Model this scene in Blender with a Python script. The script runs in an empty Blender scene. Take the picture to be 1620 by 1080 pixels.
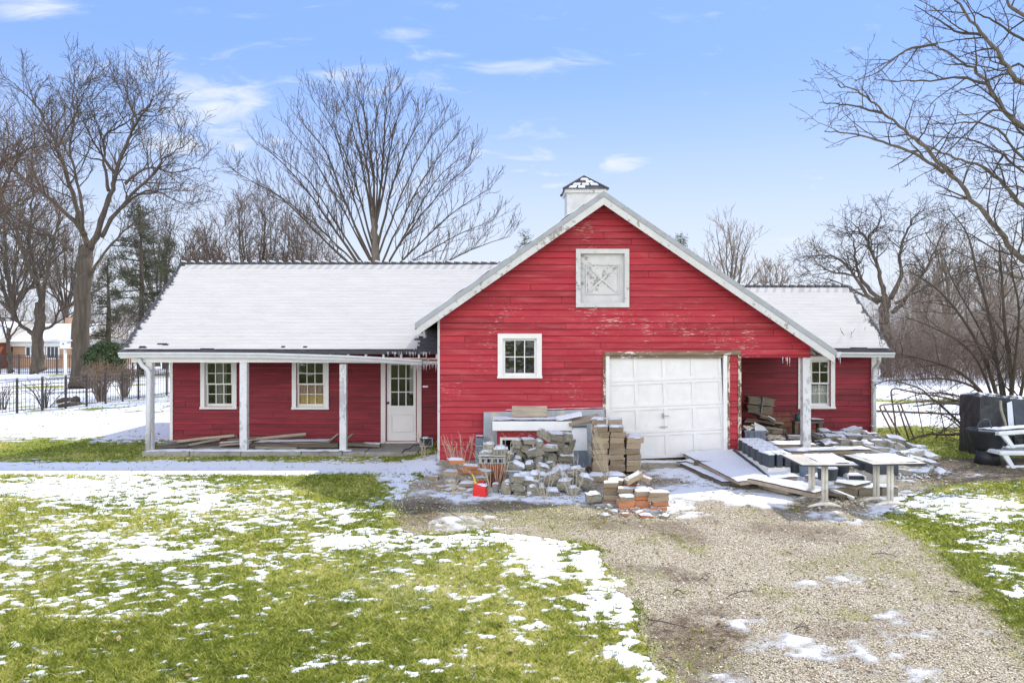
import bpy, bmesh, math, random
import numpy as np
from mathutils import Vector, Matrix, Euler, Quaternion

R = math.radians
rng = random.Random(7)
nrg = np.random.default_rng(11)
scn = bpy.context.scene
COL = scn.collection

# ------------------------------------------------------------------ camera
CAMH, FPX, CX, HY = 2.83, 1262.0, 810.0, 510.0
cam_d = bpy.data.cameras.new('camera'); cam = bpy.data.objects.new('camera', cam_d); COL.objects.link(cam)
cam.location = (0, 0, CAMH); cam.rotation_euler = (R(90), 0, 0)
cam_d.sensor_width = 36.0; cam_d.lens = 36.0 * FPX / 1620.0
cam_d.shift_y = -(540.0 - HY) / 1620.0
cam_d.clip_start = 0.1; cam_d.clip_end = 3000
scn.camera = cam

def SX(px, D): return (px - CX) * D / FPX
def SZ(py, D): return CAMH - (py - HY) * D / FPX
def P(px, py, D): return Vector((SX(px, D), D, SZ(py, D)))
def GD(py, z=0.0): return (CAMH - z) * FPX / (py - HY)        # distance of a ground point

# ------------------------------------------------------------------ light
SUN_DIR = Vector((0.61, 0.86, 1.0)).normalized()
sun_d = bpy.data.lights.new('sun', 'SUN'); sun = bpy.data.objects.new('sun', sun_d); COL.objects.link(sun)
sun_d.energy = 2.0; sun_d.angle = R(0.55); sun_d.color = (1.0, 0.95, 0.87)
sun.rotation_euler = (-SUN_DIR).to_track_quat('-Z', 'Y').to_euler()
sun.location = (20, 30, 40)

world = bpy.data.worlds.new('World'); scn.world = world; world.use_nodes = True
def build_world():
    nt = world.node_tree; N = nt.nodes; L = nt.links
    N.clear()
    out = N.new('ShaderNodeOutputWorld'); bg = N.new('ShaderNodeBackground')
    sky = N.new('ShaderNodeTexSky'); sky.sky_type = 'NISHITA'; sky.sun_disc = False
    sky.sun_elevation = math.asin(SUN_DIR.z); sky.sun_rotation = math.atan2(SUN_DIR.x, SUN_DIR.y)
    sky.air_density = 1.0; sky.dust_density = 0.25; sky.ozone_density = 2.4; sky.altitude = 200
    tc = N.new('ShaderNodeTexCoord'); sep = N.new('ShaderNodeSeparateXYZ')
    L.new(tc.outputs['Generated'], sep.inputs[0])
    # project the view direction on a cloud layer
    mx = N.new('ShaderNodeMath'); mx.operation = 'MAXIMUM'; mx.inputs[1].default_value = 0.02
    L.new(sep.outputs['Z'], mx.inputs[0])
    ad = N.new('ShaderNodeMath'); ad.operation = 'ADD'; ad.inputs[1].default_value = 0.10
    L.new(mx.outputs[0], ad.inputs[0])
    dx = N.new('ShaderNodeMath'); dx.operation = 'DIVIDE'; L.new(sep.outputs['X'], dx.inputs[0]); L.new(ad.outputs[0], dx.inputs[1])
    dy = N.new('ShaderNodeMath'); dy.operation = 'DIVIDE'; L.new(sep.outputs['Y'], dy.inputs[0]); L.new(ad.outputs[0], dy.inputs[1])
    cb = N.new('ShaderNodeCombineXYZ'); L.new(dx.outputs[0], cb.inputs[0]); L.new(dy.outputs[0], cb.inputs[1])
    mp = N.new('ShaderNodeMapping'); mp.inputs['Location'].default_value = (3.7, 1.2, 0); mp.inputs['Rotation'].default_value = (0, 0, R(24)); mp.inputs['Scale'].default_value = (0.75, 1.5, 1)
    L.new(cb.outputs[0], mp.inputs[0])
    n1 = N.new('ShaderNodeTexNoise'); n1.inputs['Scale'].default_value = 1.25; n1.inputs['Detail'].default_value = 9; n1.inputs['Roughness'].default_value = 0.58; n1.inputs['Distortion'].default_value = 0.5
    L.new(mp.outputs[0], n1.inputs[0])
    n2 = N.new('ShaderNodeTexNoise'); n2.inputs['Scale'].default_value = 0.42; n2.inputs['Detail'].default_value = 3
    L.new(mp.outputs[0], n2.inputs[0])
    mul = N.new('ShaderNodeMath'); mul.operation = 'MULTIPLY'; L.new(n1.outputs[0], mul.inputs[0]); L.new(n2.outputs[0], mul.inputs[1])
    # small broken clouds standing in given directions: (azimuth slope, height slope, half widths, amount)
    ys = N.new('ShaderNodeMath'); ys.operation = 'MAXIMUM'; ys.inputs[1].default_value = 0.05; L.new(sep.outputs['Y'], ys.inputs[0])
    uu = N.new('ShaderNodeMath'); uu.operation = 'DIVIDE'; L.new(sep.outputs['X'], uu.inputs[0]); L.new(ys.outputs[0], uu.inputs[1])
    vv = N.new('ShaderNodeMath'); vv.operation = 'DIVIDE'; L.new(sep.outputs['Z'], vv.inputs[0]); L.new(ys.outputs[0], vv.inputs[1])
    cuv = N.new('ShaderNodeCombineXYZ'); L.new(uu.outputs[0], cuv.inputs[0]); L.new(vv.outputs[0], cuv.inputs[1])
    mp3 = N.new('ShaderNodeMapping'); mp3.inputs['Rotation'].default_value = (0, 0, R(9)); mp3.inputs['Scale'].default_value = (11, 40, 1); L.new(cuv.outputs[0], mp3.inputs[0])
    n3 = N.new('ShaderNodeTexNoise'); n3.inputs['Scale'].default_value = 1.0; n3.inputs['Detail'].default_value = 9; n3.inputs['Roughness'].default_value = 0.6; n3.inputs['Distortion'].default_value = 0.8; L.new(mp3.outputs[0], n3.inputs[0])
    acc = None
    for (px, py, rx, ry, a) in ((30, 8, 95, 30, 1.0), (335, 165, 150, 50, 1.0), (320, 225, 140, 34, 1.0), (420, 150, 120, 20, .7), (640, 52, 60, 12, 0.75), (800, 104, 150, 14, 0.8), (700, 90, 60, 12, 0.6), (975, 260, 70, 24, 0.85), (850, 265, 180, 70, 0.75), (1030, 320, 120, 30, 0.7), (1440, 325, 120, 40, 0.9), (1250, 385, 160, 50, 0.9), (690, 8, 40, 10, 0.5), (640, 295, 240, 80, 0.72), (560, 130, 160, 40, 0.55), (1230, 300, 200, 60, 0.6), (200, 110, 160, 30, 0.55), (320, 305, 120, 40, 0.8)):
        s1 = N.new('ShaderNodeVectorMath'); s1.operation = 'SUBTRACT'; L.new(cuv.outputs[0], s1.inputs[0]); s1.inputs[1].default_value = ((px - CX) / FPX, (HY - py) / FPX, 0)
        s2 = N.new('ShaderNodeVectorMath'); s2.operation = 'MULTIPLY'; L.new(s1.outputs[0], s2.inputs[0]); s2.inputs[1].default_value = (FPX / rx, FPX / ry, 0)
        ln = N.new('ShaderNodeVectorMath'); ln.operation = 'LENGTH'; L.new(s2.outputs[0], ln.inputs[0])
        g1 = N.new('ShaderNodeMapRange'); g1.interpolation_type = 'SMOOTHSTEP'; g1.inputs['From Min'].default_value = 1.5; g1.inputs['From Max'].default_value = 0.0; g1.inputs['To Max'].default_value = a; L.new(ln.outputs['Value'], g1.inputs[0])
        if acc is None: acc = g1.outputs[0]
        else:
            ad2 = N.new('ShaderNodeMath'); ad2.operation = 'MAXIMUM'; L.new(acc, ad2.inputs[0]); L.new(g1.outputs[0], ad2.inputs[1]); acc = ad2.outputs[0]
    f3 = N.new('ShaderNodeMath'); f3.operation = 'MULTIPLY_ADD'; f3.inputs[1].default_value = 0.40; L.new(acc, f3.inputs[0]); L.new(n3.outputs[0], f3.inputs[2])
    puff = N.new('ShaderNodeMapRange'); puff.interpolation_type = 'SMOOTHSTEP'; puff.inputs['From Min'].default_value = 0.55; puff.inputs['From Max'].default_value = 1.06; puff.inputs['To Max'].default_value = 1.0; L.new(f3.outputs[0], puff.inputs[0])
    rp = N.new('ShaderNodeValToRGB'); rp.color_ramp.elements[0].position = 0.30; rp.color_ramp.elements[1].position = 0.50
    rp.color_ramp.elements[0].color = (0, 0, 0, 1); rp.color_ramp.elements[1].color = (0.8, 0.8, 0.8, 1)
    L.new(mul.outputs[0], rp.inputs[0])
    # low cloud bank whitening towards the horizon
    hz = N.new('ShaderNodeMapRange'); hz.inputs['From Min'].default_value = 0.0; hz.inputs['From Max'].default_value = 0.33
    hz.inputs['To Min'].default_value = 1.0; hz.inputs['To Max'].default_value = 0.0; hz.interpolation_type = 'SMOOTHSTEP'
    L.new(sep.outputs['Z'], hz.inputs[0])
    mxx = N.new('ShaderNodeMath'); mxx.operation = 'MAXIMUM'; L.new(puff.outputs[0], mxx.inputs[0]); L.new(hz.outputs[0], mxx.inputs[1])
    mx4 = N.new('ShaderNodeMath'); mx4.operation = 'MAXIMUM'; L.new(mxx.outputs[0], mx4.inputs[0]); L.new(rp.outputs[0], mx4.inputs[1]); mxx = mx4
    tint = N.new('ShaderNodeMix'); tint.data_type = 'RGBA'; tint.inputs[0].default_value = 0.92      # thin high veil evens the blue out
    L.new(sky.outputs[0], tint.inputs[6]); tint.inputs[7].default_value = SKY_VEIL
    mix = N.new('ShaderNodeMix'); mix.data_type = 'RGBA'
    L.new(mxx.outputs[0], mix.inputs[0]); L.new(tint.outputs[2], mix.inputs[6]); mix.inputs[7].default_value = CLOUD_COL
    # unseen bright cloud bank added behind the camera to fill the shaded barn front
    bk = N.new('ShaderNodeMapRange'); bk.interpolation_type = 'SMOOTHSTEP'; bk.inputs['From Min'].default_value = 0.10; bk.inputs['From Max'].default_value = -0.45
    L.new(sep.outputs['Y'], bk.inputs[0])
    bn = N.new('ShaderNodeMapRange'); bn.inputs['From Min'].default_value = 0.3; bn.inputs['From Max'].default_value = 0.6; bn.inputs['To Min'].default_value = 0.55; L.new(n1.outputs[0], bn.inputs[0])
    bz = N.new('ShaderNodeMapRange'); bz.interpolation_type = 'SMOOTHSTEP'; bz.inputs['From Min'].default_value = 0.30; bz.inputs['From Max'].default_value = 0.72; bz.inputs['To Min'].default_value = 1.0; bz.inputs['To Max'].default_value = 0.34
    L.new(sep.outputs['Z'], bz.inputs[0])
    b0_ = N.new('ShaderNodeMath'); b0_.operation = 'MULTIPLY'; L.new(bk.outputs[0], b0_.inputs[0]); L.new(bz.outputs[0], b0_.inputs[1])
    bm_ = N.new('ShaderNodeMath'); bm_.operation = 'MULTIPLY'; L.new(b0_.outputs[0], bm_.inputs[0]); L.new(bn.outputs[0], bm_.inputs[1])
    mix2 = N.new('ShaderNodeMix'); mix2.data_type = 'RGBA'; L.new(bm_.outputs[0], mix2.inputs[0]); L.new(mix.outputs[2], mix2.inputs[6]); mix2.inputs[7].default_value = BACK_FILL_CLOUD
    L.new(mix2.outputs[2], bg.inputs['Color']); bg.inputs['Strength'].default_value = SKY_STRENGTH
    L.new(bg.outputs[0], out.inputs[0])
BACK_FILL_CLOUD = (7.6, 7.6, 7.7, 1); SKY_VEIL = (0.61, 1.06, 2.28, 1); CLOUD_COL = (2.0, 2.17, 2.45, 1); SKY_STRENGTH = 0.15
build_world()
scn.view_settings.view_transform = 'Standard'; scn.view_settings.look = 'None'
scn.view_settings.exposure = 1.5; scn.view_settings.gamma = 1.0
scn.render.engine = 'CYCLES'
scn.cycles.max_bounces = 6; scn.cycles.diffuse_bounces = 3; scn.cycles.transparent_max_bounces = 8
scn.cycles.use_denoising = True

# ------------------------------------------------------------------ materials
MATS = {}
def mk(name, c1, c2=None, scale=6.0, stretch=(1, 1, 1), rough=0.85, bump=0.15, bscale=40.0, rnd=0.0, peel=None, snow=None,
       metal=0.0, spec=0.3, tone=None, dirt=None, dist=0.02, cover=None):
    """procedural surface: two-colour noise, per-object variation, flaking (peel) and lying snow on faces that point up"""
    m = bpy.data.materials.new(name); m.use_nodes = True
    nt = m.node_tree; N = nt.nodes; L = nt.links
    b = N['Principled BSDF']
    b.inputs['Roughness'].default_value = rough; b.inputs['Metallic'].default_value = metal
    b.inputs['Specular IOR Level'].default_value = spec
    tc = N.new('ShaderNodeTexCoord'); oi = N.new('ShaderNodeObjectInfo')
    off = N.new('ShaderNodeVectorMath'); off.operation = 'ADD'
    sc = N.new('ShaderNodeVectorMath'); sc.operation = 'SCALE'; sc.inputs['Scale'].default_value = 17.0
    cbn = N.new('ShaderNodeCombineXYZ')
    for i in range(3): L.new(oi.outputs['Random'], cbn.inputs[i])
    L.new(cbn.outputs[0], sc.inputs[0]); L.new(tc.outputs['Object'], off.inputs[0]); L.new(sc.outputs[0], off.inputs[1])
    mp = N.new('ShaderNodeMapping'); mp.inputs['Scale'].default_value = stretch; L.new(off.outputs[0], mp.inputs[0])
    def noise(s, detail=6, rgh=0.6, vec=mp):
        n = N.new('ShaderNodeTexNoise'); n.inputs['Scale'].default_value = s; n.inputs['Detail'].default_value = detail
        n.inputs['Roughness'].default_value = rgh; L.new(vec.outputs[0], n.inputs[0]); return n
    def mixc(f, a, bb):
        x = N.new('ShaderNodeMix'); x.data_type = 'RGBA'
        for sock, v in ((0, f), (6, a), (7, bb)):
            if hasattr(v, 'outputs') or hasattr(v, 'links'): L.new(v, x.inputs[sock])
            elif sock == 0: x.inputs[0].default_value = v
            else: x.inputs[sock].default_value = (*v, 1)
        return x.outputs[2]
    def ramp(v, lo, hi):
        r = N.new('ShaderNodeMapRange'); r.inputs['From Min'].default_value = lo; r.inputs['From Max'].default_value = hi
        r.clamp = True; L.new(v, r.inputs[0]); return r.outputs[0]
    c2 = c2 or tuple(x * 0.75 for x in c1)
    n1 = noise(scale)
    col = mixc(ramp(n1.outputs[0], 0.3, 0.7), c1, c2)
    if rnd:
        hv = N.new('ShaderNodeHueSaturation')
        r = N.new('ShaderNodeMapRange'); r.inputs['To Min'].default_value = 1 - rnd; r.inputs['To Max'].default_value = 1 + rnd
        L.new(oi.outputs['Random'], r.inputs[0]); L.new(r.outputs[0], hv.inputs['Value']); L.new(col, hv.inputs['Color'])
        col = hv.outputs[0]
    if tone:
        at = N.new('ShaderNodeAttribute'); at.attribute_name = 'tone'
        hv = N.new('ShaderNodeHueSaturation')
        r = N.new('ShaderNodeMapRange'); r.clamp = False; r.inputs['To Min'].default_value = 1 - tone; r.inputs['To Max'].default_value = 1 + tone
        L.new(at.outputs['Fac'], r.inputs[0]); L.new(r.outputs[0], hv.inputs['Value']); L.new(col, hv.inputs['Color'])
        col = hv.outputs[0]
    if dirt:
        dc, dlo, dhi, ds = dirt
        nd = noise(ds, 8, 0.7)
        col = mixc(ramp(nd.outputs[0], dlo, dhi), col, dc)
    hgt = None
    if peel:
        pc, lo, hi, ps, pst = peel
        mp2 = N.new('ShaderNodeMapping'); mp2.inputs['Scale'].default_value = pst; L.new(off.outputs[0], mp2.inputs[0])
        np_ = noise(ps, 10, 0.72, mp2)
        big = noise(0.9, 3, 0.5, off)
        s = N.new('ShaderNodeMath'); s.operation = 'MULTIPLY_ADD'; s.inputs[1].default_value = 0.55
        L.new(big.outputs[0], s.inputs[0]); L.new(np_.outputs[0], s.inputs[2])
        if cover:
            at = N.new('ShaderNodeAttribute'); at.attribute_name = cover
            s2 = N.new('ShaderNodeMath'); s2.operation = 'ADD'; L.new(s.outputs[0], s2.inputs[0]); L.new(at.outputs['Fac'], s2.inputs[1]); s = s2
        pf = ramp(s.outputs[0], lo, hi)
        col = mixc(pf, col, pc)
        hgt = pf
    if snow is not None:
        ge = N.new('ShaderNodeNewGeometry'); sp = N.new('ShaderNodeSeparateXYZ'); L.new(ge.outputs['Normal'], sp.inputs[0])
        nz = noise(9.0, 6, 0.7, off)
        s = N.new('ShaderNodeMath'); s.operation = 'MULTIPLY_ADD'; s.inputs[1].default_value = 0.9
        L.new(nz.outputs[0], s.inputs[0]); L.new(sp.outputs['Z'], s.inputs[2])
        sf = ramp(s.outputs[0], snow, snow + 0.05)
        col = mixc(sf, col, (0.69, 0.70, 0.72))
    L.new(col, b.inputs['Base Color'])
    if bump:
        nb = noise(bscale, 8, 0.65)
        bp = N.new('ShaderNodeBump'); bp.inputs['Strength'].default_value = bump; bp.inputs['Distance'].default_value = dist
        L.new(nb.outputs[0], bp.inputs['Height']); L.new(bp.outputs[0], b.inputs['Normal'])
    MATS[name] = m
    return m

RED = (0.36, 0.026, 0.040)
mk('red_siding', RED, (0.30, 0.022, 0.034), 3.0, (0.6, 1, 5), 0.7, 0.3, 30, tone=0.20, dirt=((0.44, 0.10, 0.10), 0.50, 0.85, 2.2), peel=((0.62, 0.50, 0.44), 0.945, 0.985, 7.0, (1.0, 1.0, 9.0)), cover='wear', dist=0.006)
mk('red_porch_shaded', (0.21, 0.015, 0.025), (0.11, 0.009, 0.015), 3.0, (0.5, 1, 6), 0.6, 0.25, 30, tone=0.22, peel=((0.20, 0.10, 0.055), 0.95, 1.02, 6.0, (1.0, 1.0, 9.0)), cover='wear', dist=0.006)  # siding red darkened, roof shade put into the colour; brown peel is rot
mk('white_paint', (0.71, 0.70, 0.68), (0.63, 0.62, 0.60), 4.0, rough=0.55, bump=0.15, dist=0.004, dirt=((0.40, 0.38, 0.34), 0.62, 0.80, 14))
mk('white_clean', (0.74, 0.74, 0.73), (0.69, 0.69, 0.68), 3.0, rough=0.5, bump=0.05, dist=0.003)
mk('white_peel', (0.56, 0.56, 0.555), (0.46, 0.46, 0.455), 4.0, rough=0.7, bump=0.3, dist=0.006, peel=((0.27, 0.25, 0.23), 0.90, 0.93, 9.0, (1, 1, 1)), cover='wear')
mk('white_post', (0.60, 0.605, 0.61), (0.50, 0.505, 0.51), 4.0, rough=0.7, bump=0.3, dist=0.006, peel=((0.36, 0.36, 0.37), 0.82, 0.86, 7.0, (1.6, 1.6, 0.9)))
mk('raw_wood', (0.27, 0.20, 0.13), (0.15, 0.10, 0.07), 7.0, (0.5, 1, 5), 0.9, 0.5, 30, peel=((0.68, 0.66, 0.62), 0.84, 0.88, 6.0, (1, 1, 3)))
mk('gutter_metal', (0.56, 0.57, 0.58), (0.47, 0.48, 0.49), 5.0, rough=0.45, bump=0.06, dirt=((0.38, 0.37, 0.35), 0.60, 0.8, 9))
mk('edge_metal', (0.33, 0.35, 0.37), (0.27, 0.28, 0.30), 5.0, rough=0.55, bump=0.1, dirt=((0.18, 0.18, 0.18), 0.58, 0.75, 10))
mk('shingle', (0.055, 0.057, 0.065), (0.09, 0.09, 0.10), 14.0, rough=0.95, bump=0.6, bscale=90)
mk('ridge_shingle', (0.075, 0.075, 0.08), (0.05, 0.05, 0.055), 14.0, rough=0.95, bump=0.6, bscale=90)
mk('snow', (0.69, 0.70, 0.72), (0.65, 0.66, 0.69), 5.0, rough=1.0, bump=0.35, bscale=22, dist=0.03, spec=0.0)
mk('roof_snow', (0.53, 0.507, 0.475), (0.475, 0.455, 0.425), 2.2, (0.6, 1, 4), rough=1.0, bump=0.45, bscale=14, dist=0.02, spec=0.0, dirt=((0.38, 0.365, 0.345), 0.56, 0.85, 3.5))
mk('concrete', (0.32, 0.31, 0.28), (0.22, 0.21, 0.18), 5.0, rough=0.95, bump=0.5, dirt=((0.10, 0.10, 0.06), 0.55, 0.7, 6))
mk('plank', (0.34, 0.28, 0.21), (0.20, 0.16, 0.12), 6.0, (0.3, 3, 3), 0.9, 0.5, 30, rnd=0.3)
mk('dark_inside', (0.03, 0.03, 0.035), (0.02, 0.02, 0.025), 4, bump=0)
mk('black_plastic', (0.018, 0.020, 0.024), (0.03, 0.032, 0.036), 6, rough=0.5, bump=0.1)

def glass_mat():
    m = bpy.data.materials.new('window_glass'); m.use_nodes = True; nt = m.node_tree; N = nt.nodes; L = nt.links
    N.remove(N['Principled BSDF']); out = N['Material Output']
    tr = N.new('ShaderNodeBsdfTransparent'); tr.inputs[0].default_value = (0.85, 0.87, 0.86, 1)
    gl = N.new('ShaderNodeBsdfGlossy'); gl.inputs['Roughness'].default_value = 0.02; gl.inputs[0].default_value = (0.9, 0.93, 0.95, 1)
    fr = N.new('ShaderNodeFresnel'); fr.inputs[0].default_value = 1.6
    nz = N.new('ShaderNodeTexNoise'); nz.inputs['Scale'].default_value = 3.0; bp = N.new('ShaderNodeBump'); bp.inputs['Strength'].default_value = 0.06; bp.inputs['Distance'].default_value = 0.2
    tc = N.new('ShaderNodeTexCoord'); L.new(tc.outputs['Object'], nz.inputs[0]); L.new(nz.outputs[0], bp.inputs['Height'])
    L.new(bp.outputs[0], gl.inputs['Normal'])
    mx = N.new('ShaderNodeMixShader'); L.new(fr.outputs[0], mx.inputs[0]); L.new(tr.outputs[0], mx.inputs[1]); L.new(gl.outputs[0], mx.inputs[2])
    L.new(mx.outputs[0], out.inputs[0]); MATS['glass'] = m
glass_mat()
def ice_mat():
    m = bpy.data.materials.new('ice'); m.use_nodes = True; b = m.node_tree.nodes['Principled BSDF']
    b.inputs['Base Color'].default_value = (0.85, 0.9, 0.95, 1); b.inputs['Roughness'].default_value = 0.15
    b.inputs['Transmission Weight'].default_value = 0.6; b.inputs['IOR'].default_value = 1.31; MATS['ice'] = m
ice_mat()

# ------------------------------------------------------------------ mesh helper
class MB:
    def __init__(s): s.v = []; s.f = []; s.at = {}
    def add(s, vs, fs, **at):
        n = len(s.v); s.v += [tuple(v) for v in vs]; s.f += [tuple(i + n for i in f) for f in fs]
        for k in at: s.at.setdefault(k, {}); 
        for k, val in at.items():
            for i in range(n, len(s.v)): s.at[k][i] = val if not isinstance(val, (list, tuple)) else val[i - n]
        return s
    def box(s, c, d, M=None, **at):
        x, y, z = d[0] / 2, d[1] / 2, d[2] / 2
        vs = [Vector((a * x, b * y, e * z)) for e in (-1, 1) for b in (-1, 1) for a in (-1, 1)]
        if M is not None: vs = [M @ v for v in vs]
        vs = [v + Vector(c) for v in vs]
        return s.add(vs, [(0, 2, 3, 1), (4, 5, 7, 6), (0, 1, 5, 4), (2, 6, 7, 3), (0, 4, 6, 2), (1, 3, 7, 5)], **at)
    def box2(s, lo, hi, **at):
        return s.box([(a + b) / 2 for a, b in zip(lo, hi)], [abs(b - a) for a, b in zip(lo, hi)], **at)
    def rbox(s, c, d, M=None, r=0.02, seg=2):
        bm = bmesh.new(); bmesh.ops.create_cube(bm, size=1.0)
        for v in bm.verts: v.co = Vector((v.co.x * d[0], v.co.y * d[1], v.co.z * d[2]))
        bmesh.ops.bevel(bm, geom=list(bm.edges), offset=min(r, 0.45 * min(d)), segments=seg, profile=0.6, affect='EDGES')
        vs = [v.co.copy() for v in bm.verts]
        if M is not None: vs = [M @ v for v in vs]
        fs = [[v.index for v in f.verts] for f in bm.faces]
        bm.free(); return s.add([v + Vector(c) for v in vs], fs)
    def hexa(s, a4, b4, **at):
        """box between two quads (same winding)"""
        return s.add(list(a4) + list(b4), [(3, 2, 1, 0), (4, 5, 6, 7), (0, 1, 5, 4), (1, 2, 6, 5), (2, 3, 7, 6), (3, 0, 4, 7)], **at)
    def prism(s, poly, off):
        n = len(poly); a = [Vector(p) for p in poly]; b = [p + Vector(off) for p in a]
        return s.add(a + b, [tuple(range(n - 1, -1, -1)), tuple(range(n, 2 * n))] + [(i, (i + 1) % n, n + (i + 1) % n, n + i) for i in range(n)])
    def tube(s, pts, rad, n=6, cap=True, **at):
        pts = [Vector(p) for p in pts]
        if not isinstance(rad, (list, tuple)): rad = [rad] * len(pts)
        base = []; prev = None
        vs = []
        for i, p in enumerate(pts):
            t = (pts[min(i + 1, len(pts) - 1)] - pts[max(i - 1, 0)])
            if t.length < 1e-9: t = Vector((0, 0, 1))
            t.normalize()
            if prev is None:
                u = t.cross(Vector((0, 0, 1)) if abs(t.z) < 0.9 else Vector((1, 0, 0))).normalized()
            else:
                u = prev - t * prev.dot(t)
                u = u.normalized() if u.length > 1e-6 else t.orthogonal().normalized()
            prev = u; w = t.cross(u)
            for k in range(n):
                a = 2 * math.pi * k / n
                vs.append(p + (u * math.cos(a) + w * math.sin(a)) * rad[i])
        fs = []
        for i in range(len(pts) - 1):
            for k in range(n):
                k2 = (k + 1) % n
                fs.append((i * n + k, i * n + k2, (i + 1) * n + k2, (i + 1) * n + k))
        if cap:
            fs.append(tuple(range(n - 1, -1, -1))); fs.append(tuple((len(pts) - 1) * n + k for k in range(n)))
        return s.add(vs, fs, **at)
    def lathe(s, prof, c=(0, 0, 0), n=20, M=None):
        vs = []; fs = []
        for r, z in prof:
            for k in range(n):
                a = 2 * math.pi * k / n; v = Vector((r * math.cos(a), r * math.sin(a), z))
                if M is not None: v = M @ v
                vs.append(v + Vector(c))
        for i in range(len(prof) - 1):
            for k in range(n):
                k2 = (k + 1) % n; fs.append((i * n + k, i * n + k2, (i + 1) * n + k2, (i + 1) * n + k))
        fs.append(tuple(range(n - 1, -1, -1))); fs.append(tuple((len(prof) - 1) * n + k for k in range(n)))
        return s.add(vs, fs)
    def mesh(s, name, mat, smooth=False, fix=False):
        me = bpy.data.meshes.new(name); me.from_pydata(s.v, [], s.f)
        for k, d in s.at.items():
            a = me.attributes.new(k, 'FLOAT', 'POINT')
            arr = np.zeros(len(s.v), np.float32)
            for i, val in d.items(): arr[i] = val
            a.data.foreach_set('value', arr)
        if mat: me.materials.append(MATS[mat] if isinstance(mat, str) else mat)
        if fix:
            bm = bmesh.new(); bm.from_mesh(me); bmesh.ops.recalc_face_normals(bm, faces=bm.faces); bm.to_mesh(me); bm.free()
        if smooth: me.polygons.foreach_set('use_smooth', [True] * len(me.polygons))
        me.update(); return me
    def build(s, name, mat, parent=None, smooth=False, fix=False, origin=None):
        if origin is not None:
            o_ = Vector(origin); s.v = [tuple(Vector(v) - o_) for v in s.v]
        o = bpy.data.objects.new(name, s.mesh(name, mat, smooth, fix)); COL.objects.link(o)
        if origin is not None: o.location = origin
        if parent is not None:
            o.parent = parent
            if origin is None: o.location = -Vector(world_loc(parent))
        return o
def world_loc(o):
    p = Vector(o.location); 
    while o.parent is not None: o = o.parent; p = p + Vector(o.location)
    return p
def numesh(name, V, F, mat, attrs=None, smooth=False, kind=None):
    """mesh from numpy arrays: V (n,3), F (m,k)"""
    me = bpy.data.meshes.new(name); n, m, k = len(V), len(F), F.shape[1]
    me.vertices.add(n); me.vertices.foreach_set('co', np.ascontiguousarray(V, np.float32).ravel())
    me.loops.add(m * k); me.loops.foreach_set('vertex_index', np.ascontiguousarray(F, np.int32).ravel())
    me.polygons.add(m); me.polygons.foreach_set('loop_start', np.arange(0, m * k, k, dtype=np.int32))
    me.polygons.foreach_set('loop_total', np.full(m, k, np.int32))
    if smooth: me.polygons.foreach_set('use_smooth', np.ones(m, bool))
    me.update(calc_edges=True)
    for a, val in (attrs or {}).items():
        at = me.attributes.new(a, 'FLOAT', 'POINT'); at.data.foreach_set('value', np.ascontiguousarray(val, np.float32))
    me.materials.append(MATS[mat] if isinstance(mat, str) else mat)
    o = bpy.data.objects.new(name, me); COL.objects.link(o)
    if kind: o['kind'] = kind
    return o
def thing(name, loc, label, cat, group=None, rz=0.0):
    o = bpy.data.objects.new(name, None); COL.objects.link(o); o.location = loc; o.rotation_euler = (0, 0, rz)
    o.empty_display_size = 0.2
    return tag(o, label, cat, group)
def tag(o, label=None, cat=None, group=None, kind=None):
    if label: o['label'] = label
    if cat: o['category'] = cat
    if group: o['group'] = group
    if kind: o['kind'] = kind
    return o
def part(o, label): o['label'] = label; return o
def copy_tree(o, parent=None):
    c = o.copy(); COL.objects.link(c)
    if parent is not None: c.parent = parent
    for ch in list(o.children): copy_tree(ch, c)
    return c

# value noise on numpy arrays
def vnoise(x, y, seed=0):
    xi = np.floor(x).astype(np.int64); yi = np.floor(y).astype(np.int64); xf = x - xi; yf = y - yi
    def h(a, b):
        n = (a * 374761393 + b * 668265263 + seed * 144269504) & 0x7fffffff
        n = ((n ^ (n >> 13)) * 1274126177) & 0x7fffffff
        return ((n ^ (n >> 16)) & 0xffff) / 65535.0
    u = xf * xf * (3 - 2 * xf); w = yf * yf * (3 - 2 * yf)
    return (h(xi, yi) * (1 - u) + h(xi + 1, yi) * u) * (1 - w) + (h(xi, yi + 1) * (1 - u) + h(xi + 1, yi + 1) * u) * w
def fbm(x, y, seed=0, octs=4, gain=0.55):
    s = 0; a = 1; t = 0
    for o in range(octs):
        s = s + a * vnoise(x * 2 ** o + o * 13.7, y * 2 ** o - o * 7.3, seed + o); t += a; a *= gain
    return s / t
def sstep(a, b, x):
    t = np.clip((x - a) / (b - a), 0, 1); return t * t * (3 - 2 * t)
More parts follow.
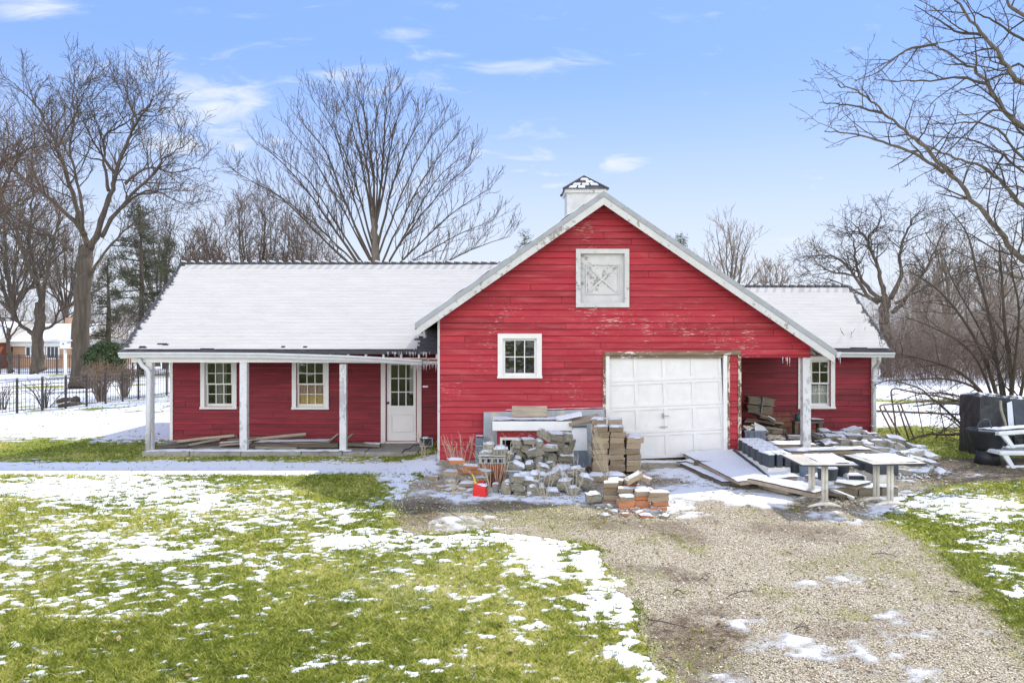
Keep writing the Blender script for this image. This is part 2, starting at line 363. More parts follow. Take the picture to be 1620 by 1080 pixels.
def snow_sheet(name, parent, O, U, V, nu, nv, thick, seed=0, ragged=0.35, mat='snow', edge=0.08, bias=0.9, W=None):
    """lying snow on a flat piece: grid O+uU+vV with uneven thickness, thin rounded rim, holes where it melted"""
    O = np.array(O, float); U = np.array(U, float); V = np.array(V, float)
    lu, lv = np.linalg.norm(U), np.linalg.norm(V)
    Wn = np.array(W, float) if W is not None else np.cross(U, V) / (lu * lv)
    if Wn[2] < 0: Wn = -Wn
    u, v = np.meshgrid(np.linspace(0, 1, nu), np.linspace(0, 1, nv), indexing='ij')
    d = np.minimum(np.minimum(u, 1 - u) * lu, np.minimum(v, 1 - v) * lv)
    n = fbm(u * lu * 6 + seed * 3.1, v * lv * 6 + seed * 1.7, seed, 4)
    lim = d / edge + bias - ragged * 4 * (1 - n)
    h = thick * np.sqrt(np.clip(lim, 0, 1)) * (0.6 + 0.8 * n) + 0.002
    Pn = O + u[..., None] * U + v[..., None] * V + h[..., None] * Wn
    idx = np.arange(nu * nv).reshape(nu, nv)
    F = np.stack([idx[:-1, :-1], idx[1:, :-1], idx[1:, 1:], idx[:-1, 1:]], -1).reshape(-1, 4)
    keep = (np.maximum(lim[:-1, :-1], np.maximum(lim[1:, 1:], np.maximum(lim[1:, :-1], lim[:-1, 1:]))) > 0).reshape(-1)
    F = F[keep]
    if not len(F): return None
    used = np.unique(F); mp = np.zeros(nu * nv, int); mp[used] = np.arange(len(used))
    o = numesh(name, Pn.reshape(-1, 3)[used], mp[F], mat, smooth=True)
    if parent is not None: o.parent = parent; o.location = -world_loc(parent)
    return o
# ------------------------------------------------------------------ the barn
DG, DR, DW, DP, DE = 16.4, 16.1, 19.27, 18.09, 17.95      # gable wall, rake, wing wall, porch posts, porch eave
barn = thing('red_barn', (2.0, 17.0, 0), 'weathered red clapboard barn with snowy white roofs and a white garage door', 'barn')
ROW = 0.1330
def siding(mb, O, U, Nrm, u0, u1, z0, z1, openings=(), top=None, wear=None, seed=1, thick=0.022, groove=0.008, strip=0.0):
    """lapped boards: O + u*U + z; top(u) limits the height; openings = (ua, ub, za, zb)"""
    r = random.Random(seed); O = Vector(O); U = Vector(U); Nrm = Vector(Nrm)
    rows = int(math.ceil((z1 - z0) / ROW))
    for k in range(rows):
        za, zb = z0 + k * ROW, min(z0 + (k + 1) * ROW, z1)
        cuts = sorted({za, zb} | {c for o in openings for c in o[2:] if za < c < zb})
        tones = [r.random() for _ in range(8)]; joints = sorted(u0 + (u1 - u0) * r.random() for _ in range(2))
        for c0, c1 in zip(cuts[:-1], cuts[1:]):
            segs = [(u0, u1)]
            for (ua, ub, oa, ob) in openings:
                if oa < c1 - 1e-6 and ob > c0 + 1e-6:
                    ns = []
                    for a, b in segs:
                        if ub <= a or ua >= b: ns.append((a, b)); continue
                        if ua > a: ns.append((a, ua))
                        if ub < b: ns.append((ub, b))
                    segs = ns
            for a, b in segs:
                if top is not None:                       # clip with the roof line
                    us = np.linspace(a, b, 400); ok = np.array([top(u) for u in us]) > (c0 + c1) / 2
                    if not ok.any(): continue
                    a, b = us[ok][0], us[ok][-1]
                n = max(1, int((b - a) / 0.35))
                xs = sorted([a + (b - a) * i / n for i in range(n + 1)] + [j for j in joints if a + 0.1 < j < b - 0.1])
                for x0, x1 in zip(xs[:-1], xs[1:]):
                    if x0 in joints: x0 += 0.006
                    ji = sum(1 for j in joints if j < (x0 + x1) / 2)
                    t = tones[ji]
                    e1_ = c1 - (groove if abs(c1 - zb) < 1e-6 and c1 < z1 - 1e-6 else 0)
                    f0 = (c0 - za) / ROW; f1 = (c1 - za) / ROW
                    d0 = thick * (1 - f0) + 0.003; d1 = thick * (1 - f1) + 0.003
                    wv0, wv1 = 0.005 * math.sin(x0 * 2.1 + k * 5.3), 0.005 * math.sin(x1 * 2.1 + k * 5.3)
                    q = lambda u, z, d: O + U * u + Vector((0, 0, z)) + Nrm * d
                    w = [wear(x, z) if wear else 0.0 for x, z in ((x0, c0), (x1, c0), (x1, c1), (x0, c1), (x0, c0), (x1, c0))]
                    mb.add([q(x0, c0 + wv0 * 0.5, d0 + wv0), q(x1, c0 + wv1 * 0.5, d0 + wv1), q(x1, e1_, d1), q(x0, e1_, d1), q(x0, c0, -0.02), q(x1, c0, -0.02)],
                           [(0, 1, 2, 3), (4, 5, 1, 0)], tone=[t] * 6, wear=w)
                    if e1_ < c1: mb.add([q(x0, e1_, d1), q(x1, e1_, d1), q(x1, c1, -0.02), q(x0, c1, -0.02)], [(0, 1, 2, 3)], tone=[t] * 4, wear=[-0.2] * 4)
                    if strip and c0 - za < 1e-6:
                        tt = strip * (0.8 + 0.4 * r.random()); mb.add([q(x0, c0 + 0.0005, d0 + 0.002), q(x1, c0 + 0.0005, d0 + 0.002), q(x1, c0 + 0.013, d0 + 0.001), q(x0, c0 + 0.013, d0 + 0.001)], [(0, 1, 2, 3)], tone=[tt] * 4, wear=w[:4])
    return mb

GX0, GX1 = SX(695, DG), SX(1282, DG)
XA, ZA = 1.85, 5.47                                             # ridge of the gable
PL, PR = 0.70, 0.685
def groof(x): return ZA - (PL * (XA - x) if x < XA else PR * (x - XA))
gx = lambda p: SX(p, DG); gz_ = lambda p: SZ(p, DG)
g_open = [(gx(958), gx(1151), -1, gz_(560)), (gx(794), gx(851), gz_(594.5), gz_(534)), (gx(918), gx(989), gz_(480), gz_(401)),
          (gx(1171), gx(1400), -1, gz_(565))]
def wear_g(x, z):
    w = 0.035 * math.exp(-((x - 0.9) / 1.4) ** 2 - ((z - 2.3) / 1.1) ** 2) + 0.03 * math.exp(-((x + 1.2) / 0.5) ** 2 - ((z - 0.6) / 0.7) ** 2)
    w += 0.02 * math.exp(-((x - 2.5) / 3.0) ** 2 - ((z - 3.1) / 0.35) ** 2)
    return w - 0.004
mb = MB(); siding(mb, (0, DG, 0), (1, 0, 0), (0, -1, 0), GX0, GX1, -0.10, 5.40, g_open, lambda u: groof(u) - 0.16, wear_g, 3)
mb.build('front_wall', 'red_siding', barn)
# porch wall of the left wing
WX0 = SX(270, DW)
wx = lambda p: SX(p, DW); wz = lambda p: SZ(p, DW)
w_open = [(wx(325), wx(369), wz(643.5), wz(571)), (wx(470), wx(514), wz(644), wz(571)), (wx(612), wx(658), wz(697), wz(569))]
def wear_w(x, z):
    return 0.13 * math.exp(-((x - wx(375)) / 0.45) ** 2 - ((z - 0.12) / 0.22) ** 2) - 0.10
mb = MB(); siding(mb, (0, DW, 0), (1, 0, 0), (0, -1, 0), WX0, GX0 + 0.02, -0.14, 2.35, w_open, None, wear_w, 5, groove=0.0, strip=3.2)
mb.build('porch_wall', 'red_porch_shaded', barn)
# right wing wall
RX1 = SX(1385, DW)
r_open = [(wx(1269), wx(1312), wz(643), wz(570))]
def wear_r(x, z):
    return 0.36 * math.exp(-((x - 6.3) / 1.0) ** 2 - ((z - 0.40) / 0.40) ** 2) + 0.22 * math.exp(-((x - 7.3) / 1.2) ** 2 - ((z - 0.1) / 0.25) ** 2) - 0.08
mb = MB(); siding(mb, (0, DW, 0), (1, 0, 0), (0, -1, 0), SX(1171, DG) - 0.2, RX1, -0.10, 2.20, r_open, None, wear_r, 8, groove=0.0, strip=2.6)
mb.build('wing_wall', 'red_porch_shaded', barn)
# side and back walls
mb = MB(); YB = 23.9
siding(mb, (GX0, 0, 0), (0, 1, 0), (-1, 0, 0), DG, DW, -0.1, 2.9, (), None, None, 9)
siding(mb, (GX1 - 1.43, 0, 0), (0, 1, 0), (1, 0, 0), DG, DW, -0.1, 2.4, (), None, None, 10)
lt = lambda u: 4.38 - 0.678 * abs(u - 21.26) - 0.1
siding(mb, (WX0, 0, 0), (0, 1, 0), (-1, 0, 0), DW, YB, -0.14, 4.3, (), lt, None, 11)
rt = lambda u: 3.77 - 0.667 * abs(u - 21.3) - 0.1
siding(mb, (RX1, 0, 0), (0, 1, 0), (1, 0, 0), DW, 23.3, -0.1, 3.7, (), rt, None, 12)
mb.box2((WX0, YB, -0.1), (RX1, YB + 0.1, 2.1))
mb.box2((GX0, YB + 0.02, 2.1), (GX1, YB + 0.12, 2.5))
siding(mb, (0, YB + 0.12, 0), (1, 0, 0), (0, 1, 0), GX0, GX1, 2.0, 5.4, (), lambda u: groof(u) - 0.12, None, 13, groove=0.0)
mb.build('side_wall', 'red_siding', barn)
# dark floor so nothing bright is seen through the panes
mb = MB(); mb.box2((WX0 + 0.1, DW + 0.15, -0.08), (RX1 - 0.1, YB - 0.05, -0.01)); mb.box2((GX0 + 0.08, DG + 0.1, -0.09), (GX1 - 1.5, DW + 0.1, -0.012))
mb.build('floor', 'concrete', barn)

# ---- roofs
def slab(mb, pts, down):                                         # thick roof plane
    a = [Vector(p) for p in pts]; b = [p + Vector((0, 0, -down)) for p in a]
    mb.hexa(b, a)
mb = MB(); YE = 24.6
slab(mb, [(XA, DR, ZA), (XA, YE, ZA), (-1.952, YE, groof(-1.952)), (-1.952, DR, groof(-1.952))], 0.10)
slab(mb, [(XA, YE, ZA), (XA, DR, ZA), (6.545, DR, groof(6.545)), (6.545, YE, groof(6.545))], 0.10)
groof_o = mb.build('gable_roof', 'shingle', barn)
# snow on the two slopes
LSN = math.hypot(1, PL)
snow_sheet('snow_cover', groof_o, (XA - 0.10, DR + 0.12, groof(XA - 0.10) + 0.004), (0, YE - DR - 0.2, 0), (-1.952 - XA + 0.25, 0, (-1.952 - XA + 0.25) * PL), 120, 60, 0.035, 4, 0.25, edge=0.15, bias=0.8)
snow_sheet('snow_cover', groof_o, (XA + 0.10, DR + 0.12, groof(XA + 0.10) + 0.004), (0, YE - DR - 0.2, 0), (4.695 - 0.25, 0, -(4.695 - 0.25) * PR), 120, 60, 0.035, 5, 0.25, edge=0.15, bias=0.8)

def wing_roof(name, x0, x1, ye, ze, yr, zr, yb, snow_right, seed, lrag, rrag):
    mb = MB(); zb = zr - (zr - ze) / (yr - ye) * (yb - yr)
    slab(mb, [(x0, ye, ze), (x0, yr, zr), (x1, yr, zr), (x1, ye, ze)], 0.05)
    slab(mb, [(x0, yr, zr), (x0, yb, zb), (x1, yb, zb), (x1, yr, zr)], 0.05)
    ro = mb.build(name, 'shingle', barn)
    # courses of shingles, as thin steps, with snow on each; the snow stops short of the verge unevenly
    slope = Vector((0, yr - ye, zr - ze)); Ls = slope.length; sl = slope / Ls; nn = Vector((0, -sl.z, sl.y))
    n = int(Ls / 0.14); r = random.Random(seed)
    cs = MB()
    for k in range(n):
        a, b = k * Ls / n, (k + 1) * Ls / n
        o0 = Vector((0, ye, ze)) + sl * a; o1 = Vector((0, ye, ze)) + sl * b
        cs.add([Vector((x0, 0, 0)) + o0 + nn * 0.014, Vector((x1, 0, 0)) + o0 + nn * 0.014, Vector((x1, 0, 0)) + o1 + nn * 0.003, Vector((x0, 0, 0)) + o1 + nn * 0.003,
                Vector((x0, 0, 0)) + o0, Vector((x1, 0, 0)) + o0], [(0, 1, 2, 3), (4, 5, 1, 0)])
    cs.build('shingle_courses', 'shingle', ro)
    # snow sheet
    NX = int((x1 - x0) / 0.045); sub = 5; NV = n * sub
    xs = np.linspace(x0, x1, NX)
    V = []; H = np.zeros((NV + 1, NX)); Y = np.zeros(NV + 1); Z = np.zeros(NV + 1); keep = np.zeros((NV + 1, NX), bool)
    jag = fbm(xs * 2.2, xs * 0 + 3, seed, 4)
    for j in range(NV + 1):
        s = j / sub * Ls / n; fr = (j % sub) / sub
        p = Vector((0, ye, ze)) + sl * s
        zz = p.z
        lim_l = x0 + 0.015 + lrag * (0.25 + 0.75 * vnoise(np.array([j // sub * 3.3]), np.array([seed * 1.0]), seed)[0]) * (1.0 - 0.75 * fr)
        lim_r = snow_right(zz) - rrag * vnoise(np.array([j // sub * 2.9]), np.array([seed + 5.0]), seed)[0] * (1 - 0.6 * fr)
        h = 0.030 + 0.004 * (1 - fr) + 0.010 * fbm(xs * 3, xs * 0 + s * 3, seed + 2, 4)
        # step at the course front
        h = h + (0.002 if 0 < fr < 0.3 else 0.0)
        hole = fbm(xs * 5, xs * 0 + s * 8, seed + 9, 4)
        ok = (xs > lim_l) & (xs < lim_r) & (s > 0.015 + 0.06 * jag) & (s < Ls - 0.06)
        if s < 0.55: ok &= hole < 0.86 - 0.10 * (1 - s / 0.55)
        dd = np.minimum(xs - lim_l, lim_r - xs); h = h * np.clip(dd / 0.05, 0.15, 1)
        keep[j] = ok; H[j] = h
        Y[j] = p.y; Z[j] = p.z
    X = np.broadcast_to(xs, H.shape)
    Pn = np.stack([X, Y[:, None] + H * nn.y, Z[:, None] + H * nn.z], -1).reshape(-1, 3)
    idx = np.arange((NV + 1) * NX).reshape(NV + 1, NX)
    F = np.stack([idx[:-1, :-1], idx[:-1, 1:], idx[1:, 1:], idx[1:, :-1]], -1)
    kk = keep[:-1, :-1] & keep[:-1, 1:] & keep[1:, 1:] & keep[1:, :-1]
    F = F[kk]
    o = numesh('snow_cover', Pn, F, 'roof_snow', smooth=True); o.parent = ro; o.location = -world_loc(ro)
    # ridge caps
    rc = MB(); rs = MB(); x = x0
    while x < x1 - 0.1:
        L = 0.225 + 0.02 * r.random()
        for sg in (-1, 1):
            q = [Vector((x, yr, zr + 0.075)), Vector((x + L + 0.04, yr, zr + 0.030)), Vector((x + L + 0.04, yr + sg * 0.13, zr - 0.075)), Vector((x, yr + sg * 0.13, zr - 0.05))]
            if sg > 0: q.reverse()
            rc.hexa([v - Vector((0, 0, 0.02)) for v in q], q)
        f = 0.25 + 0.4 * r.random()
        rs.rbox((x + L * (0.45 + 0.1 * r.random()), yr - 0.035, zr + 0.062), (L * f, 0.12, 0.03), Matrix.Rotation(R(-18), 3, 'X') @ Matrix.Rotation(R(10), 3, 'Y'), 0.012)
        x += L
    rc.build('ridge_cap', 'ridge_shingle', ro); rs.build('snow_cover', 'snow', ro, smooth=True)
    return ro
wing_roof('porch_roof', -8.84, 0.25, DE, 2.17, 21.26, 4.38, 24.6, lambda z: (-1.98 if z < 2.86 else 1.85 - (5.47 - z) / 0.7 + 0.35), 21, 0.17, 0.30)
wing_roof('wing_roof', 4.1, 9.03, 18.9, 2.16, 21.3, 3.77, 23.7, lambda z: 9.02, 33, 0.0, 0.16)

# rake boards: white board under a grey roof edge
def rake(name, mat, x0, x1, y0, y1, t0, t1, fn):
    mb = MB(); n = 14
    for i in range(n):
        a = x0 + (x1 - x0) * i / n; b = x0 + (x1 - x0) * (i + 1) / n
        lo = [(a, y0, fn(a) - t1), (b, y0, fn(b) - t1), (b, y1, fn(b) - t1), (a, y1, fn(a) - t1)]
        hi = [(a, y0, fn(a) - t0), (b, y0, fn(b) - t0), (b, y1, fn(b) - t0), (a, y1, fn(a) - t0)]
        w = 0.075 if (i in (2, 3, 9, 10, 11)) else 0.03
        mb.add(lo + hi, [(3, 2, 1, 0), (4, 5, 6, 7), (0, 1, 5, 4), (1, 2, 6, 5), (2, 3, 7, 6), (3, 0, 4, 7)], wear=[w] * 8)
    return mb.build(name, mat, barn)
for (xa, xb) in ((-1.952, XA), (XA, 6.545)):
    rake('roof_edge', 'edge_metal', xa, xb, DR - 0.035, DR - 0.001, -0.012, 0.105, groof)
    rake('rake_board', 'white_peel', xa + (0.03 if xa < 0 else 0), xb - (0.03 if xb > 2 else 0), DR - 0.022, DR + 0.02, 0.108, 0.265, groof)
    rake('soffit', 'white_paint', xa + 0.03, xb - 0.03, DR + 0.022, DG + 0.0, 0.105, 0.125, groof)
# gutters
def gutter(name, pts, parent=barn, w=0.11, h=0.115, mat='gutter_metal'):
    """K-style channel along a polyline of points (top back edge), facing -Y or as given by the polyline direction"""
    mb = MB(); prof = [(0, 0), (0, -h * 0.95), (w * 0.55, -h), (w * 0.72, -h * 0.55), (w, -h * 0.28), (w, -0.0), (w * 0.93, 0.0), (w * 0.93, -h * 0.25), (w * 0.5, -h * 0.9), (0.01, -h * 0.85), (0.01, 0)]
    rings = []
    pts = [Vector(p) for p in pts]; d = (pts[-1] - pts[0]).normalized(); out = Vector((d.y, -d.x, 0)).normalized()
    n = len(prof); vs = []; fs = []
    for p in pts:
        for (a, b) in prof: vs.append(p + out * a + Vector((0, 0, b)))
    for i in range(len(pts) - 1):
        for k in range(n - 1): fs.append((i * n + k, (i + 1) * n + k, (i + 1) * n + k + 1, i * n + k + 1))
    fs.append(tuple(range(6))); fs.append(tuple(range((len(pts) - 1) * n + 5, (len(pts) - 1) * n - 1, -1)))
    mb.add(vs, fs); return mb.build(name, mat, parent)
# left wing: the gutter sits at the roof edge on the left and has torn away and sags to the right
gp = []
for px, py in ((190, 557), (300, 557), (420, 558), (470, 559.5), (540, 561.5), (600, 564.5), (650, 568), (668, 569)):
    gp.append(P(px, py, DE - 0.03 if px < 430 else DE - 0.03 + 0.0))
gutter('gutter', gp)
g2 = gutter('gutter', [P(1324, 557, 18.84), P(1413, 557.5, 18.84)])
gutter('gutter', [Vector((-1.955, 24.0, groof(-1.952) - 0.01)), Vector((-1.955, DR - 0.02, groof(-1.952) - 0.01))])
gutter('gutter', [Vector((6.55, DR + 0.02, groof(6.545) - 0.02)), Vector((6.55, 18.6, groof(6.545) - 0.02))])
# fascia, porch beam, rafter tails at the left wing
mb = MB(); mb.box2((-8.82, DE + 0.012, 2.02), (SX(430, DE), DE + 0.035, 2.125)); mb.build('fascia', 'white_paint', barn)
mb = MB()
bt = lambda x: 2.06 - 0.035 * max(0, (x + 5.4) / 3.5) ** 2
xs = [-8.6 + i * 0.5 for i in range(15)]; xs[-1] = GX0 - 0.02
for a, b in zip(xs[:-1], xs[1:]):
    mb.hexa([(a, DP - 0.07, bt(a) - 0.13), (b, DP - 0.07, bt(b) - 0.13), (b, DP + 0.07, bt(b) - 0.13), (a, DP + 0.07, bt(a) - 0.13)],
            [(a, DP - 0.07, bt(a)), (b, DP - 0.07, bt(b)), (b, DP + 0.07, bt(b)), (a, DP + 0.07, bt(a))])
mb.build('porch_beam', 'white_paint', barn)
x = -8.5
while x < GX0:
    mb = MB(); z0 = 2.17 - 0.055; s = 0.678
    mb.hexa([(x - 0.022, DE + 0.04, z0 - 0.10), (x + 0.022, DE + 0.04, z0 - 0.10), (x + 0.022, DW + 0.1, z0 - 0.11 + s * 1.36), (x - 0.022, DW + 0.1, z0 - 0.11 + s * 1.36)],
            [(x - 0.022, DE + 0.04, z0), (x + 0.022, DE + 0.04, z0), (x + 0.022, DW + 0.1, z0 + s * 1.36), (x - 0.022, DW + 0.1, z0 + s * 1.36)])
    mb.build('rafter_tail', 'white_paint', barn); x += 0.40
# second, bare board under the torn part of the eave
mb = MB(); mb.box(((SX(560, 18.0) + GX0) / 2, 18.03, 1.995), (GX0 - SX(560, 18.0), 0.025, 0.05), Matrix.Rotation(R(1.2), 3, 'Y')); mb.build('loose_board', 'raw_wood', barn)
for k, yy in enumerate((16.55, 17.1, 17.7, 18.3)):
    mb = MB(); z = groof(6.50) - 0.11; z2 = groof(5.95) - 0.11
    mb.hexa([(5.95, yy - 0.03, z2 - 0.13), (6.50, yy - 0.03, z - 0.05), (6.50, yy + 0.03, z - 0.05), (5.95, yy + 0.03, z2 - 0.13)],
            [(5.95, yy - 0.03, z2), (6.50, yy - 0.03, z), (6.50, yy + 0.03, z), (5.95, yy + 0.03, z2)])
    mb.build('rafter_tail', 'white_paint', barn)
# underside of the recess: a beam on the post line
mb = MB(); mb.box2((SX(1171, DG), DG + 0.03, 2.10), (GX1, DG + 0.16, 2.30)); mb.build('lintel_beam', 'red_siding', barn)
mb = MB(); mb.box2((SX(1171, DG) + 0.02, DG + 0.05, 2.31), (GX1 + 0.02, DW, 2.34)); mb.build('recess_ceiling', 'raw_wood', barn)
# posts
def post(px, D, w, zb, zt, label=None):
    mb = MB(); x = SX(px, D); mb.rbox((x, D, (zb + zt) / 2), (w, w, zt - zb), None, 0.008, 1)
    o = mb.build('post', 'white_post', barn)
    b = MB(); b.rbox((x, D, zb - 0.055), (w * 1.55, w * 1.5, 0.13), None, 0.02, 2); b.build('footing', 'concrete', o)
    return o
post(237.5, DP, 0.15, -0.06, 1.95); post(386.5, DP, 0.165, -0.06, 1.93); post(543.5, DP, 0.155, -0.06, 1.89)
post(1274.5, DG + 0.08, 0.165, -0.03, 2.11)
# corner boards
def board(name, mat, lo, hi, parent=barn): return MB().box2(lo, hi, wear=0.08).build(name, mat, parent)
board('corner_board', 'white_paint', (WX0 - 0.012, DW - 0.035, -0.16), (WX0 + 0.06, DW - 0.001, 2.08))
board('corner_board', 'white_peel', (GX0 - 0.035, DG - 0.03, -0.12), (GX0 + 0.012, DG + 0.02, groof(GX0) - 0.14))
board('corner_board', 'white_paint', (RX1 - 0.11, DW - 0.035, -0.05), (RX1 + 0.01, DW - 0.001, 2.06))
# downspouts
def downspout(pts, r=0.042):
    mb = MB(); mb.tube(pts, r, 8); o = mb.build('downspout', 'gutter_metal', barn, smooth=True)
    b = MB()
    for z in (0.35, 1.45): b.box((pts[-1][0], pts[-1][1] + 0.01, z), (0.11, 0.10, 0.03))
    b.build('strap', 'gutter_metal', o); return o
def bend(a): return [P(*p) for p in a]
D0 = DP - 0.12
downspout(bend([(221, 566, D0), (221.5, 572, D0), (225, 578, D0), (233, 584, D0), (236, 590, D0), (236, 600, D0), (235.5, 660, D0), (234, 711, D0)]), 0.052)
D1 = 18.95
downspout(bend([(1391, 566, 18.8), (1391, 571, D1), (1388, 577, 19.05), (1383.5, 582, 19.15), (1382.5, 590, 19.17), (1382.5, 640, 19.17), (1382, 690, 19.17)]))
downspout(bend([(671, 521, 17.2), (672, 527, 17.2), (673, 534, 17.2)]), 0.04)
# porch slab of broken concrete
mb = MB(); r = random.Random(5); x = SX(226, DE)
while x < GX0 - 0.02:
    w = 0.5 + r.random() * 0.9; x2 = min(x + w, GX0 - 0.02)
    mb.rbox(((x + x2) / 2, (DE - 0.06 + DW) / 2, -0.15 + r.uniform(-0.012, 0.012)), (x2 - x - 0.006, DW - DE + 0.05 + r.uniform(-0.03, 0.03), 0.17), Matrix.Rotation(R(r.uniform(-0.6, 0.6)), 3, 'Y'), 0.02, 1)
    x = x2
slab_o = mb.build('porch_slab', 'concrete', barn)
snow_sheet('snow_cover', slab_o, (SX(232, DE), DE - 0.06, -0.062), (4.6, 0, 0.0), (0, 0.30, 0.0), 130, 14, 0.018, 9, 0.5, edge=0.08, bias=0.9)
mb = MB(); mb.rbox(((gx(950) + gx(1140)) / 2, DG - 0.17, -0.10), (gx(1140) - gx(950), 0.34, 0.17), None, 0.02, 1)
sill_o = mb.build('door_apron', 'concrete', barn)
snow_sheet('snow_cover', sill_o, (gx(952), DG - 0.33, -0.012), (gx(1125) - gx(952), 0, 0), (0, 0.30, 0), 80, 14, 0.02, 12, 0.25, edge=0.06, bias=1.0)

# ---- windows
def window(D, px0, px1, py0, py1, fw, cols, rws, sash2=True, mat='white_paint', curtain=None):
    """casing outside px0..px1 / py0..py1; sash inside it with cols x rws panes (per sash when double hung)"""
    x0, x1, z1, z0 = SX(px0, D), SX(px1, D), SZ(py0, D), SZ(py1, D)
    y = D - 0.001; t = 0.045
    w = MB(); w.box2((x0, y - t, z1 - fw), (x1, y, z1)); w.box2((x0, y - t, z0 + 0.05), (x0 + fw, y, z1 - fw - 0.0)); w.box2((x1 - fw, y - t, z0 + 0.05), (x1, y, z1 - fw))
    wo = w.build('window', mat, barn)
    s = MB(); s.box2((x0 - 0.012, y - t - 0.025, z0), (x1 + 0.012, y, z0 + 0.05)); s.build('sill', mat, wo)
    a0, a1, b0, b1 = x0 + fw, x1 - fw, z0 + 0.05, z1 - fw
    # jamb reveal
    j = MB(); d = 0.10
    j.box2((a0 - 0.004, y, b0), (a0 + 0.012, y + d, b1)); j.box2((a1 - 0.012, y, b0), (a1 + 0.004, y + d, b1)); j.box2((a0 + 0.012, y, b1 - 0.012), (a1 - 0.012, y + d, b1 + 0.004)); j.box2((a0 + 0.012, y, b0 - 0.004), (a1 - 0.012, y + d, b0 + 0.012))
    j.build('jamb', mat, wo)
    def sash(c0, c1, e0, e1, yy, rr, bot):
        m = MB(); st = 0.04
        m.box2((c0, yy, e0), (c0 + st, yy + 0.035, e1)); m.box2((c1 - st, yy, e0), (c1, yy + 0.035, e1))
        m.box2((c0 + st, yy, e1 - 0.035), (c1 - st, yy + 0.035, e1)); m.box2((c0 + st, yy, e0), (c1 - st, yy + 0.035, e0 + bot))
        for k in range(1, cols):
            xx = c0 + st + (c1 - c0 - 2 * st) * k / cols; m.box2((xx - 0.009, yy + 0.004, e0 + bot), (xx + 0.009, yy + 0.031, e1 - 0.035))
        for k in range(1, rr):
            zz = e0 + bot + (e1 - 0.035 - e0 - bot) * k / rr
            m.box2((c0 + st, yy + 0.006, zz - 0.009), (c1 - st, yy + 0.029, zz + 0.009))
        so = m.build('sash', mat, wo)
        g = MB()
        for i in range(cols):
            for k in range(rr):
                xa_ = c0 + st + (c1 - c0 - 2 * st) * i / cols; xb_ = c0 + st + (c1 - c0 - 2 * st) * (i + 1) / cols
                za_ = e0 + bot + (e1 - 0.035 - e0 - bot) * k / rr; zb_ = e0 + bot + (e1 - 0.035 - e0 - bot) * (k + 1) / rr
                jx = rng.uniform(-0.004, 0.004); jz = rng.uniform(-0.004, 0.004)
                g.add([(xa_, yy + 0.018 + jx, za_ ), (xb_, yy + 0.018 - jx, za_), (xb_, yy + 0.018 - jx + jz, zb_), (xa_, yy + 0.018 + jx + jz, zb_)], [(0, 1, 2, 3)])
        go = g.build('pane', 'glass', wo)
    if sash2:
        zm = (b0 + b1) / 2
        sash(a0 + 0.012, a1 - 0.012, zm - 0.018, b1 - 0.012, y + 0.02, rws, 0.035)
        sash(a0 + 0.012, a1 - 0.012, b0 + 0.012, zm + 0.018, y + 0.058, rws, 0.06)
    else:
        sash(a0 + 0.012, a1 - 0.012, b0 + 0.012, b1 - 0.012, y + 0.03, rws, 0.04)
    if curtain:
        for (f0, f1, h0, h1, cm) in curtain:
            c = MB(); n = 28
            for i in range(n):
                u0 = a0 + (a1 - a0) * (f0 + (f1 - f0) * i / n); u1 = a0 + (a1 - a0) * (f0 + (f1 - f0) * (i + 1) / n)
                k0 = 0.02 * math.sin(i * 1.3); k1 = 0.02 * math.sin((i + 1) * 1.3)
                zz0 = b0 + (b1 - b0) * h0; zz1 = b0 + (b1 - b0) * h1
                c.add([(u0, y + 0.125 + k0, zz0), (u1, y + 0.125 + k1, zz0), (u1, y + 0.125 + k1, zz1), (u0, y + 0.125 + k0, zz1)], [(0, 1, 2, 3)])
            c.build('curtain', cm, wo, smooth=True)
    return wo
mk('curtain_grey', (0.30, 0.30, 0.28), (0.22, 0.22, 0.20), 3, bump=0)
mk('curtain_yellow', (0.62, 0.45, 0.16), (0.5, 0.34, 0.10), 3, bump=0)
mk('curtain_pink', (0.50, 0.30, 0.24), (0.3, 0.2, 0.16), 3, bump=0)
mk('curtain_white', (0.62, 0.62, 0.60), (0.5, 0.5, 0.48), 3, bump=0)
window(DW, 318, 375, 565, 646.5, 0.10, 3, 2, curtain=[(0.28, 0.72, 0, 1, 'curtain_grey')])
window(DW, 462.5, 520.5, 565, 647, 0.10, 3, 2, curtain=[(0, 1, 0, 0.24, 'curtain_yellow'), (0, 1, 0.24, 0.49, 'curtain_pink')])
window(DW, 1262, 1320, 563, 646, 0.10, 3, 2, curtain=[(0.0, 1.0, 0, 0.45, 'curtain_white'), (0.05, 0.25, 0.45, 1, 'curtain_white')])
window(DG, 787.5, 857, 527.5, 598, 0.10, 3, 2, sash2=False)
# blank wall behind the window openings would be the barn's own dark inside: add the partitions
mb = MB(); mb.box2((WX0 + 0.2, DW + 2.0, -0.01), (RX1 - 0.2, DW + 2.05, 2.3)); mb.box2((GX0 + 0.2, DG + 2.2, -0.012), (GX1 - 1.6, DG + 2.25, 2.8)); mb.build('partition', 'dark_inside', barn)

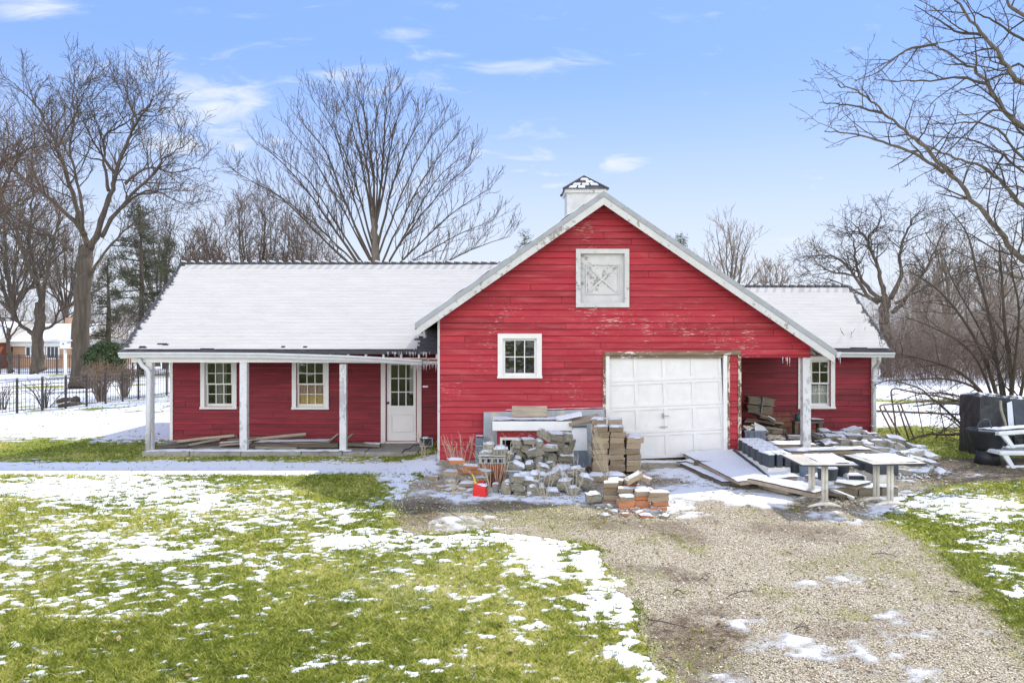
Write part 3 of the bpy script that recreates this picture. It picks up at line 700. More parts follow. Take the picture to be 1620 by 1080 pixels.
# ---- attic hatch
x0, x1, z1, z0 = gx(911), gx(995), gz_(394), gz_(486); fw = 0.095
mb = MB()
for lo, hi in (((x0, DG - 0.05, z1 - fw), (x1, DG - 0.001, z1)), ((x0, DG - 0.05, z0), (x1, DG - 0.001, z0 + fw)), ((x0, DG - 0.05, z0 + fw), (x0 + fw, DG - 0.001, z1 - fw)), ((x1 - fw, DG - 0.05, z0 + fw), (x1, DG - 0.001, z1 - fw))):
    mb.box2(lo, hi, wear=0.03)
ho = mb.build('attic_hatch', 'white_peel', barn)
mb = MB(); a0, a1, b0, b1 = x0 + fw - 0.01, x1 - fw + 0.01, z0 + fw - 0.01, z1 - fw + 0.01
n = 10
for i in range(n):
    for k in range(n):
        u0 = a0 + (a1 - a0) * i / n; u1 = a0 + (a1 - a0) * (i + 1) / n; w0 = b0 + (b1 - b0) * k / n; w1 = b0 + (b1 - b0) * (k + 1) / n
        wv = lambda u, w: 0.085 * max(0, 1 - math.hypot((u - (a0 + a1) / 2) / 0.42, (w - (b0 + b1) / 2 + 0.05) / 0.45)) + 0.03
        mb.add([(u0, DG + 0.03, w0), (u1, DG + 0.03, w0), (u1, DG + 0.03, w1), (u0, DG + 0.03, w1)], [(0, 1, 2, 3)], wear=[wv(u0, w0), wv(u1, w0), wv(u1, w1), wv(u0, w1)])
mb.build('panel', 'white_peel', ho)
mb = MB(); cx_, cz_ = (a0 + a1) / 2, (b0 + b1) / 2 - 0.02; w2, h2 = 0.33, 0.30
for s in (-1, 1):
    L = 2 * math.hypot(w2, h2) * 0.86
    mb.box((cx_, DG + 0.018 + 0.002 * s, cz_), (L, 0.024, 0.035), Matrix.Rotation(s * math.atan2(h2, w2), 3, 'Y'), wear=0.07)
for (c, d) in (((cx_, DG + 0.018, cz_ + h2), (0.7, 0.022, 0.02)), ((cx_, DG + 0.018, cz_ - h2), (0.7, 0.022, 0.02)), ((cx_ - w2, DG + 0.018, cz_), (0.02, 0.020, 0.56)), ((cx_ + w2, DG + 0.018, cz_), (0.02, 0.020, 0.56))):
    mb.box(c, d, wear=0.03)
mb.build('cross_brace', 'white_peel', ho)

# ---- entry door
x0, x1, z1, z0 = wx(603), wx(667), wz(566), wz(701)
mb = MB(); fw = 0.11
mb.box2((x0, DW - 0.05, z0), (x0 + fw, DW - 0.001, z1)); mb.box2((x1 - fw, DW - 0.05, z0), (x1, DW - 0.001, z1)); mb.box2((x0 + fw, DW - 0.05, z1 - 0.06), (x1 - fw, DW - 0.001, z1))
mb.box2((x0 + fw - 0.02, DW - 0.05, z0), (x1 - fw + 0.02, DW + 0.08, z0 + 0.045))
dc = mb.build('door_casing', 'white_paint', barn)
a0, a1, b0, b1 = x0 + fw, x1 - fw, z0 + 0.05, z1 - 0.06
gx0, gx1, gz0, gz1 = wx(618.5), wx(654), wz(641.5), wz(577)
mb = MB(); y0, y1 = DW + 0.005, DW + 0.05
mb.box2((a0, y0, b0), (gx0, y1, b1)); mb.box2((gx1, y0, b0), (a1, y1, b1)); mb.box2((gx0, y0, gz1), (gx1, y1, b1)); mb.box2((gx0, y0 + 0.004, b0 + 0.001), (gx1, y1, gz0))
for k in (1, 2):
    xx = gx0 + (gx1 - gx0) * k / 3; mb.box2((xx - 0.011, y0 + 0.003, gz0), (xx + 0.011, y1 - 0.003, gz1))
    zz = gz0 + (gz1 - gz0) * k / 3; mb.box2((gx0, y0 + 0.005, zz - 0.011), (gx1, y1 - 0.005, zz + 0.011))
do = mb.build('door', 'white_clean', barn)
mb = MB()
for i in range(3):
    for k in range(3):
        xa_ = gx0 + (gx1 - gx0) * i / 3; xb_ = gx0 + (gx1 - gx0) * (i + 1) / 3; za_ = gz0 + (gz1 - gz0) * k / 3; zb_ = gz0 + (gz1 - gz0) * (k + 1) / 3
        mb.add([(xa_, DW + 0.03, za_), (xb_, DW + 0.03, za_), (xb_, DW + 0.03, zb_), (xa_, DW + 0.03, zb_)], [(0, 1, 2, 3)])
mb.build('pane', 'glass', do)
mb = MB(); px0, px1, pz0, pz1 = wx(619), wx(654), wz(683), wz(655); w = 0.018
for lo, hi in (((px0, y0 - 0.010, pz1 - w), (px1, y0 + 0.005, pz1)), ((px0, y0 - 0.010, pz0), (px1, y0 + 0.005, pz0 + w)), ((px0, y0 - 0.010, pz0 + w), (px0 + w, y0 + 0.005, pz1 - w)), ((px1 - w, y0 - 0.010, pz0 + w), (px1, y0 + 0.005, pz1 - w))): mb.box2(lo, hi)
mb.build('panel', 'white_paint', do)
mb = MB(); mb.lathe([(0.0, -0.06), (0.022, -0.058), (0.03, -0.045), (0.024, -0.03), (0.012, -0.02), (0.03, -0.004), (0.03, 0.0)], (wx(614), y0, wz(637)), 14, Matrix.Rotation(R(-90), 3, 'X'))
mb.build('knob', 'black_plastic', do, smooth=True)
mb = MB(); mb.box2((wx(646), DW + 0.25, wz(625)), (wx(655), DW + 0.27, wz(572))); mb.build('curtain', 'curtain_white', do)

# ---- garage door, racked out of square in its opening
x0, x1, z1, z0 = gx(964), gx(1146), gz_(562), gz_(724)
cw, ch = (x1 - x0) / 2, (z1 - z0) / 2; gc = Vector(((x0 + x1) / 2 - 0.02, DG + 0.045, (z0 + z1) / 2 + 0.005))
GM = Matrix.Rotation(R(-2.3), 3, 'Y')
mb = MB(); W2, H2 = cw * 0.995, ch * 1.01
mb.box(gc + GM @ Vector((0, 0.012, 0)), (2 * W2, 0.025, 2 * H2), GM)
gdo = mb.build('garage_door', 'white_paint', barn)
for sct in range(4):
    m = MB(); hz = 2 * H2 / 4; zc = -H2 + hz * (sct + 0.5)
    def bx(cx2, cz2, w, h, t=0.018): m.box(gc + GM @ Vector((cx2, -t / 2 - 0.001, cz2)), (w, t, h), GM)
    bx(0, zc + hz / 2 - 0.032, 2 * W2, 0.058); bx(0, zc - hz / 2 + 0.032, 2 * W2, 0.058)
    for k in range(5):
        w = 0.075 if k in (1, 2, 3) else 0.06
        xx = -W2 + 2 * W2 * k / 4 + (0.03 if k == 0 else -0.03 if k == 4 else 0)
        bx(xx, zc, w, hz - 0.122)
    part(m.build('door_section', 'white_paint', gdo), 'panelled section of the garage door')
m = MB(); hp = gc + GM @ Vector((-0.06, -0.03, -0.19))
m.box(hp, (0.03, 0.03, 0.10), GM); m.box(hp + Vector((0.05, -0.02, 0)), (0.13, 0.014, 0.014)); m.box(gc + GM @ Vector((-0.06, -0.028, -0.42)), (0.16, 0.02, 0.018), GM)
m.build('latch', 'edge_metal', gdo)
mb = MB()
mb.rbox(((gx(956) + gx(1171)) / 2, DG - 0.035, gz_(558.5)), (gx(1171) - gx(956), 0.06, 0.085), Matrix.Rotation(R(-0.3), 3, 'Y'), 0.012, 1)
mb.rbox(((gx(962) + gx(1150)) / 2, DG - 0.012, gz_(564) - 0.005), (gx(1150) - gx(962), 0.03, 0.05), None, 0.006, 1)
part(mb.build('door_header', 'raw_wood', barn), 'rotten bare wooden header over the garage door')
board('door_jamb', 'white_paint', (gx(958), DG - 0.028, -0.05), (gx(964), DG + 0.06, gz_(563)))
board('door_jamb', 'white_paint', (gx(1144), DG - 0.034, -0.05), (gx(1150), DG + 0.06, gz_(562)))
mk('flaky', (0.62, 0.57, 0.50), (0.50, 0.42, 0.34), 20, bump=0.8, dist=0.01, peel=((0.16, 0.10, 0.06), 0.76, 0.80, 16, (1, 1, 0.5)))
board('door_trim', 'flaky', (gx(953.5), DG - 0.04, 0.0), (gx(958), DG - 0.001, gz_(562)))
board('door_trim', 'flaky', (gx(1150), DG - 0.036, -0.05), (gx(1154), DG - 0.001, gz_(562)))
board('door_trim', 'flaky', (gx(1167), DG - 0.036, -0.05), (gx(1172), DG + 0.10, gz_(560)))
# ---- icicles
def icicles(spec, n, seed):
    r = random.Random(seed); mb = MB()
    for _ in range(n):
        f = r.random(); a, b = spec; p = Vector(a).lerp(Vector(b), f); L = r.uniform(0.05, 0.24) * (0.6 + 0.4 * r.random())
        mb.tube([p, p - Vector((0, 0, L * 0.4)), p - Vector((0, 0, L))], [0.011, 0.008, 0.002], 6)
    return mb.build('icicle', 'ice', barn, smooth=True)
icicles((P(650, 573, 17.88), P(692, 573, 17.88)), 22, 3); icicles((P(610, 556.5, 17.93), P(680, 556.5, 17.93)), 24, 4); icicles((P(1238, 565, 16.36), P(1250, 565, 16.36)), 5, 5)
icicles((P(1326, 566, 18.72), P(1330, 566, 18.72)), 2, 6)
# ---- cupola
cy = 20.5; cw = 0.47; cx_ = XA
mb = MB(); mb.box2((cx_ - cw, cy - cw, 4.9), (cx_ + cw, cy + cw, 6.16))
mb.box2((cx_ - cw - 0.05, cy - cw - 0.05, 6.08), (cx_ + cw + 0.05, cy + cw + 0.05, 6.17))
co = mb.build('cupola', 'white_peel', barn)
mb = MB(); e = cw + 0.09
rf = [(cx_ - e, cy - e, 6.17), (cx_ + e, cy - e, 6.17), (cx_ + e, cy + e, 6.17), (cx_ - e, cy + e, 6.17), (cx_, cy, 6.56)]
mb.add(rf, [(0, 1, 4), (1, 2, 4), (2, 3, 4), (3, 0, 4), (3, 2, 1, 0)])
cr = mb.build('cupola_roof', 'shingle', co)
mb = MB(); r = random.Random(2)
def tri_pt(a, b, c, u, v): return Vector(a) * (1 - u - v) + Vector(b) * u + Vector(c) * v
for side in range(4):
    A, B, T = Vector(rf[side]), Vector(rf[(side + 1) % 4]), Vector(rf[4]); nn = (B - A).cross(T - A).normalized()
    for row in range(4):
        f = row / 4.6 + 0.05; L = (1 - f)
        nseg = max(1, int(5 * L))
        for k in range(nseg):
            if r.random() < 0.42: continue
            u0 = (k + 0.12) / nseg; u1 = (k + 0.9) / nseg
            e0 = A.lerp(T, f); e1 = B.lerp(T, f); g0 = A.lerp(T, f + 0.14); g1 = B.lerp(T, f + 0.14)
            q = [e0.lerp(e1, u0 * 0.86 + 0.07), e0.lerp(e1, u1 * 0.86 + 0.07), g0.lerp(g1, u1 * 0.86 + 0.07), g0.lerp(g1, u0 * 0.86 + 0.07)]
            mb.hexa([v + nn * 0.004 for v in q], [v + nn * 0.03 for v in q])
mb.build('snow_cover', 'snow', cr)
mb = MB()
for k in range(4): mb.tube([rf[k], Vector(rf[4]) + Vector((0, 0, 0.015))], 0.035, 6)
mb.build('ridge_cap', 'ridge_shingle', cr)
# ------------------------------------------------------------------ ground
def gpt(px, py): D = GD(py); return (SX(px, D), D)
DRIVE = [gpt(*q) for q in ((690, 724), (650, 772), (618, 800), (622, 832), (660, 846), (760, 838), (850, 848), (925, 860), (962, 895), (990, 940), (1003, 1000), (1050, 1075), (1110, 1200), (1180, 1500),
                           (2300, 1500), (1900, 1200), (1700, 1062), (1610, 990), (1548, 936), (1500, 888), (1440, 840), (1400, 824), (1430, 790), (1500, 768), (1640, 760), (1760, 758), (1760, 724))]
def sdist(x, y, poly):
    """signed distance to a polygon, positive inside"""
    inside = np.zeros(x.shape, bool); d2 = np.full(x.shape, 1e9)
    n = len(poly)
    for i in range(n):
        (x0, y0), (x1, y1) = poly[i], poly[(i + 1) % n]
        c = ((y0 > y) != (y1 > y)) & (x < (x1 - x0) * (y - y0) / (y1 - y0 + 1e-12) + x0); inside ^= c
        t = np.clip(((x - x0) * (x1 - x0) + (y - y0) * (y1 - y0)) / ((x1 - x0) ** 2 + (y1 - y0) ** 2 + 1e-12), 0, 1)
        d2 = np.minimum(d2, (x - x0 - t * (x1 - x0)) ** 2 + (y - y0 - t * (y1 - y0)) ** 2)
    d = np.sqrt(d2); return np.where(inside, d, -d)
def zbase(x, y):
    z = -0.17 * sstep(14.3, 16.6, y) * (1 - sstep(19.5, 24, y)) * (1 - sstep(-2.6, -1.4, x))
    z = z - 0.02 * np.clip(y - 30, 0, 60) - 0.004 * np.clip(y - 90, 0, 400)
    z = z + 0.05 * (fbm(x * 0.35, y * 0.35, 40, 2) - 0.5) * sstep(2, 6, np.abs(y - 17.5) + 0 * x)
    mx, my = gpt(668, 816)
    z = z + 0.10 * np.exp(-((x - mx) / 0.75) ** 2 - ((y - my) / 0.5) ** 2)
    return z
def gz(x, y): return float(zbase(np.array([float(x)]), np.array([float(y)]))[0])
BLOBS = [  # photo position, half sizes, amount
    (150, 772, 190, 26, .92), (390, 757, 110, 12, -.15), (540, 772, 62, 24, -.75), (430, 802, 180, 28, .60), (150, 845, 190, 40, .38), (20, 910, 80, 45, .5), (300, 890, 200, 40, .36), (140, 965, 140, 18, .40),
    (635, 765, 34, 32, .95), (575, 848, 120, 20, .50), (655, 862, 120, 14, .35), (858, 880, 44, 48, 1.15), (770, 845, 90, 12, .75), (820, 988, 34, 20, .42), (925, 975, 24, 26, .45), (225, 1000, 40, 12, .30), (985, 985, 16, 70, .55), (950, 890, 30, 22, .5), (1020, 1060, 26, 22, .6),
    (650, 920, 60, 40, .18), (800, 900, 26, 22, .3), (700, 1060, 60, 16, .2), (60, 1030, 90, 24, .30), (520, 1010, 120, 30, .12), (240, 880, 70, 12, .3), (470, 940, 40, 14, .2),
    (1470, 690, 130, 17, -1.35), (1470, 634, 130, 5, -1.2), (1500, 722, 150, 8, -0.3), (130, 702, 190, 11, -0.55), (60, 690, 60, 5, -.3), (150, 668, 250, 14, .5),
    (1500, 800, 130, 22, .75), (1590, 862, 60, 14, .70), (1580, 830, 70, 20, .5), (1600, 905, 50, 14, .5), (1560, 885, 30, 10, .45), (1610, 935, 34, 12, .45), (1520, 850, 30, 10, .4), (1500, 842, 60, 12, -.35), (1540, 900, 34, 26, -.3), (1610, 985, 60, 25, -.4)]
DBLOBS = [
    (770, 782, 120, 14, 1.35), (900, 785, 80, 14, 1.2), (660, 745, 60, 26, 1.2), (1050, 745, 60, 8, .8), (1120, 770, 100, 26, 1.3), (1050, 780, 60, 14, .5), (1240, 790, 60, 12, .7), (1020, 800, 80, 14, .95), (1090, 812, 50, 12, .6), (1190, 795, 60, 10, .9), (1350, 815, 90, 14, .95), (1430, 800, 60, 20, 1.0), (1500, 790, 90, 20, 1.0), (1300, 780, 80, 16, .7),
    (760, 826, 75, 14, .95), (690, 845, 50, 8, .5), (1350, 916, 70, 14, .62), (1250, 925, 50, 12, .5), (1240, 1020, 70, 28, .6), (1500, 985, 120, 26, .6), (1130, 1075, 70, 26, .6), (1480, 1070, 80, 26, .6), (1180, 985, 60, 16, .45), (1350, 1040, 200, 40, .3),
    (1500, 752, 120, 7, .35), (1440, 755, 40, 10, .5), (1600, 748, 60, 6, .2), (1080, 775, 50, 10, -.35), (1020, 765, 26, 10, -.3)]
def gblobs(px, py, bl):
    s = 0
    for (cx, cy, rx, ry, a) in bl: s = s + a * np.exp(-(((px - cx) / rx) ** 2 + ((py - cy) / ry) ** 2) ** 1.5)
    return s
def fields(x, y):
    yy = np.maximum(y, 1.2); px = CX + x * FPX / yy; py = HY + CAMH * FPX / yy
    wx_ = x + 0.35 * (fbm(x * 0.9, y * 0.9, 60, 3) - 0.5); wy_ = y + 0.5 * (fbm(x * 0.9, y * 0.9, 61, 3) - 0.5)
    pxw = CX + wx_ * FPX / np.maximum(wy_, 1.2); pyw = HY + CAMH * FPX / np.maximum(wy_, 1.2)
    dsd = sdist(x + 0.42 * (fbm(x * 2.6, y * 2.6, 70, 4, 0.7) - 0.5), y + 0.42 * (fbm(x * 2.6, y * 2.6, 71, 4, 0.7) - 0.5), DRIVE)
    N = 0.65 * (fbm(x * 1.3, y * 1.8, 1, 3) - 0.5) + 1.9 * (fbm(x * 4.6, y * 7.4, 2, 4, 0.75) - 0.5) + 1.5 * (fbm(x * 12, y * 16, 8, 2, 0.8) - 0.5)
    S = -0.37 + 0 * x
    S = S + 1.25 * (sstep(714, 722, pyw) * (1 - sstep(740, 752, pyw))) * (1 - sstep(690, 720, px))
    S = S + 0.62 * (1 - sstep(684, 696, pyw)) * (px < 760)
    S = S + 1.35 * (1 - sstep(668, 690, pyw)) * (px >= 760)
    S = S + 0.9 * sstep(0.55, 0.8, fbm(x * 0.2, y * 0.2, 9, 3)) * (y < 4)
    S = S + gblobs(pxw, pyw, BLOBS)
    S = S + 0.60 * np.exp(-((dsd + 0.22) / 0.2) ** 2) * sstep(850, 880, py) * (px < 1100) * sstep(0.35, 0.6, fbm(x * 1.2, y * 1.2, 14, 2))
    Sl = S + N
    far = sstep(24, 34, y)
    Sl = Sl * 1.0 + 0.1 * far
    Nd = 1.5 * (fbm(x * 2.0, y * 2.4, 3, 4) - 0.5) + 1.2 * (fbm(x * 8, y * 9, 4, 4) - 0.5)
    Sd = -0.80 + gblobs(pxw, pyw, DBLOBS) + Nd
    dirt = np.exp(-(((px - 665) / 48) ** 2 + ((py - 812) / 24) ** 2) ** 1.5) + np.exp(-(((px - 800) / 130) ** 2 + ((py - 797) / 8) ** 2)) * 0.9 + 1.3 * np.exp(-(((px - 1125) / 60) ** 2 + ((py - 990) / 32) ** 2)) * sstep(.3, .55, fbm(x * 2.5, y * 2.5, 31, 3))  # flat band before the stone pile paints the gable's shadow edge; rest is dirt
    dirt = dirt + sstep(1420, 1480, px) * (py < 765) + 0.7 * np.exp(-(((px - 1040) / 70) ** 2 + ((py - 755) / 14) ** 2)) + 0.75 * np.exp(-(((px - 1270) / 70) ** 2 + ((py - 806) / 12) ** 2)) + 0.9 * np.exp(-(((px - 1080) / 30) ** 2 + ((py - 912) / 10) ** 2))  # patch at the left table's feet is its painted shadow; the rest soil
    dirt = dirt + 0.75 * sstep(0.52, 0.74, fbm(x * 0.75 + 3, y * 1.1, 88, 4)) * (dsd > 0.1) * sstep(790, 830, py)
    moss = np.exp(-(((px - 830) / 150) ** 2 + ((py - 818) / 20) ** 2)) + 0.8 * np.exp(-(((px - 1095) / 60) ** 2 + ((py - 1050) / 32) ** 2)) + 0.6 * sstep(.55, .75, fbm(x * 1.8, y * 1.8, 33, 3)) + 0.9 * np.exp(-(dsd / 0.22) ** 2) * (px > 1380)
    straw = np.clip(0.35 + 1.7 * (fbm(x * 0.8, y * 0.9, 21, 4) - 0.5) + 0.6 * (fbm(x * 3, y * 3, 22, 3) - 0.5), 0, 1)
    straw = np.clip(straw + 0.30 * np.exp(-(((px - 760) / 200) ** 2 + ((py - 1010) / 90) ** 2)) - 0.35 * np.exp(-(((px - 1560) / 90) ** 2 + ((py - 910) / 60) ** 2)) - 0.2 * np.exp(-((dsd + 0.35) / 0.4) ** 2), 0, 1)
    frost = np.exp(-(((px - 640) / 110) ** 2 + ((py - 925) / 46) ** 2)) * sstep(.35, .65, fbm(x * 2, y * 2, 41, 4))
    return dict(S=Sl, Sd=Sd, dsd=dsd, dirt=np.clip(dirt, 0, 1), moss=np.clip(moss, 0, 1), straw=straw, frost=frost)

def growth(a, step, stop, g=1.22):
    out = []; s = step
    while a < stop: s *= g; a += s; out.append(a)
    return out
xs = list(np.arange(-10.2, 10.21, 0.032)); gr = growth(10.2, 0.032, 420); xs = sorted([-v for v in gr]) + xs + gr
ys = list(np.arange(5.6, 14.0, 0.026)) + list(np.arange(14.0, 20.0, 0.045)); ys = sorted([5.6 - (v - 5.6) for v in growth(5.6, 0.03, 80)]) + ys + growth(ys[-1], 0.045, 900, 1.09)
xs, ys = np.array(xs), np.array(ys)
GXX, GYY = np.meshgrid(xs, ys)
F_ = fields(GXX, GYY)
zb_ = zbase(GXX, GYY)
lift = 0.011 * sstep(-0.06, 0.22, F_['S']) * (F_['dsd'] < 0.05) * (1 - sstep(24, 40, GYY))
micro = 0.012 * (fbm(GXX * 9, GYY * 9, 51, 2) - 0.5) * (1 - sstep(14, 20, GYY))
Zl = zb_ + lift + micro - 0.035 * sstep(0.0, 0.10, F_['dsd'])       # tucked under the drive
ny, nx = GXX.shape; idx = np.arange(ny * nx).reshape(ny, nx)
quads = np.stack([idx[:-1, :-1], idx[:-1, 1:], idx[1:, 1:], idx[1:, :-1]], -1)

def ground_mats():
    def base(name):
        m = bpy.data.materials.new(name); m.use_nodes = True; nt = m.node_tree; b = nt.nodes['Principled BSDF']; b.inputs['Specular IOR Level'].default_value = 0.15
        MATS[name] = m; return m, nt, nt.nodes, nt.links, b
    def helpers(N, L):
        tc = N.new('ShaderNodeTexCoord')
        def noise(s, d=6, r=0.6, st=(1, 1, 1)):
            mp = N.new('ShaderNodeMapping'); mp.inputs['Scale'].default_value = st; L.new(tc.outputs['Object'], mp.inputs[0])
            n = N.new('ShaderNodeTexNoise'); n.inputs['Scale'].default_value = s; n.inputs['Detail'].default_value = d; n.inputs['Roughness'].default_value = r; L.new(mp.outputs[0], n.inputs[0]); return n.outputs[0]
        def attr(a):
            n = N.new('ShaderNodeAttribute'); n.attribute_name = a; return n.outputs['Fac']
        def mr(v, a, b, c=0, d=1, smooth=False):
            n = N.new('ShaderNodeMapRange'); n.inputs[1].default_value = a; n.inputs[2].default_value = b; n.inputs[3].default_value = c; n.inputs[4].default_value = d
            if smooth: n.interpolation_type = 'SMOOTHSTEP'
            L.new(v, n.inputs[0]); return n.outputs[0]
        def mix(f, a, b):
            x = N.new('ShaderNodeMix'); x.data_type = 'RGBA'
            for s, v in ((0, f), (6, a), (7, b)):
                if isinstance(v, tuple): x.inputs[s].default_value = (*v, 1)
                elif isinstance(v, float): x.inputs[s].default_value = v
                else: L.new(v, x.inputs[s])
            return x.outputs[2]
        def ma(op, a, b):
            x = N.new('ShaderNodeMath'); x.operation = op
            for i, v in enumerate((a, b)):
                if isinstance(v, (int, float)): x.inputs[i].default_value = v
                else: L.new(v, x.inputs[i])
            return x.outputs[0]
        return tc, noise, attr, mr, mix, ma
    SNOWC = (0.70, 0.71, 0.73)
    # lawn
    m, nt, N, L, b = base('lawn'); tc, noise, attr, mr, mix, ma = helpers(N, L)
    st = ma('ADD', attr('straw'), ma('MULTIPLY', ma('SUBTRACT', noise(28, 5, 0.7), 0.5), 1.1))
    col = mix(mr(st, 0.15, 0.9), (0.19, 0.235, 0.035), (0.50, 0.45, 0.15))
    col = mix(mr(noise(60, 5, 0.8), 0.52, 0.75), col, (0.075, 0.085, 0.02))
    col = mix(mr(noise(45, 4, 0.8, (1.6, 1, 1)), 0.60, 0.75), col, (0.46, 0.40, 0.18))
    col = mix(ma('MULTIPLY', attr('frost'), mr(noise(50, 6, 0.8), 0.40, 0.62)), col, (0.60, 0.60, 0.56))
    sn = ma('ADD', attr('snow'), ma('MULTIPLY', ma('SUBTRACT', noise(30, 8, 0.85), 0.5), 1.3))
    sf = mr(sn, -0.04, 0.16, smooth=True)
    col = mix(sf, col, SNOWC); L.new(col, b.inputs['Base Color']); b.inputs['Roughness'].default_value = 0.9
    hb = ma('ADD', ma('MULTIPLY', noise(70, 6, 0.75), ma('SUBTRACT', 1.0, ma('MULTIPLY', sf, 0.75))), ma('MULTIPLY', sf, 0.8))
    bp = N.new('ShaderNodeBump'); bp.inputs['Strength'].default_value = 0.9; bp.inputs['Distance'].default_value = 0.022; L.new(hb, bp.inputs['Height']); L.new(bp.outputs[0], b.inputs['Normal'])
    # gravel drive
    m, nt, N, L, b = base('drive'); tc, noise, attr, mr, mix, ma = helpers(N, L)
    v = N.new('ShaderNodeTexVoronoi'); v.inputs['Scale'].default_value = 72; L.new(tc.outputs['Object'], v.inputs['Vector'])
    v2 = N.new('ShaderNodeTexVoronoi'); v2.inputs['Scale'].default_value = 24; L.new(tc.outputs['Object'], v2.inputs['Vector'])
    sp = N.new('ShaderNodeSeparateColor'); L.new(v.outputs['Color'], sp.inputs[0])
    rp = N.new('ShaderNodeValToRGB'); L.new(sp.outputs[0], rp.inputs[0]); e = rp.color_ramp.elements
    e[0].position = 0.0; e[0].color = (0.24, 0.185, 0.13, 1); e[1].position = 1.0; e[1].color = (0.80, 0.74, 0.64, 1)
    for p_, c_ in ((0.25, (0.42, 0.35, 0.235, 1)), (0.5, (0.55, 0.475, 0.34, 1)), (0.75, (0.65, 0.57, 0.45, 1))):
        q = e.new(p_); q.color = c_
    col = mix(mr(noise(3.0, 4), 0.35, 0.7), rp.outputs[0], (0.58, 0.50, 0.355))
    col = mix(0.45, rp.outputs[0], col)
    col = mix(mr(v.outputs['Distance'], 0.45, 0.75), col, (0.10, 0.085, 0.06))
    col = mix(ma('MULTIPLY', attr('moss'), mr(noise(14, 6, 0.75), 0.38, 0.60)), col, (0.22, 0.21, 0.075))
    col = mix(ma('MULTIPLY', attr('moss'), mr(noise(40, 6, 0.75), 0.5, 0.66)), col, (0.36, 0.32, 0.17))
    dr = ma('MULTIPLY', attr('dirt'), mr(noise(9, 6, 0.8), 0.25, 0.6))  # soil colour also carries the painted gable and table shadows
    col = mix(dr, col, mix(mr(noise(50, 4, 0.8), 0.4, 0.65), (0.055, 0.036, 0.022), (0.19, 0.13, 0.085)))
    sn = ma('ADD', attr('snow'), ma('MULTIPLY', ma('SUBTRACT', noise(44, 8, 0.85), 0.5), 1.5))
    sf = mr(sn, -0.22, 0.34, smooth=True)
    col = mix(sf, col, SNOWC); L.new(col, b.inputs['Base Color']); b.inputs['Roughness'].default_value = 0.95
    hb = ma('ADD', ma('MULTIPLY', ma('SUBTRACT', 1.0, v.outputs['Distance']), ma('SUBTRACT', 1.0, sf)), ma('MULTIPLY', noise(60, 5, 0.7), 0.7))
    bp = N.new('ShaderNodeBump'); bp.inputs['Strength'].default_value = 0.9; bp.inputs['Distance'].default_value = 0.016; L.new(hb, bp.inputs['Height']); L.new(bp.outputs[0], b.inputs['Normal'])
    # blades and pebbles: colour from an attribute
    for nm, cols, rg in (('blade', ((0.14, 0.17, 0.025), (0.34, 0.385, 0.055), (0.64, 0.59, 0.18), (0.84, 0.75, 0.42)), 0.7), ('pebble', ((0.19, 0.14, 0.095), (0.46, 0.39, 0.27), (0.63, 0.56, 0.42), (0.86, 0.81, 0.70)), 0.9), ('straw', ((0.16, 0.11, 0.06), (0.30, 0.22, 0.13), (0.42, 0.33, 0.20), (0.5, 0.42, 0.28)), 0.9)):
        m, nt, N, L, b = base(nm); tc, noise, attr, mr, mix, ma = helpers(N, L)
        rp = N.new('ShaderNodeValToRGB'); L.new(attr('tone'), rp.inputs[0]); e = rp.color_ramp.elements
        e[0].color = (*cols[0], 1); e[1].color = (*cols[3], 1)
        q = e.new(0.35); q.color = (*cols[1], 1); q = e.new(0.7); q.color = (*cols[2], 1)
        L.new(rp.outputs[0], b.inputs['Base Color']); b.inputs['Roughness'].default_value = rg
        if nm == 'blade':
            tl = N.new('ShaderNodeBsdfTranslucent'); L.new(rp.outputs[0], tl.inputs[0]); ms = N.new('ShaderNodeMixShader'); ms.inputs[0].default_value = 0.5
            L.new(b.outputs[0], ms.inputs[1]); L.new(tl.outputs[0], ms.inputs[2]); L.new(ms.outputs[0], N['Material Output'].inputs[0])
ground_mats()
o = numesh('lawn', np.stack([GXX, GYY, Zl], -1).reshape(-1, 3), quads.reshape(-1, 4), 'lawn',
           dict(snow=F_['S'].ravel(), straw=F_['straw'].ravel(), frost=F_['frost'].ravel()), smooth=True)
tag(o, 'winter lawn of patchy melting snow over green and straw coloured grass', 'lawn', kind='structure')
dmask = (F_['dsd'] > 0); dq = quads[dmask[:-1, :-1] & dmask[1:, 1:] & dmask[1:, :-1] & dmask[:-1, 1:]]
Zd = zb_ + 0.004 + 0.016 * sstep(-0.05, 0.3, F_['Sd']) + 0.020 * (fbm(GXX * 14, GYY * 14, 52, 3) - 0.5)
used = np.unique(dq); mp = np.zeros(ny * nx, int); mp[used] = np.arange(len(used))
o = numesh('gravel_drive', np.stack([GXX, GYY, Zd], -1).reshape(-1, 3)[used], mp[dq], 'drive', dict(snow=F_['Sd'].ravel()[used], dirt=F_['dirt'].ravel()[used], moss=F_['moss'].ravel()[used]), smooth=True)
tag(o, 'pale gravel drive with thin frost, muddy patches and painted shadow', 'drive', kind='structure')

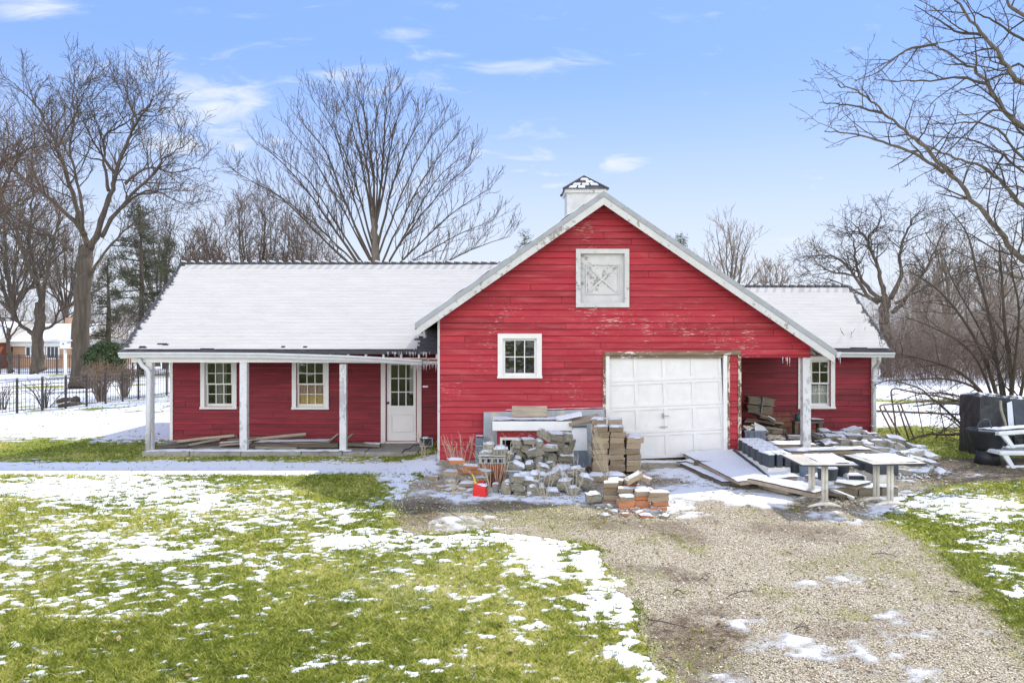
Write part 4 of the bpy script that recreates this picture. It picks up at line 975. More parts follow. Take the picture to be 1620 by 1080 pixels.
# ---- grass blades (uncountable): short turf, blade by blade, nearer the camera denser
def blades(n, y0, y1, dens_pow, hmin, hmax, wmul, seed):
    g = np.random.default_rng(seed)
    u = g.random(n); a = dens_pow
    y = (y0 ** a + u * (y1 ** a - y0 ** a)) ** (1 / a)
    x = (g.random(n) * 2 - 1) * (0.78 * y + 1.2)
    f = fields(x, y)
    prob = 1 - sstep(-0.10, 0.10, f['S']) * 0.72 - 0.26 * sstep(0.15, 0.45, f['S'])
    prob = prob * np.where(f['dsd'] > 0.02 + 0.16 * g.random(n) ** 2, 0.14 * f['moss'] * (f['Sd'] < -0.1) * (f['dsd'] < 3), 1)
    k = g.random(n) < prob
    x, y = x[k], y[k]; n = len(x); st = f['straw'][k]; S = f['S'][k]
    h = g.uniform(hmin, hmax, n) * (0.75 + 0.5 * vnoise(x * 3, y * 3, 77)); w = g.uniform(0.004, 0.0085, n) * wmul
    az = g.random(n) * 2 * np.pi; lean = g.uniform(0.5, 2.0, n); la = g.random(n) * 2 * np.pi
    z = zbase(x, y) + 0.002
    bx, by = np.cos(az) * w, np.sin(az) * w
    V = np.zeros((n, 3, 3)); V[:, 0] = np.stack([x - bx, y - by, z], -1); V[:, 1] = np.stack([x + bx, y + by, z], -1)
    V[:, 2] = np.stack([x + np.cos(la) * h * lean, y + np.sin(la) * h * lean, z + h], -1)
    tone = np.clip(0.09 + 0.44 * st + 0.55 * (vnoise(x * 16, y * 16, 91) - 0.45) + g.normal(0, 0.24, n), 0, 1)
    return V.reshape(-1, 3), np.repeat(tone, 3)
Vs, Ts = [], []
for args in ((270000, 5.9, 10.0, 0.3, 0.018, 0.042, 1.0, 5), (190000, 10.0, 16.5, 0.3, 0.018, 0.045, 1.7, 6), (40000, 16.5, 21.0, 1.0, 0.02, 0.05, 2.4, 9), (30000, 21.0, 34.0, 1.0, 0.03, 0.06, 4.0, 8)):
    v, t = blades(*args); Vs.append(v); Ts.append(t)
V = np.concatenate(Vs); T = np.concatenate(Ts)
o = numesh('grass', V, np.arange(len(V)).reshape(-1, 3), 'blade', dict(tone=T), kind='stuff')
tag(o, 'short winter turf showing between the patches of snow', 'grass')
# ---- loose stones of the drive
g = np.random.default_rng(9); n = 90000
y = (5.9 ** 0.2 + g.random(n) * (15.5 ** 0.2 - 5.9 ** 0.2)) ** 5; x = (g.random(n) * 2 - 1) * (0.66 * y + 0.4)
f = fields(x, y); k = (f['dsd'] > 0.03) & (g.random(n) > sstep(-0.2, 0.15, f['Sd']) * 0.92) & (g.random(n) > f['dirt'] * 0.93)
# a few strays beyond the edge
k |= (f['dsd'] > -0.35) & (f['dsd'] < 0.05) & (g.random(n) < 0.14) & (f['S'] < 0.1)
x, y = x[k], y[k]; n = len(x); r_ = g.uniform(0.004, 0.0105, n) * (0.8 + 0.9 * g.random(n) ** 5) * (1 + 0.04 * (y - 6))
octv = np.array([(1, 0, 0), (-1, 0, 0), (0, 1, 0), (0, -1, 0), (0, 0, 1), (0, 0, -1)], float); octf = np.array([(0, 2, 4), (2, 1, 4), (1, 3, 4), (3, 0, 4), (2, 0, 5), (1, 2, 5), (3, 1, 5), (0, 3, 5)])
az = g.random(n) * 6.28; sc = np.stack([g.uniform(0.8, 1.6, n), g.uniform(0.7, 1.1, n), g.uniform(0.45, 0.8, n)], -1)
V = octv[None] * sc[:, None, :] * r_[:, None, None] + g.normal(0, 0.12, (n, 6, 3)) * r_[:, None, None]
c, s = np.cos(az), np.sin(az)
X = V[..., 0] * c[:, None] - V[..., 1] * s[:, None] + x[:, None]; Y = V[..., 0] * s[:, None] + V[..., 1] * c[:, None] + y[:, None]
Z = V[..., 2] + (zbase(x, y) + 0.006 + r_ * 0.3)[:, None]
o = numesh('gravel', np.stack([X, Y, Z], -1).reshape(-1, 3), (octf[None] + (np.arange(n) * 6)[:, None, None]).reshape(-1, 3), 'pebble', dict(tone=np.repeat(np.clip(g.normal(0.48, 0.30, n), 0, 1), 6)), kind='stuff')
tag(o, 'loose pale stones scattered over the gravel drive', 'gravel')

# ---- dead leaves blown over the grass and the drive (uncountable)
g = np.random.default_rng(15); n = 2600
y = (5.9 ** 0.3 + g.random(n) * (17.0 ** 0.3 - 5.9 ** 0.3)) ** (1 / 0.3); x = (g.random(n) * 2 - 1) * (0.66 * y + 0.4)
f = fields(x, y); k = (g.random(n) < 0.09 + 0.8 * f['dirt'] * (f['dsd'] > 0)) & ((f['S'] < 0.3) | (f['dsd'] > 0)); x, y = x[k], y[k]; n = len(x)
a = g.random(n) * 6.28; L_ = g.uniform(0.018, 0.045, n); W_ = L_ * g.uniform(0.4, 0.7, n); z = zbase(x, y) + 0.028; t = g.uniform(-0.4, 0.4, (n, 2))
ca, sa = np.cos(a), np.sin(a)
V = np.stack([np.stack([x + L_ * ca, y + L_ * sa, z + L_ * t[:, 0]], -1), np.stack([x - W_ * sa, y + W_ * ca, z + W_ * t[:, 1] + 0.006], -1), np.stack([x - L_ * ca, y - L_ * sa, z - L_ * t[:, 0]], -1), np.stack([x + W_ * sa, y - W_ * ca, z - W_ * t[:, 1] + 0.006], -1)], 1)
o = numesh('dead_leaves', V.reshape(-1, 3), np.arange(n * 4).reshape(-1, 4), 'straw', dict(tone=np.repeat(g.random(n) * 0.6, 4)), kind='stuff')
tag(o, 'dry brown leaves scattered over the lawn and the drive', 'leaves')
# ------------------------------------------------------------------ trees
mk('bark', (0.135, 0.112, 0.09), (0.07, 0.058, 0.047), 3.0, (3, 3, 0.35), 0.95, 0.9, 9, dist=0.05, spec=0.1)
mk('bark_pale', (0.175, 0.148, 0.12), (0.10, 0.085, 0.068), 3.0, (3, 3, 0.5), 0.95, 0.6, 14, dist=0.03, spec=0.1)
mk('twig', (0.095, 0.077, 0.063), (0.062, 0.051, 0.042), 2.0, bump=0, spec=0.1)
mk('twig_pale', (0.29, 0.235, 0.19), (0.17, 0.14, 0.115), 2.0, bump=0, spec=0.1)
mk('twig_red', (0.145, 0.105, 0.082), (0.09, 0.067, 0.053), 2.0, bump=0, spec=0.1)
mk('needles', (0.055, 0.068, 0.038), (0.12, 0.115, 0.075), 1.3, bump=0, spec=0.2)
mk('leaves_dark', (0.020, 0.042, 0.014), (0.055, 0.085, 0.024), 2.5, bump=0, spec=0.3, rough=0.5)
mk('leaves_brown', (0.30, 0.15, 0.08), (0.20, 0.11, 0.065), 3.0, bump=0, spec=0.1)

def rdir(r, d, ang):
    """a direction at angle ang from d, random azimuth"""
    d = Vector(d).normalized(); u = d.orthogonal().normalized(); w = d.cross(u); a = r.uniform(0, 2 * math.pi)
    return (d * math.cos(ang) + (u * math.cos(a) + w * math.sin(a)) * math.sin(ang)).normalized()
def twigs(crown, path, rads, lvl, r, prm):
    """recursive side shoots along a path"""
    if lvl >= prm['lv'] or len(crown.v) > prm.get('maxv', 400000): return
    tot = sum((path[i + 1] - path[i]).length for i in range(len(path) - 1))
    n = int(tot * prm['dens'][min(lvl, len(prm['dens']) - 1)] + r.random())
    for k in range(n):
        f = prm.get('f0', 0.25) + (1 - prm.get('f0', 0.25)) * (k + r.random()) / max(n, 1)
        i = min(int(f * (len(path) - 1)), len(path) - 2); t = f * (len(path) - 1) - i
        p = path[i].lerp(path[i + 1], t); d = (path[i + 1] - path[i]).normalized(); rr = rads[i] * (1 - t) + rads[i + 1] * t
        L = prm['len'][min(lvl, len(prm['len']) - 1)] * r.uniform(0.55, 1.25) * (1.15 - 0.55 * f)
        cd = rdir(r, d, R(r.uniform(*prm.get('ang', (28, 58)))))
        cd = (cd + Vector((0, 0, prm.get('up', 0.25)))).normalized()
        r0 = max(min(rr * 0.62, prm['rad'][min(lvl, len(prm['rad']) - 1)]), prm['rmin'])
        grow(crown, p, cd, r0, L, lvl + 1, r, prm)
def grow(crown, p, d, r0, L, lvl, r, prm):
    n = max(3, min(7, int(L / prm.get('seg', 0.35)))); pts = [Vector(p)]; d = Vector(d); w = prm.get('wob', 0.16)
    for i in range(n):
        d = (d + Vector((r.gauss(0, w), r.gauss(0, w), r.gauss(0, w) + prm.get('up', 0.25) * 0.25))).normalized()
        pts.append(pts[-1] + d * (L / n))
    rads = [max(r0 * (1 - 0.75 * i / n), prm['rmin'] * 0.8) for i in range(n + 1)]
    crown.tube(pts, rads, 6 if r0 > 0.06 else 4 if r0 > 0.025 else 3, cap=False)
    twigs(crown, pts, rads, lvl, r, prm)
def smooth_path(pts, sub=4):
    out = []
    for i in range(len(pts) - 1):
        p0, p1, p2, p3 = pts[max(i - 1, 0)], pts[i], pts[i + 1], pts[min(i + 2, len(pts) - 1)]
        for k in range(sub):
            t = k / sub
            out.append(0.5 * ((2 * p1) + (p2 - p0) * t + (2 * p0 - 5 * p1 + 4 * p2 - p3) * t * t + (3 * p1 - p0 - 3 * p2 + p3) * t ** 3))
    out.append(pts[-1]); return out
def limb_tree(name, D, base, limbs, label, group, prm, seed, trunk_mat='bark', twig_mat='twig', cat='tree', depth=2.5, rk=1.0):
    """limbs: (r0, r1, [(px,py)...]) drawn at the tree's own distance, each wandering in depth by its own amount"""
    r = random.Random(seed)
    root = thing(name, base, label, cat, group)
    tm, cm = MB(), MB()
    for li, (r0, r1, pl) in enumerate(limbs):
        if li: r0, r1 = r0 * rk, max(r1 * rk, prm['rmin'])
        dd = 0 if li == 0 else r.uniform(-depth, depth)
        pts = []
        for i, (px, py) in enumerate(pl):
            f = i / (len(pl) - 1); Dk = D + dd * f ** 1.3
            pts.append(P(px, py, Dk))
        path = smooth_path(pts, 4); n = len(path)
        path = [path[0]] + [p + Vector((r.gauss(0, 0.03), r.gauss(0, 0.05), r.gauss(0, 0.03))) * min(1, r0 * 8) for p in path[1:]]
        rads = [r0 + (r1 - r0) * (i / (n - 1)) ** 0.8 for i in range(n)]
        if li == 0: rads[0] *= 1.45; rads[1] *= 1.15
        else: rads = [q * (1 + 0.10 * math.sin(i * 2.3 + li)) for i, q in enumerate(rads)]
        (tm if r0 > prm.get('rtrunk', 0.07) else cm).tube(path, rads, 10 if r0 > 0.2 else 7 if r0 > 0.07 else 5)
        if li > 0 or prm.get('trunk_twigs'): twigs(cm, path, rads, 0, r, prm)
    tm.build('trunk', trunk_mat, root, smooth=True); cm.build('crown', twig_mat, root, smooth=False)
    return root
def zz(off, sc, pts): return [(off[0] + x / sc, off[1] + y / sc) for x, y in pts]
Z5 = lambda *p: zz((0, 90), 3.483, p)
Z6 = lambda *p: zz((360, 100), 3.176, p)

PA = dict(lv=3, dens=(3.0, 3.4, 3.6), len=(2.1, 1.1, 0.6), rad=(0.036, 0.02, 0.013), rmin=0.0095, up=0.22, wob=0.17, ang=(30, 62))
DA = 35.7
limb_tree('bare_tree', DA, (SX(127, DA), DA, gz(SX(127, DA), DA)), [
    (0.42, 0.30, [(126, 614), (127, 560), (130, 500), (133, 450), (135, 418), (137, 395)]),
    (0.24, 0.02, Z5((480, 1050), (440, 920), (410, 800), (350, 600), (310, 480), (260, 380), (200, 270), (130, 200), (80, 150))),
    (0.10, 0.015, Z5((320, 500), (345, 440), (400, 340), (440, 260), (470, 180), (520, 130))),
    (0.15, 0.015, Z5((450, 960), (452, 800), (410, 650), (385, 520), (410, 360), (400, 240), (412, 100))),
    (0.25, 0.02, Z5((500, 1060), (560, 900), (610, 760), (640, 640), (700, 480), (730, 400), (725, 290), (700, 200), (690, 165))),
    (0.13, 0.015, Z5((598, 740), (575, 600), (560, 540), (490, 430), (450, 330), (435, 230))),
    (0.14, 0.015, Z5((640, 650), (700, 560), (580, 430), (550, 380), (560, 300))[:1] + Z5((575, 560), (580, 430), (680, 370), (780, 300), (850, 230))),
    (0.18, 0.015, Z5((560, 990), (640, 860), (730, 760), (830, 660), (900, 560), (1000, 500), (1080, 440))),
    (0.12, 0.015, Z5((690, 700), (760, 640), (850, 610), (960, 640), (1080, 610), (1120, 640))),
    (0.12, 0.015, Z5((660, 840), (760, 760), (850, 740), (950, 780), (1040, 830))),
    (0.20, 0.02, Z5((470, 980), (330, 830), (220, 740), (100, 640), (20, 560), (-60, 500))),
    (0.14, 0.02, Z5((400, 1070), (300, 990), (180, 940), (60, 900), (-60, 860))),
    (0.12, 0.015, Z5((230, 750), (190, 640), (170, 560), (190, 430), (150, 340))),
    (0.12, 0.015, Z5((730, 400), (780, 330), (830, 260), (850, 190))),
    (0.12, 0.015, [(141, 440), (165, 400), (190, 372), (215, 350), (245, 332), (270, 330)]),
    (0.10, 0.015, [(132, 500), (118, 470), (100, 455), (85, 430), (70, 420)]),
    (0.07, 0.012, [(146, 548), (170, 535), (190, 533), (205, 520)]),
], 'tallest bare tree at the left, thick forked trunk rising behind the black fence', 'bare trees behind the barn', PA, 3, rk=0.62)

DB = 47.0
PB = dict(lv=3, dens=(2.6, 2.8, 3.0), len=(2.4, 1.3, 0.7), rad=(0.045, 0.026, 0.017), rmin=0.012, up=0.2, wob=0.18, ang=(30, 62))
limb_tree('bare_tree', DB, (SX(60, DB), DB, gz(SX(60, DB), DB)), [
    (0.36, 0.28, [(61, 587), (60, 560), (59, 535), (62, 510), (64, 480)]),
    (0.22, 0.02, [(60, 535), (42, 522), (25, 505), (8, 470), (-5, 430), (-20, 380)]),
    (0.26, 0.02, [(64, 490), (60, 450), (50, 400), (48, 350), (52, 300), (44, 255)]),
    (0.22, 0.02, [(66, 490), (72, 440), (82, 390), (95, 340), (100, 290)]),
    (0.18, 0.02, [(60, 450), (40, 410), (25, 360), (10, 320), (0, 290)]),
    (0.16, 0.02, [(68, 520), (82, 515), (95, 490), (108, 470), (120, 430)]),
    (0.12, 0.02, [(50, 400), (30, 385), (10, 350), (-10, 345)]),
], 'bare tree with a low fork in front of the distant brick house', 'bare trees behind the barn', PB, 5, rk=0.7)
DK = 44.0
limb_tree('sapling', DK, (SX(18, DK), DK, gz(SX(18, DK), DK)), [
    (0.13, 0.09, [(17, 588), (15, 560), (13, 540), (14, 520)]),
    (0.07, 0.012, [(14, 545), (4, 515), (-5, 490), (-10, 460)]),
    (0.06, 0.012, [(14, 530), (22, 505), (20, 480), (26, 450)]), (0.06, 0.012, [(14, 535), (26, 520), (38, 500), (44, 480)]),
    (0.05, 0.012, [(13, 530), (8, 505), (12, 475)])],
    'thin sapling with a few spreading stems before the brick house', None, dict(PB, lv=2), 6, cat='tree')
# the wide fan of bare limbs over the porch roof
DC = 38.0
tips = [(20, 520), (150, 370), (230, 420), (300, 280), (410, 110), (480, 150), (560, 100), (640, 130), (680, 100), (760, 150), (820, 100), (900, 130), (990, 220), (1090, 240), (1150, 340), (1200, 420), (1240, 470), (1320, 620), (1330, 790), (1420, 870), (120, 560), (350, 230)]
PC = dict(lv=3, dens=(2.8, 2.8, 2.4), len=(1.7, 0.9, 0.5), rad=(0.026, 0.017, 0.012), rmin=0.009, up=0.35, wob=0.13, ang=(22, 48), rtrunk=0.12)
r = random.Random(8); limbs = [(0.34, 0.13, Z6((740, 1620), (738, 1400), (738, 1200), (740, 1060), (744, 940), (740, 820), (736, 730)))]
for i, (tx, ty) in enumerate(tips):
    s = (tx - 735) / 700; bx, by = 739 + s * 12, (1130 - 380 * (1 - abs(s)) ** 1.6 + r.uniform(-40, 40)) if abs(s) < 0.75 else 1120 + r.uniform(-30, 60)
    mx_, my_ = bx + (tx - bx) * 0.30, by + (ty - by) * 0.38; qx, qy = bx + (tx - bx) * 0.66, by + (ty - by) * 0.72
    ty += 60 * (1 - min(1, ty / 700))
    limbs.append((r.uniform(0.10, 0.16), 0.012, Z6((bx, by), (mx_ + r.uniform(-14, 14), my_ + 20), (qx + r.uniform(-16, 16), qy + r.uniform(-10, 14)), (tx, ty))))
limb_tree('bare_tree', DC, (SX(592, DC), DC, gz(SX(592, DC), DC)), limbs, 'wide fan shaped bare tree rising behind the snowy porch roof', 'bare trees behind the barn', PC, 9, depth=3.0, trunk_mat='bark_pale', rk=0.55)
# generic background trees
def far_tree(px, D, top, spread, nl, label, seed, prm, name='bare_tree', tm='bark', tw='twig', r0=0.28, fork=0.3, bow=0.0, group='bare trees behind the barn'):
    """trunk at px, crown top at photo height 'top', half width 'spread' px"""
    r = random.Random(seed); by = HY + (CAMH - gz(SX(px, D), D)) * FPX / D; h = by - top
    fy = by - h * fork; limbs = [(r0, r0 * 0.7, [(px, by + 2), (px + r.uniform(-3, 3), by - h * fork * 0.5), (px, fy), (px + r.uniform(-4, 4), by - h * (fork + 0.12))])]
    for i in range(nl):
        a = -1 + 2 * (i + 0.5) / nl + r.uniform(-0.12, 0.12)
        tx = px + spread * a * r.uniform(0.85, 1.05); ty = top + h * 0.42 * abs(a) ** 2.2 + r.uniform(0, h * 0.10)
        b = fy - r.uniform(-0.05, 0.12) * h
        limbs.append((r0 * r.uniform(0.35, 0.55), r0 * 0.05, [(px + a * 2, b), (px + (tx - px) * (0.34 + bow) + r.uniform(-4, 4), b + (ty - b) * 0.32), (px + (tx - px) * (0.72 + bow) + r.uniform(-5, 5), b + (ty - b) * 0.68), (tx, ty)]))
    return limb_tree(name, D, (SX(px, D), D, gz(SX(px, D), D)), limbs, label, group, prm, seed, tm, tw, depth=spread * D / FPX * 0.7)
PD = dict(lv=3, dens=(2.2, 2.4, 2.0), len=(1.8, 1.0, 0.6), rad=(0.036, 0.022, 0.015), rmin=0.012, up=0.35, wob=0.15, ang=(22, 50))
far_tree(408, 55, 306, 118, 26, 'dense round bare tree just left of the fan shaped tree', 21, dict(PD, up=0.22, ang=(25, 60), dens=(3.0, 3.0, 2.4)), r0=0.20, fork=0.20, tw='twig_red', bow=0.24)
far_tree(320, 62, 372, 60, 12, 'low reddish bare tree between the dark pine and the round tree', 22, dict(PD, rmin=0.02), r0=0.15, tw='twig_red')
far_tree(480, 60, 350, 60, 12, 'small bare tree under the left limbs of the fan shaped tree', 23, dict(PD, rmin=0.014), r0=0.14, tw='twig')
far_tree(1157, 62, 346, 58, 13, 'pale slender bare tree peeping over the right slope of the gable', 24, dict(PD, rmin=0.016, dens=(1.6, 2.0, 1.6)), r0=0.26, tm='bark_pale', tw='twig_pale', fork=0.42)
far_tree(1222, 75, 424, 44, 11, 'low bare tree behind the ridge of the right wing', 25, dict(PD, rmin=0.022), r0=0.24, tw='twig_pale')
far_tree(250, 64, 330, 90, 16, 'bare tree mixed with the pine left of the porch roof', 33, dict(PD, rmin=0.015), r0=0.17, tw='twig')
far_tree(20, 66, 300, 110, 18, 'tall bare tree behind the low forked one at the left', 34, dict(PD, rmin=0.015), r0=0.22, tw='twig')
far_tree(105, 70, 350, 90, 16, 'bare tree far behind the brick house', 35, dict(PD, rmin=0.016), r0=0.2, tw='twig_pale')
PF = dict(lv=3, dens=(3.0, 3.6, 3.6), len=(1.9, 1.0, 0.6), rad=(0.04, 0.024, 0.016), rmin=0.012, up=0.05, wob=0.26, ang=(28, 65))
DF = 46.0; Z7 = lambda *p: zz((1060, 300), 2.893, p)
limb_tree('bare_tree', DF, (SX(1403, DF), DF, gz(SX(1403, DF), DF)), [
    (0.32, 0.27, [(1402, 606), (1402, 570), (1401, 530), (1400, 490), (1400, 470)]),
    (0.22, 0.02, Z7((960, 510), (900, 480), (840, 390), (780, 320), (700, 300), (630, 310))),
    (0.22, 0.02, Z7((960, 500), (880, 420), (850, 330), (840, 230), (800, 170))),
    (0.24, 0.02, Z7((985, 490), (960, 400), (940, 320), (905, 230), (960, 150), (960, 90))),
    (0.24, 0.02, Z7((1010, 500), (1060, 400), (1050, 300), (1080, 200), (1120, 120), (1150, 100))),
    (0.22, 0.02, Z7((1020, 560), (1080, 500), (1150, 400), (1200, 300), (1250, 180), (1270, 140))),
    (0.16, 0.02, Z7((1030, 520), (1120, 470), (1240, 420), (1330, 380), (1400, 330))),
    (0.14, 0.02, Z7((950, 520), (860, 470), (760, 420), (660, 400))),
    (0.14, 0.02, Z7((905, 230), (860, 180), (820, 140))), (0.12, 0.02, Z7((840, 390), (760, 380), (690, 350), (640, 290))),
], 'gnarled spreading bare tree beside the right end of the barn roof', 'bare trees behind the barn', PF, 31, rk=0.66)
# vine tangle on that trunk reads as part of its crown
# ---- tree at the right edge whose limbs reach into the picture
DH = 23.0
PH = dict(lv=3, dens=(1.9, 2.6, 5.0), len=(1.8, 0.75, 0.16), rad=(0.03, 0.015, 0.009), rmin=0.0068, up=0.02, wob=0.14, ang=(30, 70), f0=0.12, seg=0.2, rtrunk=0.06)
Z8 = lambda *p: zz((1280, 0), 2.347, p)
limb_tree('bare_tree', DH, (SX(1790, DH), DH, gz(SX(1790, DH), DH)), [
    (0.40, 0.25, [(1790, 662), (1788, 600), (1785, 520), (1780, 430), (1775, 330), (1770, 200), (1760, 60), (1750, -60)]),
    (0.085, 0.012, [(1778, 470), (1700, 452)] + Z8((798, 965), (700, 850), (600, 740), (500, 620), (410, 530), (330, 470), (260, 400), (190, 350), (100, 315))),
    (0.05, 0.01, Z8((500, 640), (440, 600), (330, 545), (220, 510), (120, 490), (50, 488))),
    (0.03, 0.008, Z8((270, 420), (170, 395), (100, 385), (40, 380))),
    (0.075, 0.010, [(1775, 430), (1700, 370)] + Z8((798, 770), (720, 690), (640, 620), (540, 585), (450, 545), (380, 500))),
    (0.085, 0.012, [(1770, 300), (1700, 250)] + Z8((798, 480), (720, 400), (650, 300), (590, 245), (510, 190), (420, 135))),
    (0.04, 0.008, Z8((660, 310), (560, 290), (450, 300), (330, 303), (240, 290))),
    (0.04, 0.008, Z8((470, 165), (380, 180), (320, 215), (260, 265), (170, 300))),
    (0.09, 0.015, [(1765, 180), (1700, 160)] + Z8((798, 310), (740, 250), (680, 170), (620, 100), (540, 0), (500, -60))),
    (0.04, 0.008, Z8((640, 130), (540, 115), (470, 65), (390, 20))),
    (0.09, 0.015, [(1760, 40), (1700, 40)] + Z8((798, 60), (740, 0), (700, -60))),
    (0.05, 0.010, [(1778, 470), (1700, 470)] + Z8((798, 1035), (720, 1010), (640, 980), (560, 940), (490, 900))),
    (0.045, 0.010, [(1776, 430), (1720, 420)] + Z8((798, 950), (700, 930), (600, 870), (540, 850))),
    (0.045, 0.009, [(1770, 350), (1700, 300)] + Z8((798, 590), (700, 480), (600, 455), (520, 460), (440, 460))),
    (0.045, 0.009, [(1770, 280), (1700, 230)] + Z8((798, 500), (730, 420), (640, 360), (560, 330))),
    (0.04, 0.009, [(1770, 250), (1690, 190)] + Z8((798, 250), (720, 260), (620, 240), (500, 240))),
    (0.045, 0.009, [(1773, 400), (1700, 350)] + Z8((798, 640), (700, 560), (600, 520), (500, 510), (400, 490))),
    (0.035, 0.008, Z8((760, 430), (680, 410), (600, 480), (520, 560), (470, 600))),
    (0.035, 0.008, Z8((600, 740), (540, 730), (470, 715))), (0.03, 0.008, Z8((720, 570), (680, 650), (620, 740))),
    (0.04, 0.009, [(1776, 390), (1700, 340)] + Z8((798, 700), (700, 700), (600, 700))),
    (0.035, 0.008, Z8((798, 150), (720, 100), (650, 60), (600, 50), (540, 80))),
], 'large bare tree at the right edge, its knobbly limbs reaching over the barn', 'bare trees behind the barn', PH, 41, trunk_mat='bark_pale', depth=2.2, rk=1.25)
# ---- left edge tree, only its branches come into view
DL = 31.0
limb_tree('bare_tree', DL, (SX(-95, DL), DL, gz(SX(-95, DL), DL)), [
    (0.36, 0.25, [(-95, 628), (-95, 540), (-94, 460), (-95, 380)]),
    (0.13, 0.015, [(-95, 420), (-50, 350), (-10, 310), (15, 280), (30, 240), (38, 205)]),
    (0.12, 0.015, [(-95, 400), (-50, 330), (0, 262), (30, 245), (55, 232), (80, 228)]),
    (0.12, 0.015, [(-95, 440), (-40, 370), (10, 335), (40, 318), (60, 300)]),
    (0.10, 0.015, [(-95, 460), (-40, 400), (0, 370), (30, 360), (55, 345)]),
    (0.14, 0.015, [(-95, 400), (-80, 300), (-60, 220), (-30, 170)]),
], 'bare tree off the left edge with reddish twigs leaning into view', 'bare trees behind the barn', dict(PA, dens=(2.6, 3.0, 3.0)), 51, twig_mat='twig_red')

# ---- conifers
def conifer(px, D, top, w, label, seed, n=42, name='pine_tree', mat='needles', open_=0.5):
    r = random.Random(seed); g = np.random.default_rng(seed); x0 = SX(px, D); b = gz(x0, D); ztop = SZ(top, D); H = ztop - b; W = w * D / FPX
    root = thing(name, (x0, D, b), label, 'tree', 'evergreen trees behind the barn')
    tm = MB(); tm.tube([(x0, D, b - 0.1), (x0 + 0.1, D, b + H * 0.5), (x0, D, ztop - 0.3)], [0.24, 0.15, 0.03], 8)
    Vs = []
    for i in range(n):
        f = 0.16 + 0.84 * (i + r.random()) / n; z = b + H * f; L = W * (1 - f) ** 0.7 * r.uniform(0.55, 1.1) * (0.7 if f < 0.25 else 1) + 0.25
        a = r.uniform(0, 6.28); p0 = Vector((x0, D, z)); dirv = Vector((math.cos(a), math.sin(a), r.uniform(-0.12, 0.28)))
        p1 = p0 + dirv * L * 0.6; p2 = p0 + dirv * L + Vector((0, 0, -0.06 * L))
        tm.tube([p0, p1, p2], [0.05, 0.03, 0.012], 4, cap=False)
        for k in range(int(4 + L * 4)):
            t = r.uniform(0.25, 1.0); c = p0.lerp(p2, t) + Vector((r.gauss(0, 0.22), r.gauss(0, 0.22), r.gauss(0.08, 0.14)))
            m = 22; d = g.normal(0, 1, (m, 3)); d[:, 2] = d[:, 2] * 0.7 + 0.25; d /= np.linalg.norm(d, axis=1, keepdims=True)
            l = g.uniform(0.12, 0.30, (m, 1)); s = np.cross(d, g.normal(0, 1, (m, 3))); s /= np.linalg.norm(s, axis=1, keepdims=True) + 1e-9
            c_ = np.array(c) + g.normal(0, 0.12, (m, 3))
            Vs.append(np.stack([c_ - s * 0.022, c_ + s * 0.022, c_ + d * l], 1).reshape(-1, 3))
    tm.build('trunk', 'bark', root, smooth=True)
    V = np.concatenate(Vs); o = numesh('crown', V, np.arange(len(V)).reshape(-1, 3), mat); o.parent = root; o.location = -Vector(root.location)
    return root
conifer(222, 49, 322, 78, 'dark shaggy pine between the tall bare tree and the porch roof', 61, 60)
conifer(262, 58, 372, 60, 'smaller dark evergreen half hidden by the left end of the porch roof', 62, 44)
conifer(170, 56, 408, 46, 'low evergreen behind the trunk of the tallest bare tree', 67, 34)
conifer(830, 66, 370, 34, 'evergreen tip showing over the left slope of the gable', 63, 30)
conifer(1077, 60, 374, 26, 'evergreen tip showing over the right slope of the gable', 64, 30)

# ---- leafy shrub and brown shrubs by the fence
def leaf_mass(c, rx, ry, rz_, n, seed, size, mat, root, name='foliage'):
    g = np.random.default_rng(seed); d = g.normal(0, 1, (n, 3)); d /= np.linalg.norm(d, axis=1, keepdims=True)
    rad = g.uniform(0.35, 1.0, (n, 1)) ** 0.5
    lump = 0.80 + 0.35 * fbm(d[:, 0] * 2.5 + 9, d[:, 2] * 2.5 + d[:, 1] * 2 + 5, seed, 3)
    p = d * rad * lump[:, None] * np.array([rx, ry, rz_]) + np.array(c)
    nn = d + g.normal(0, 0.7, (n, 3)); nn /= np.linalg.norm(nn, axis=1, keepdims=True)
    u = np.cross(nn, g.normal(0, 1, (n, 3))); u /= np.linalg.norm(u, axis=1, keepdims=True) + 1e-9; v = np.cross(nn, u)
    s = g.uniform(0.6, 1.3, (n, 1)) * size
    V = np.stack([p - u * s, p - v * s * 0.55, p + u * s, p + v * s * 0.55], 1).reshape(-1, 3)
    o = numesh(name, V, np.arange(n * 4).reshape(-1, 4), mat); o.parent = root; o.location = -world_loc(root); return o
Dv = 34.0; xv = SX(166, Dv); bz = gz(xv, Dv)
root = thing('evergreen_shrub', (xv, Dv, bz), 'rounded dark green leafy shrub behind the fence next to the barn', 'shrub')
leaf_mass((xv, Dv, SZ(566, Dv)), 0.88, 0.8, 0.72, 5200, 71, 0.055, 'leaves_dark', root); leaf_mass((xv + 0.4, Dv, SZ(585, Dv)), 0.55, 0.5, 0.5, 1800, 72, 0.05, 'leaves_dark', root)
tm = MB(); tm.tube([(xv, Dv, bz - 0.05), (xv + 0.05, Dv, bz + 1.0)], [0.07, 0.05], 6); tm.build('stem', 'bark', root)
PSH = dict(lv=2, dens=(5.5, 6.0), len=(0.42, 0.2), rad=(0.010, 0.006), rmin=0.0055, up=0.15, wob=0.2, ang=(25, 60), seg=0.12)
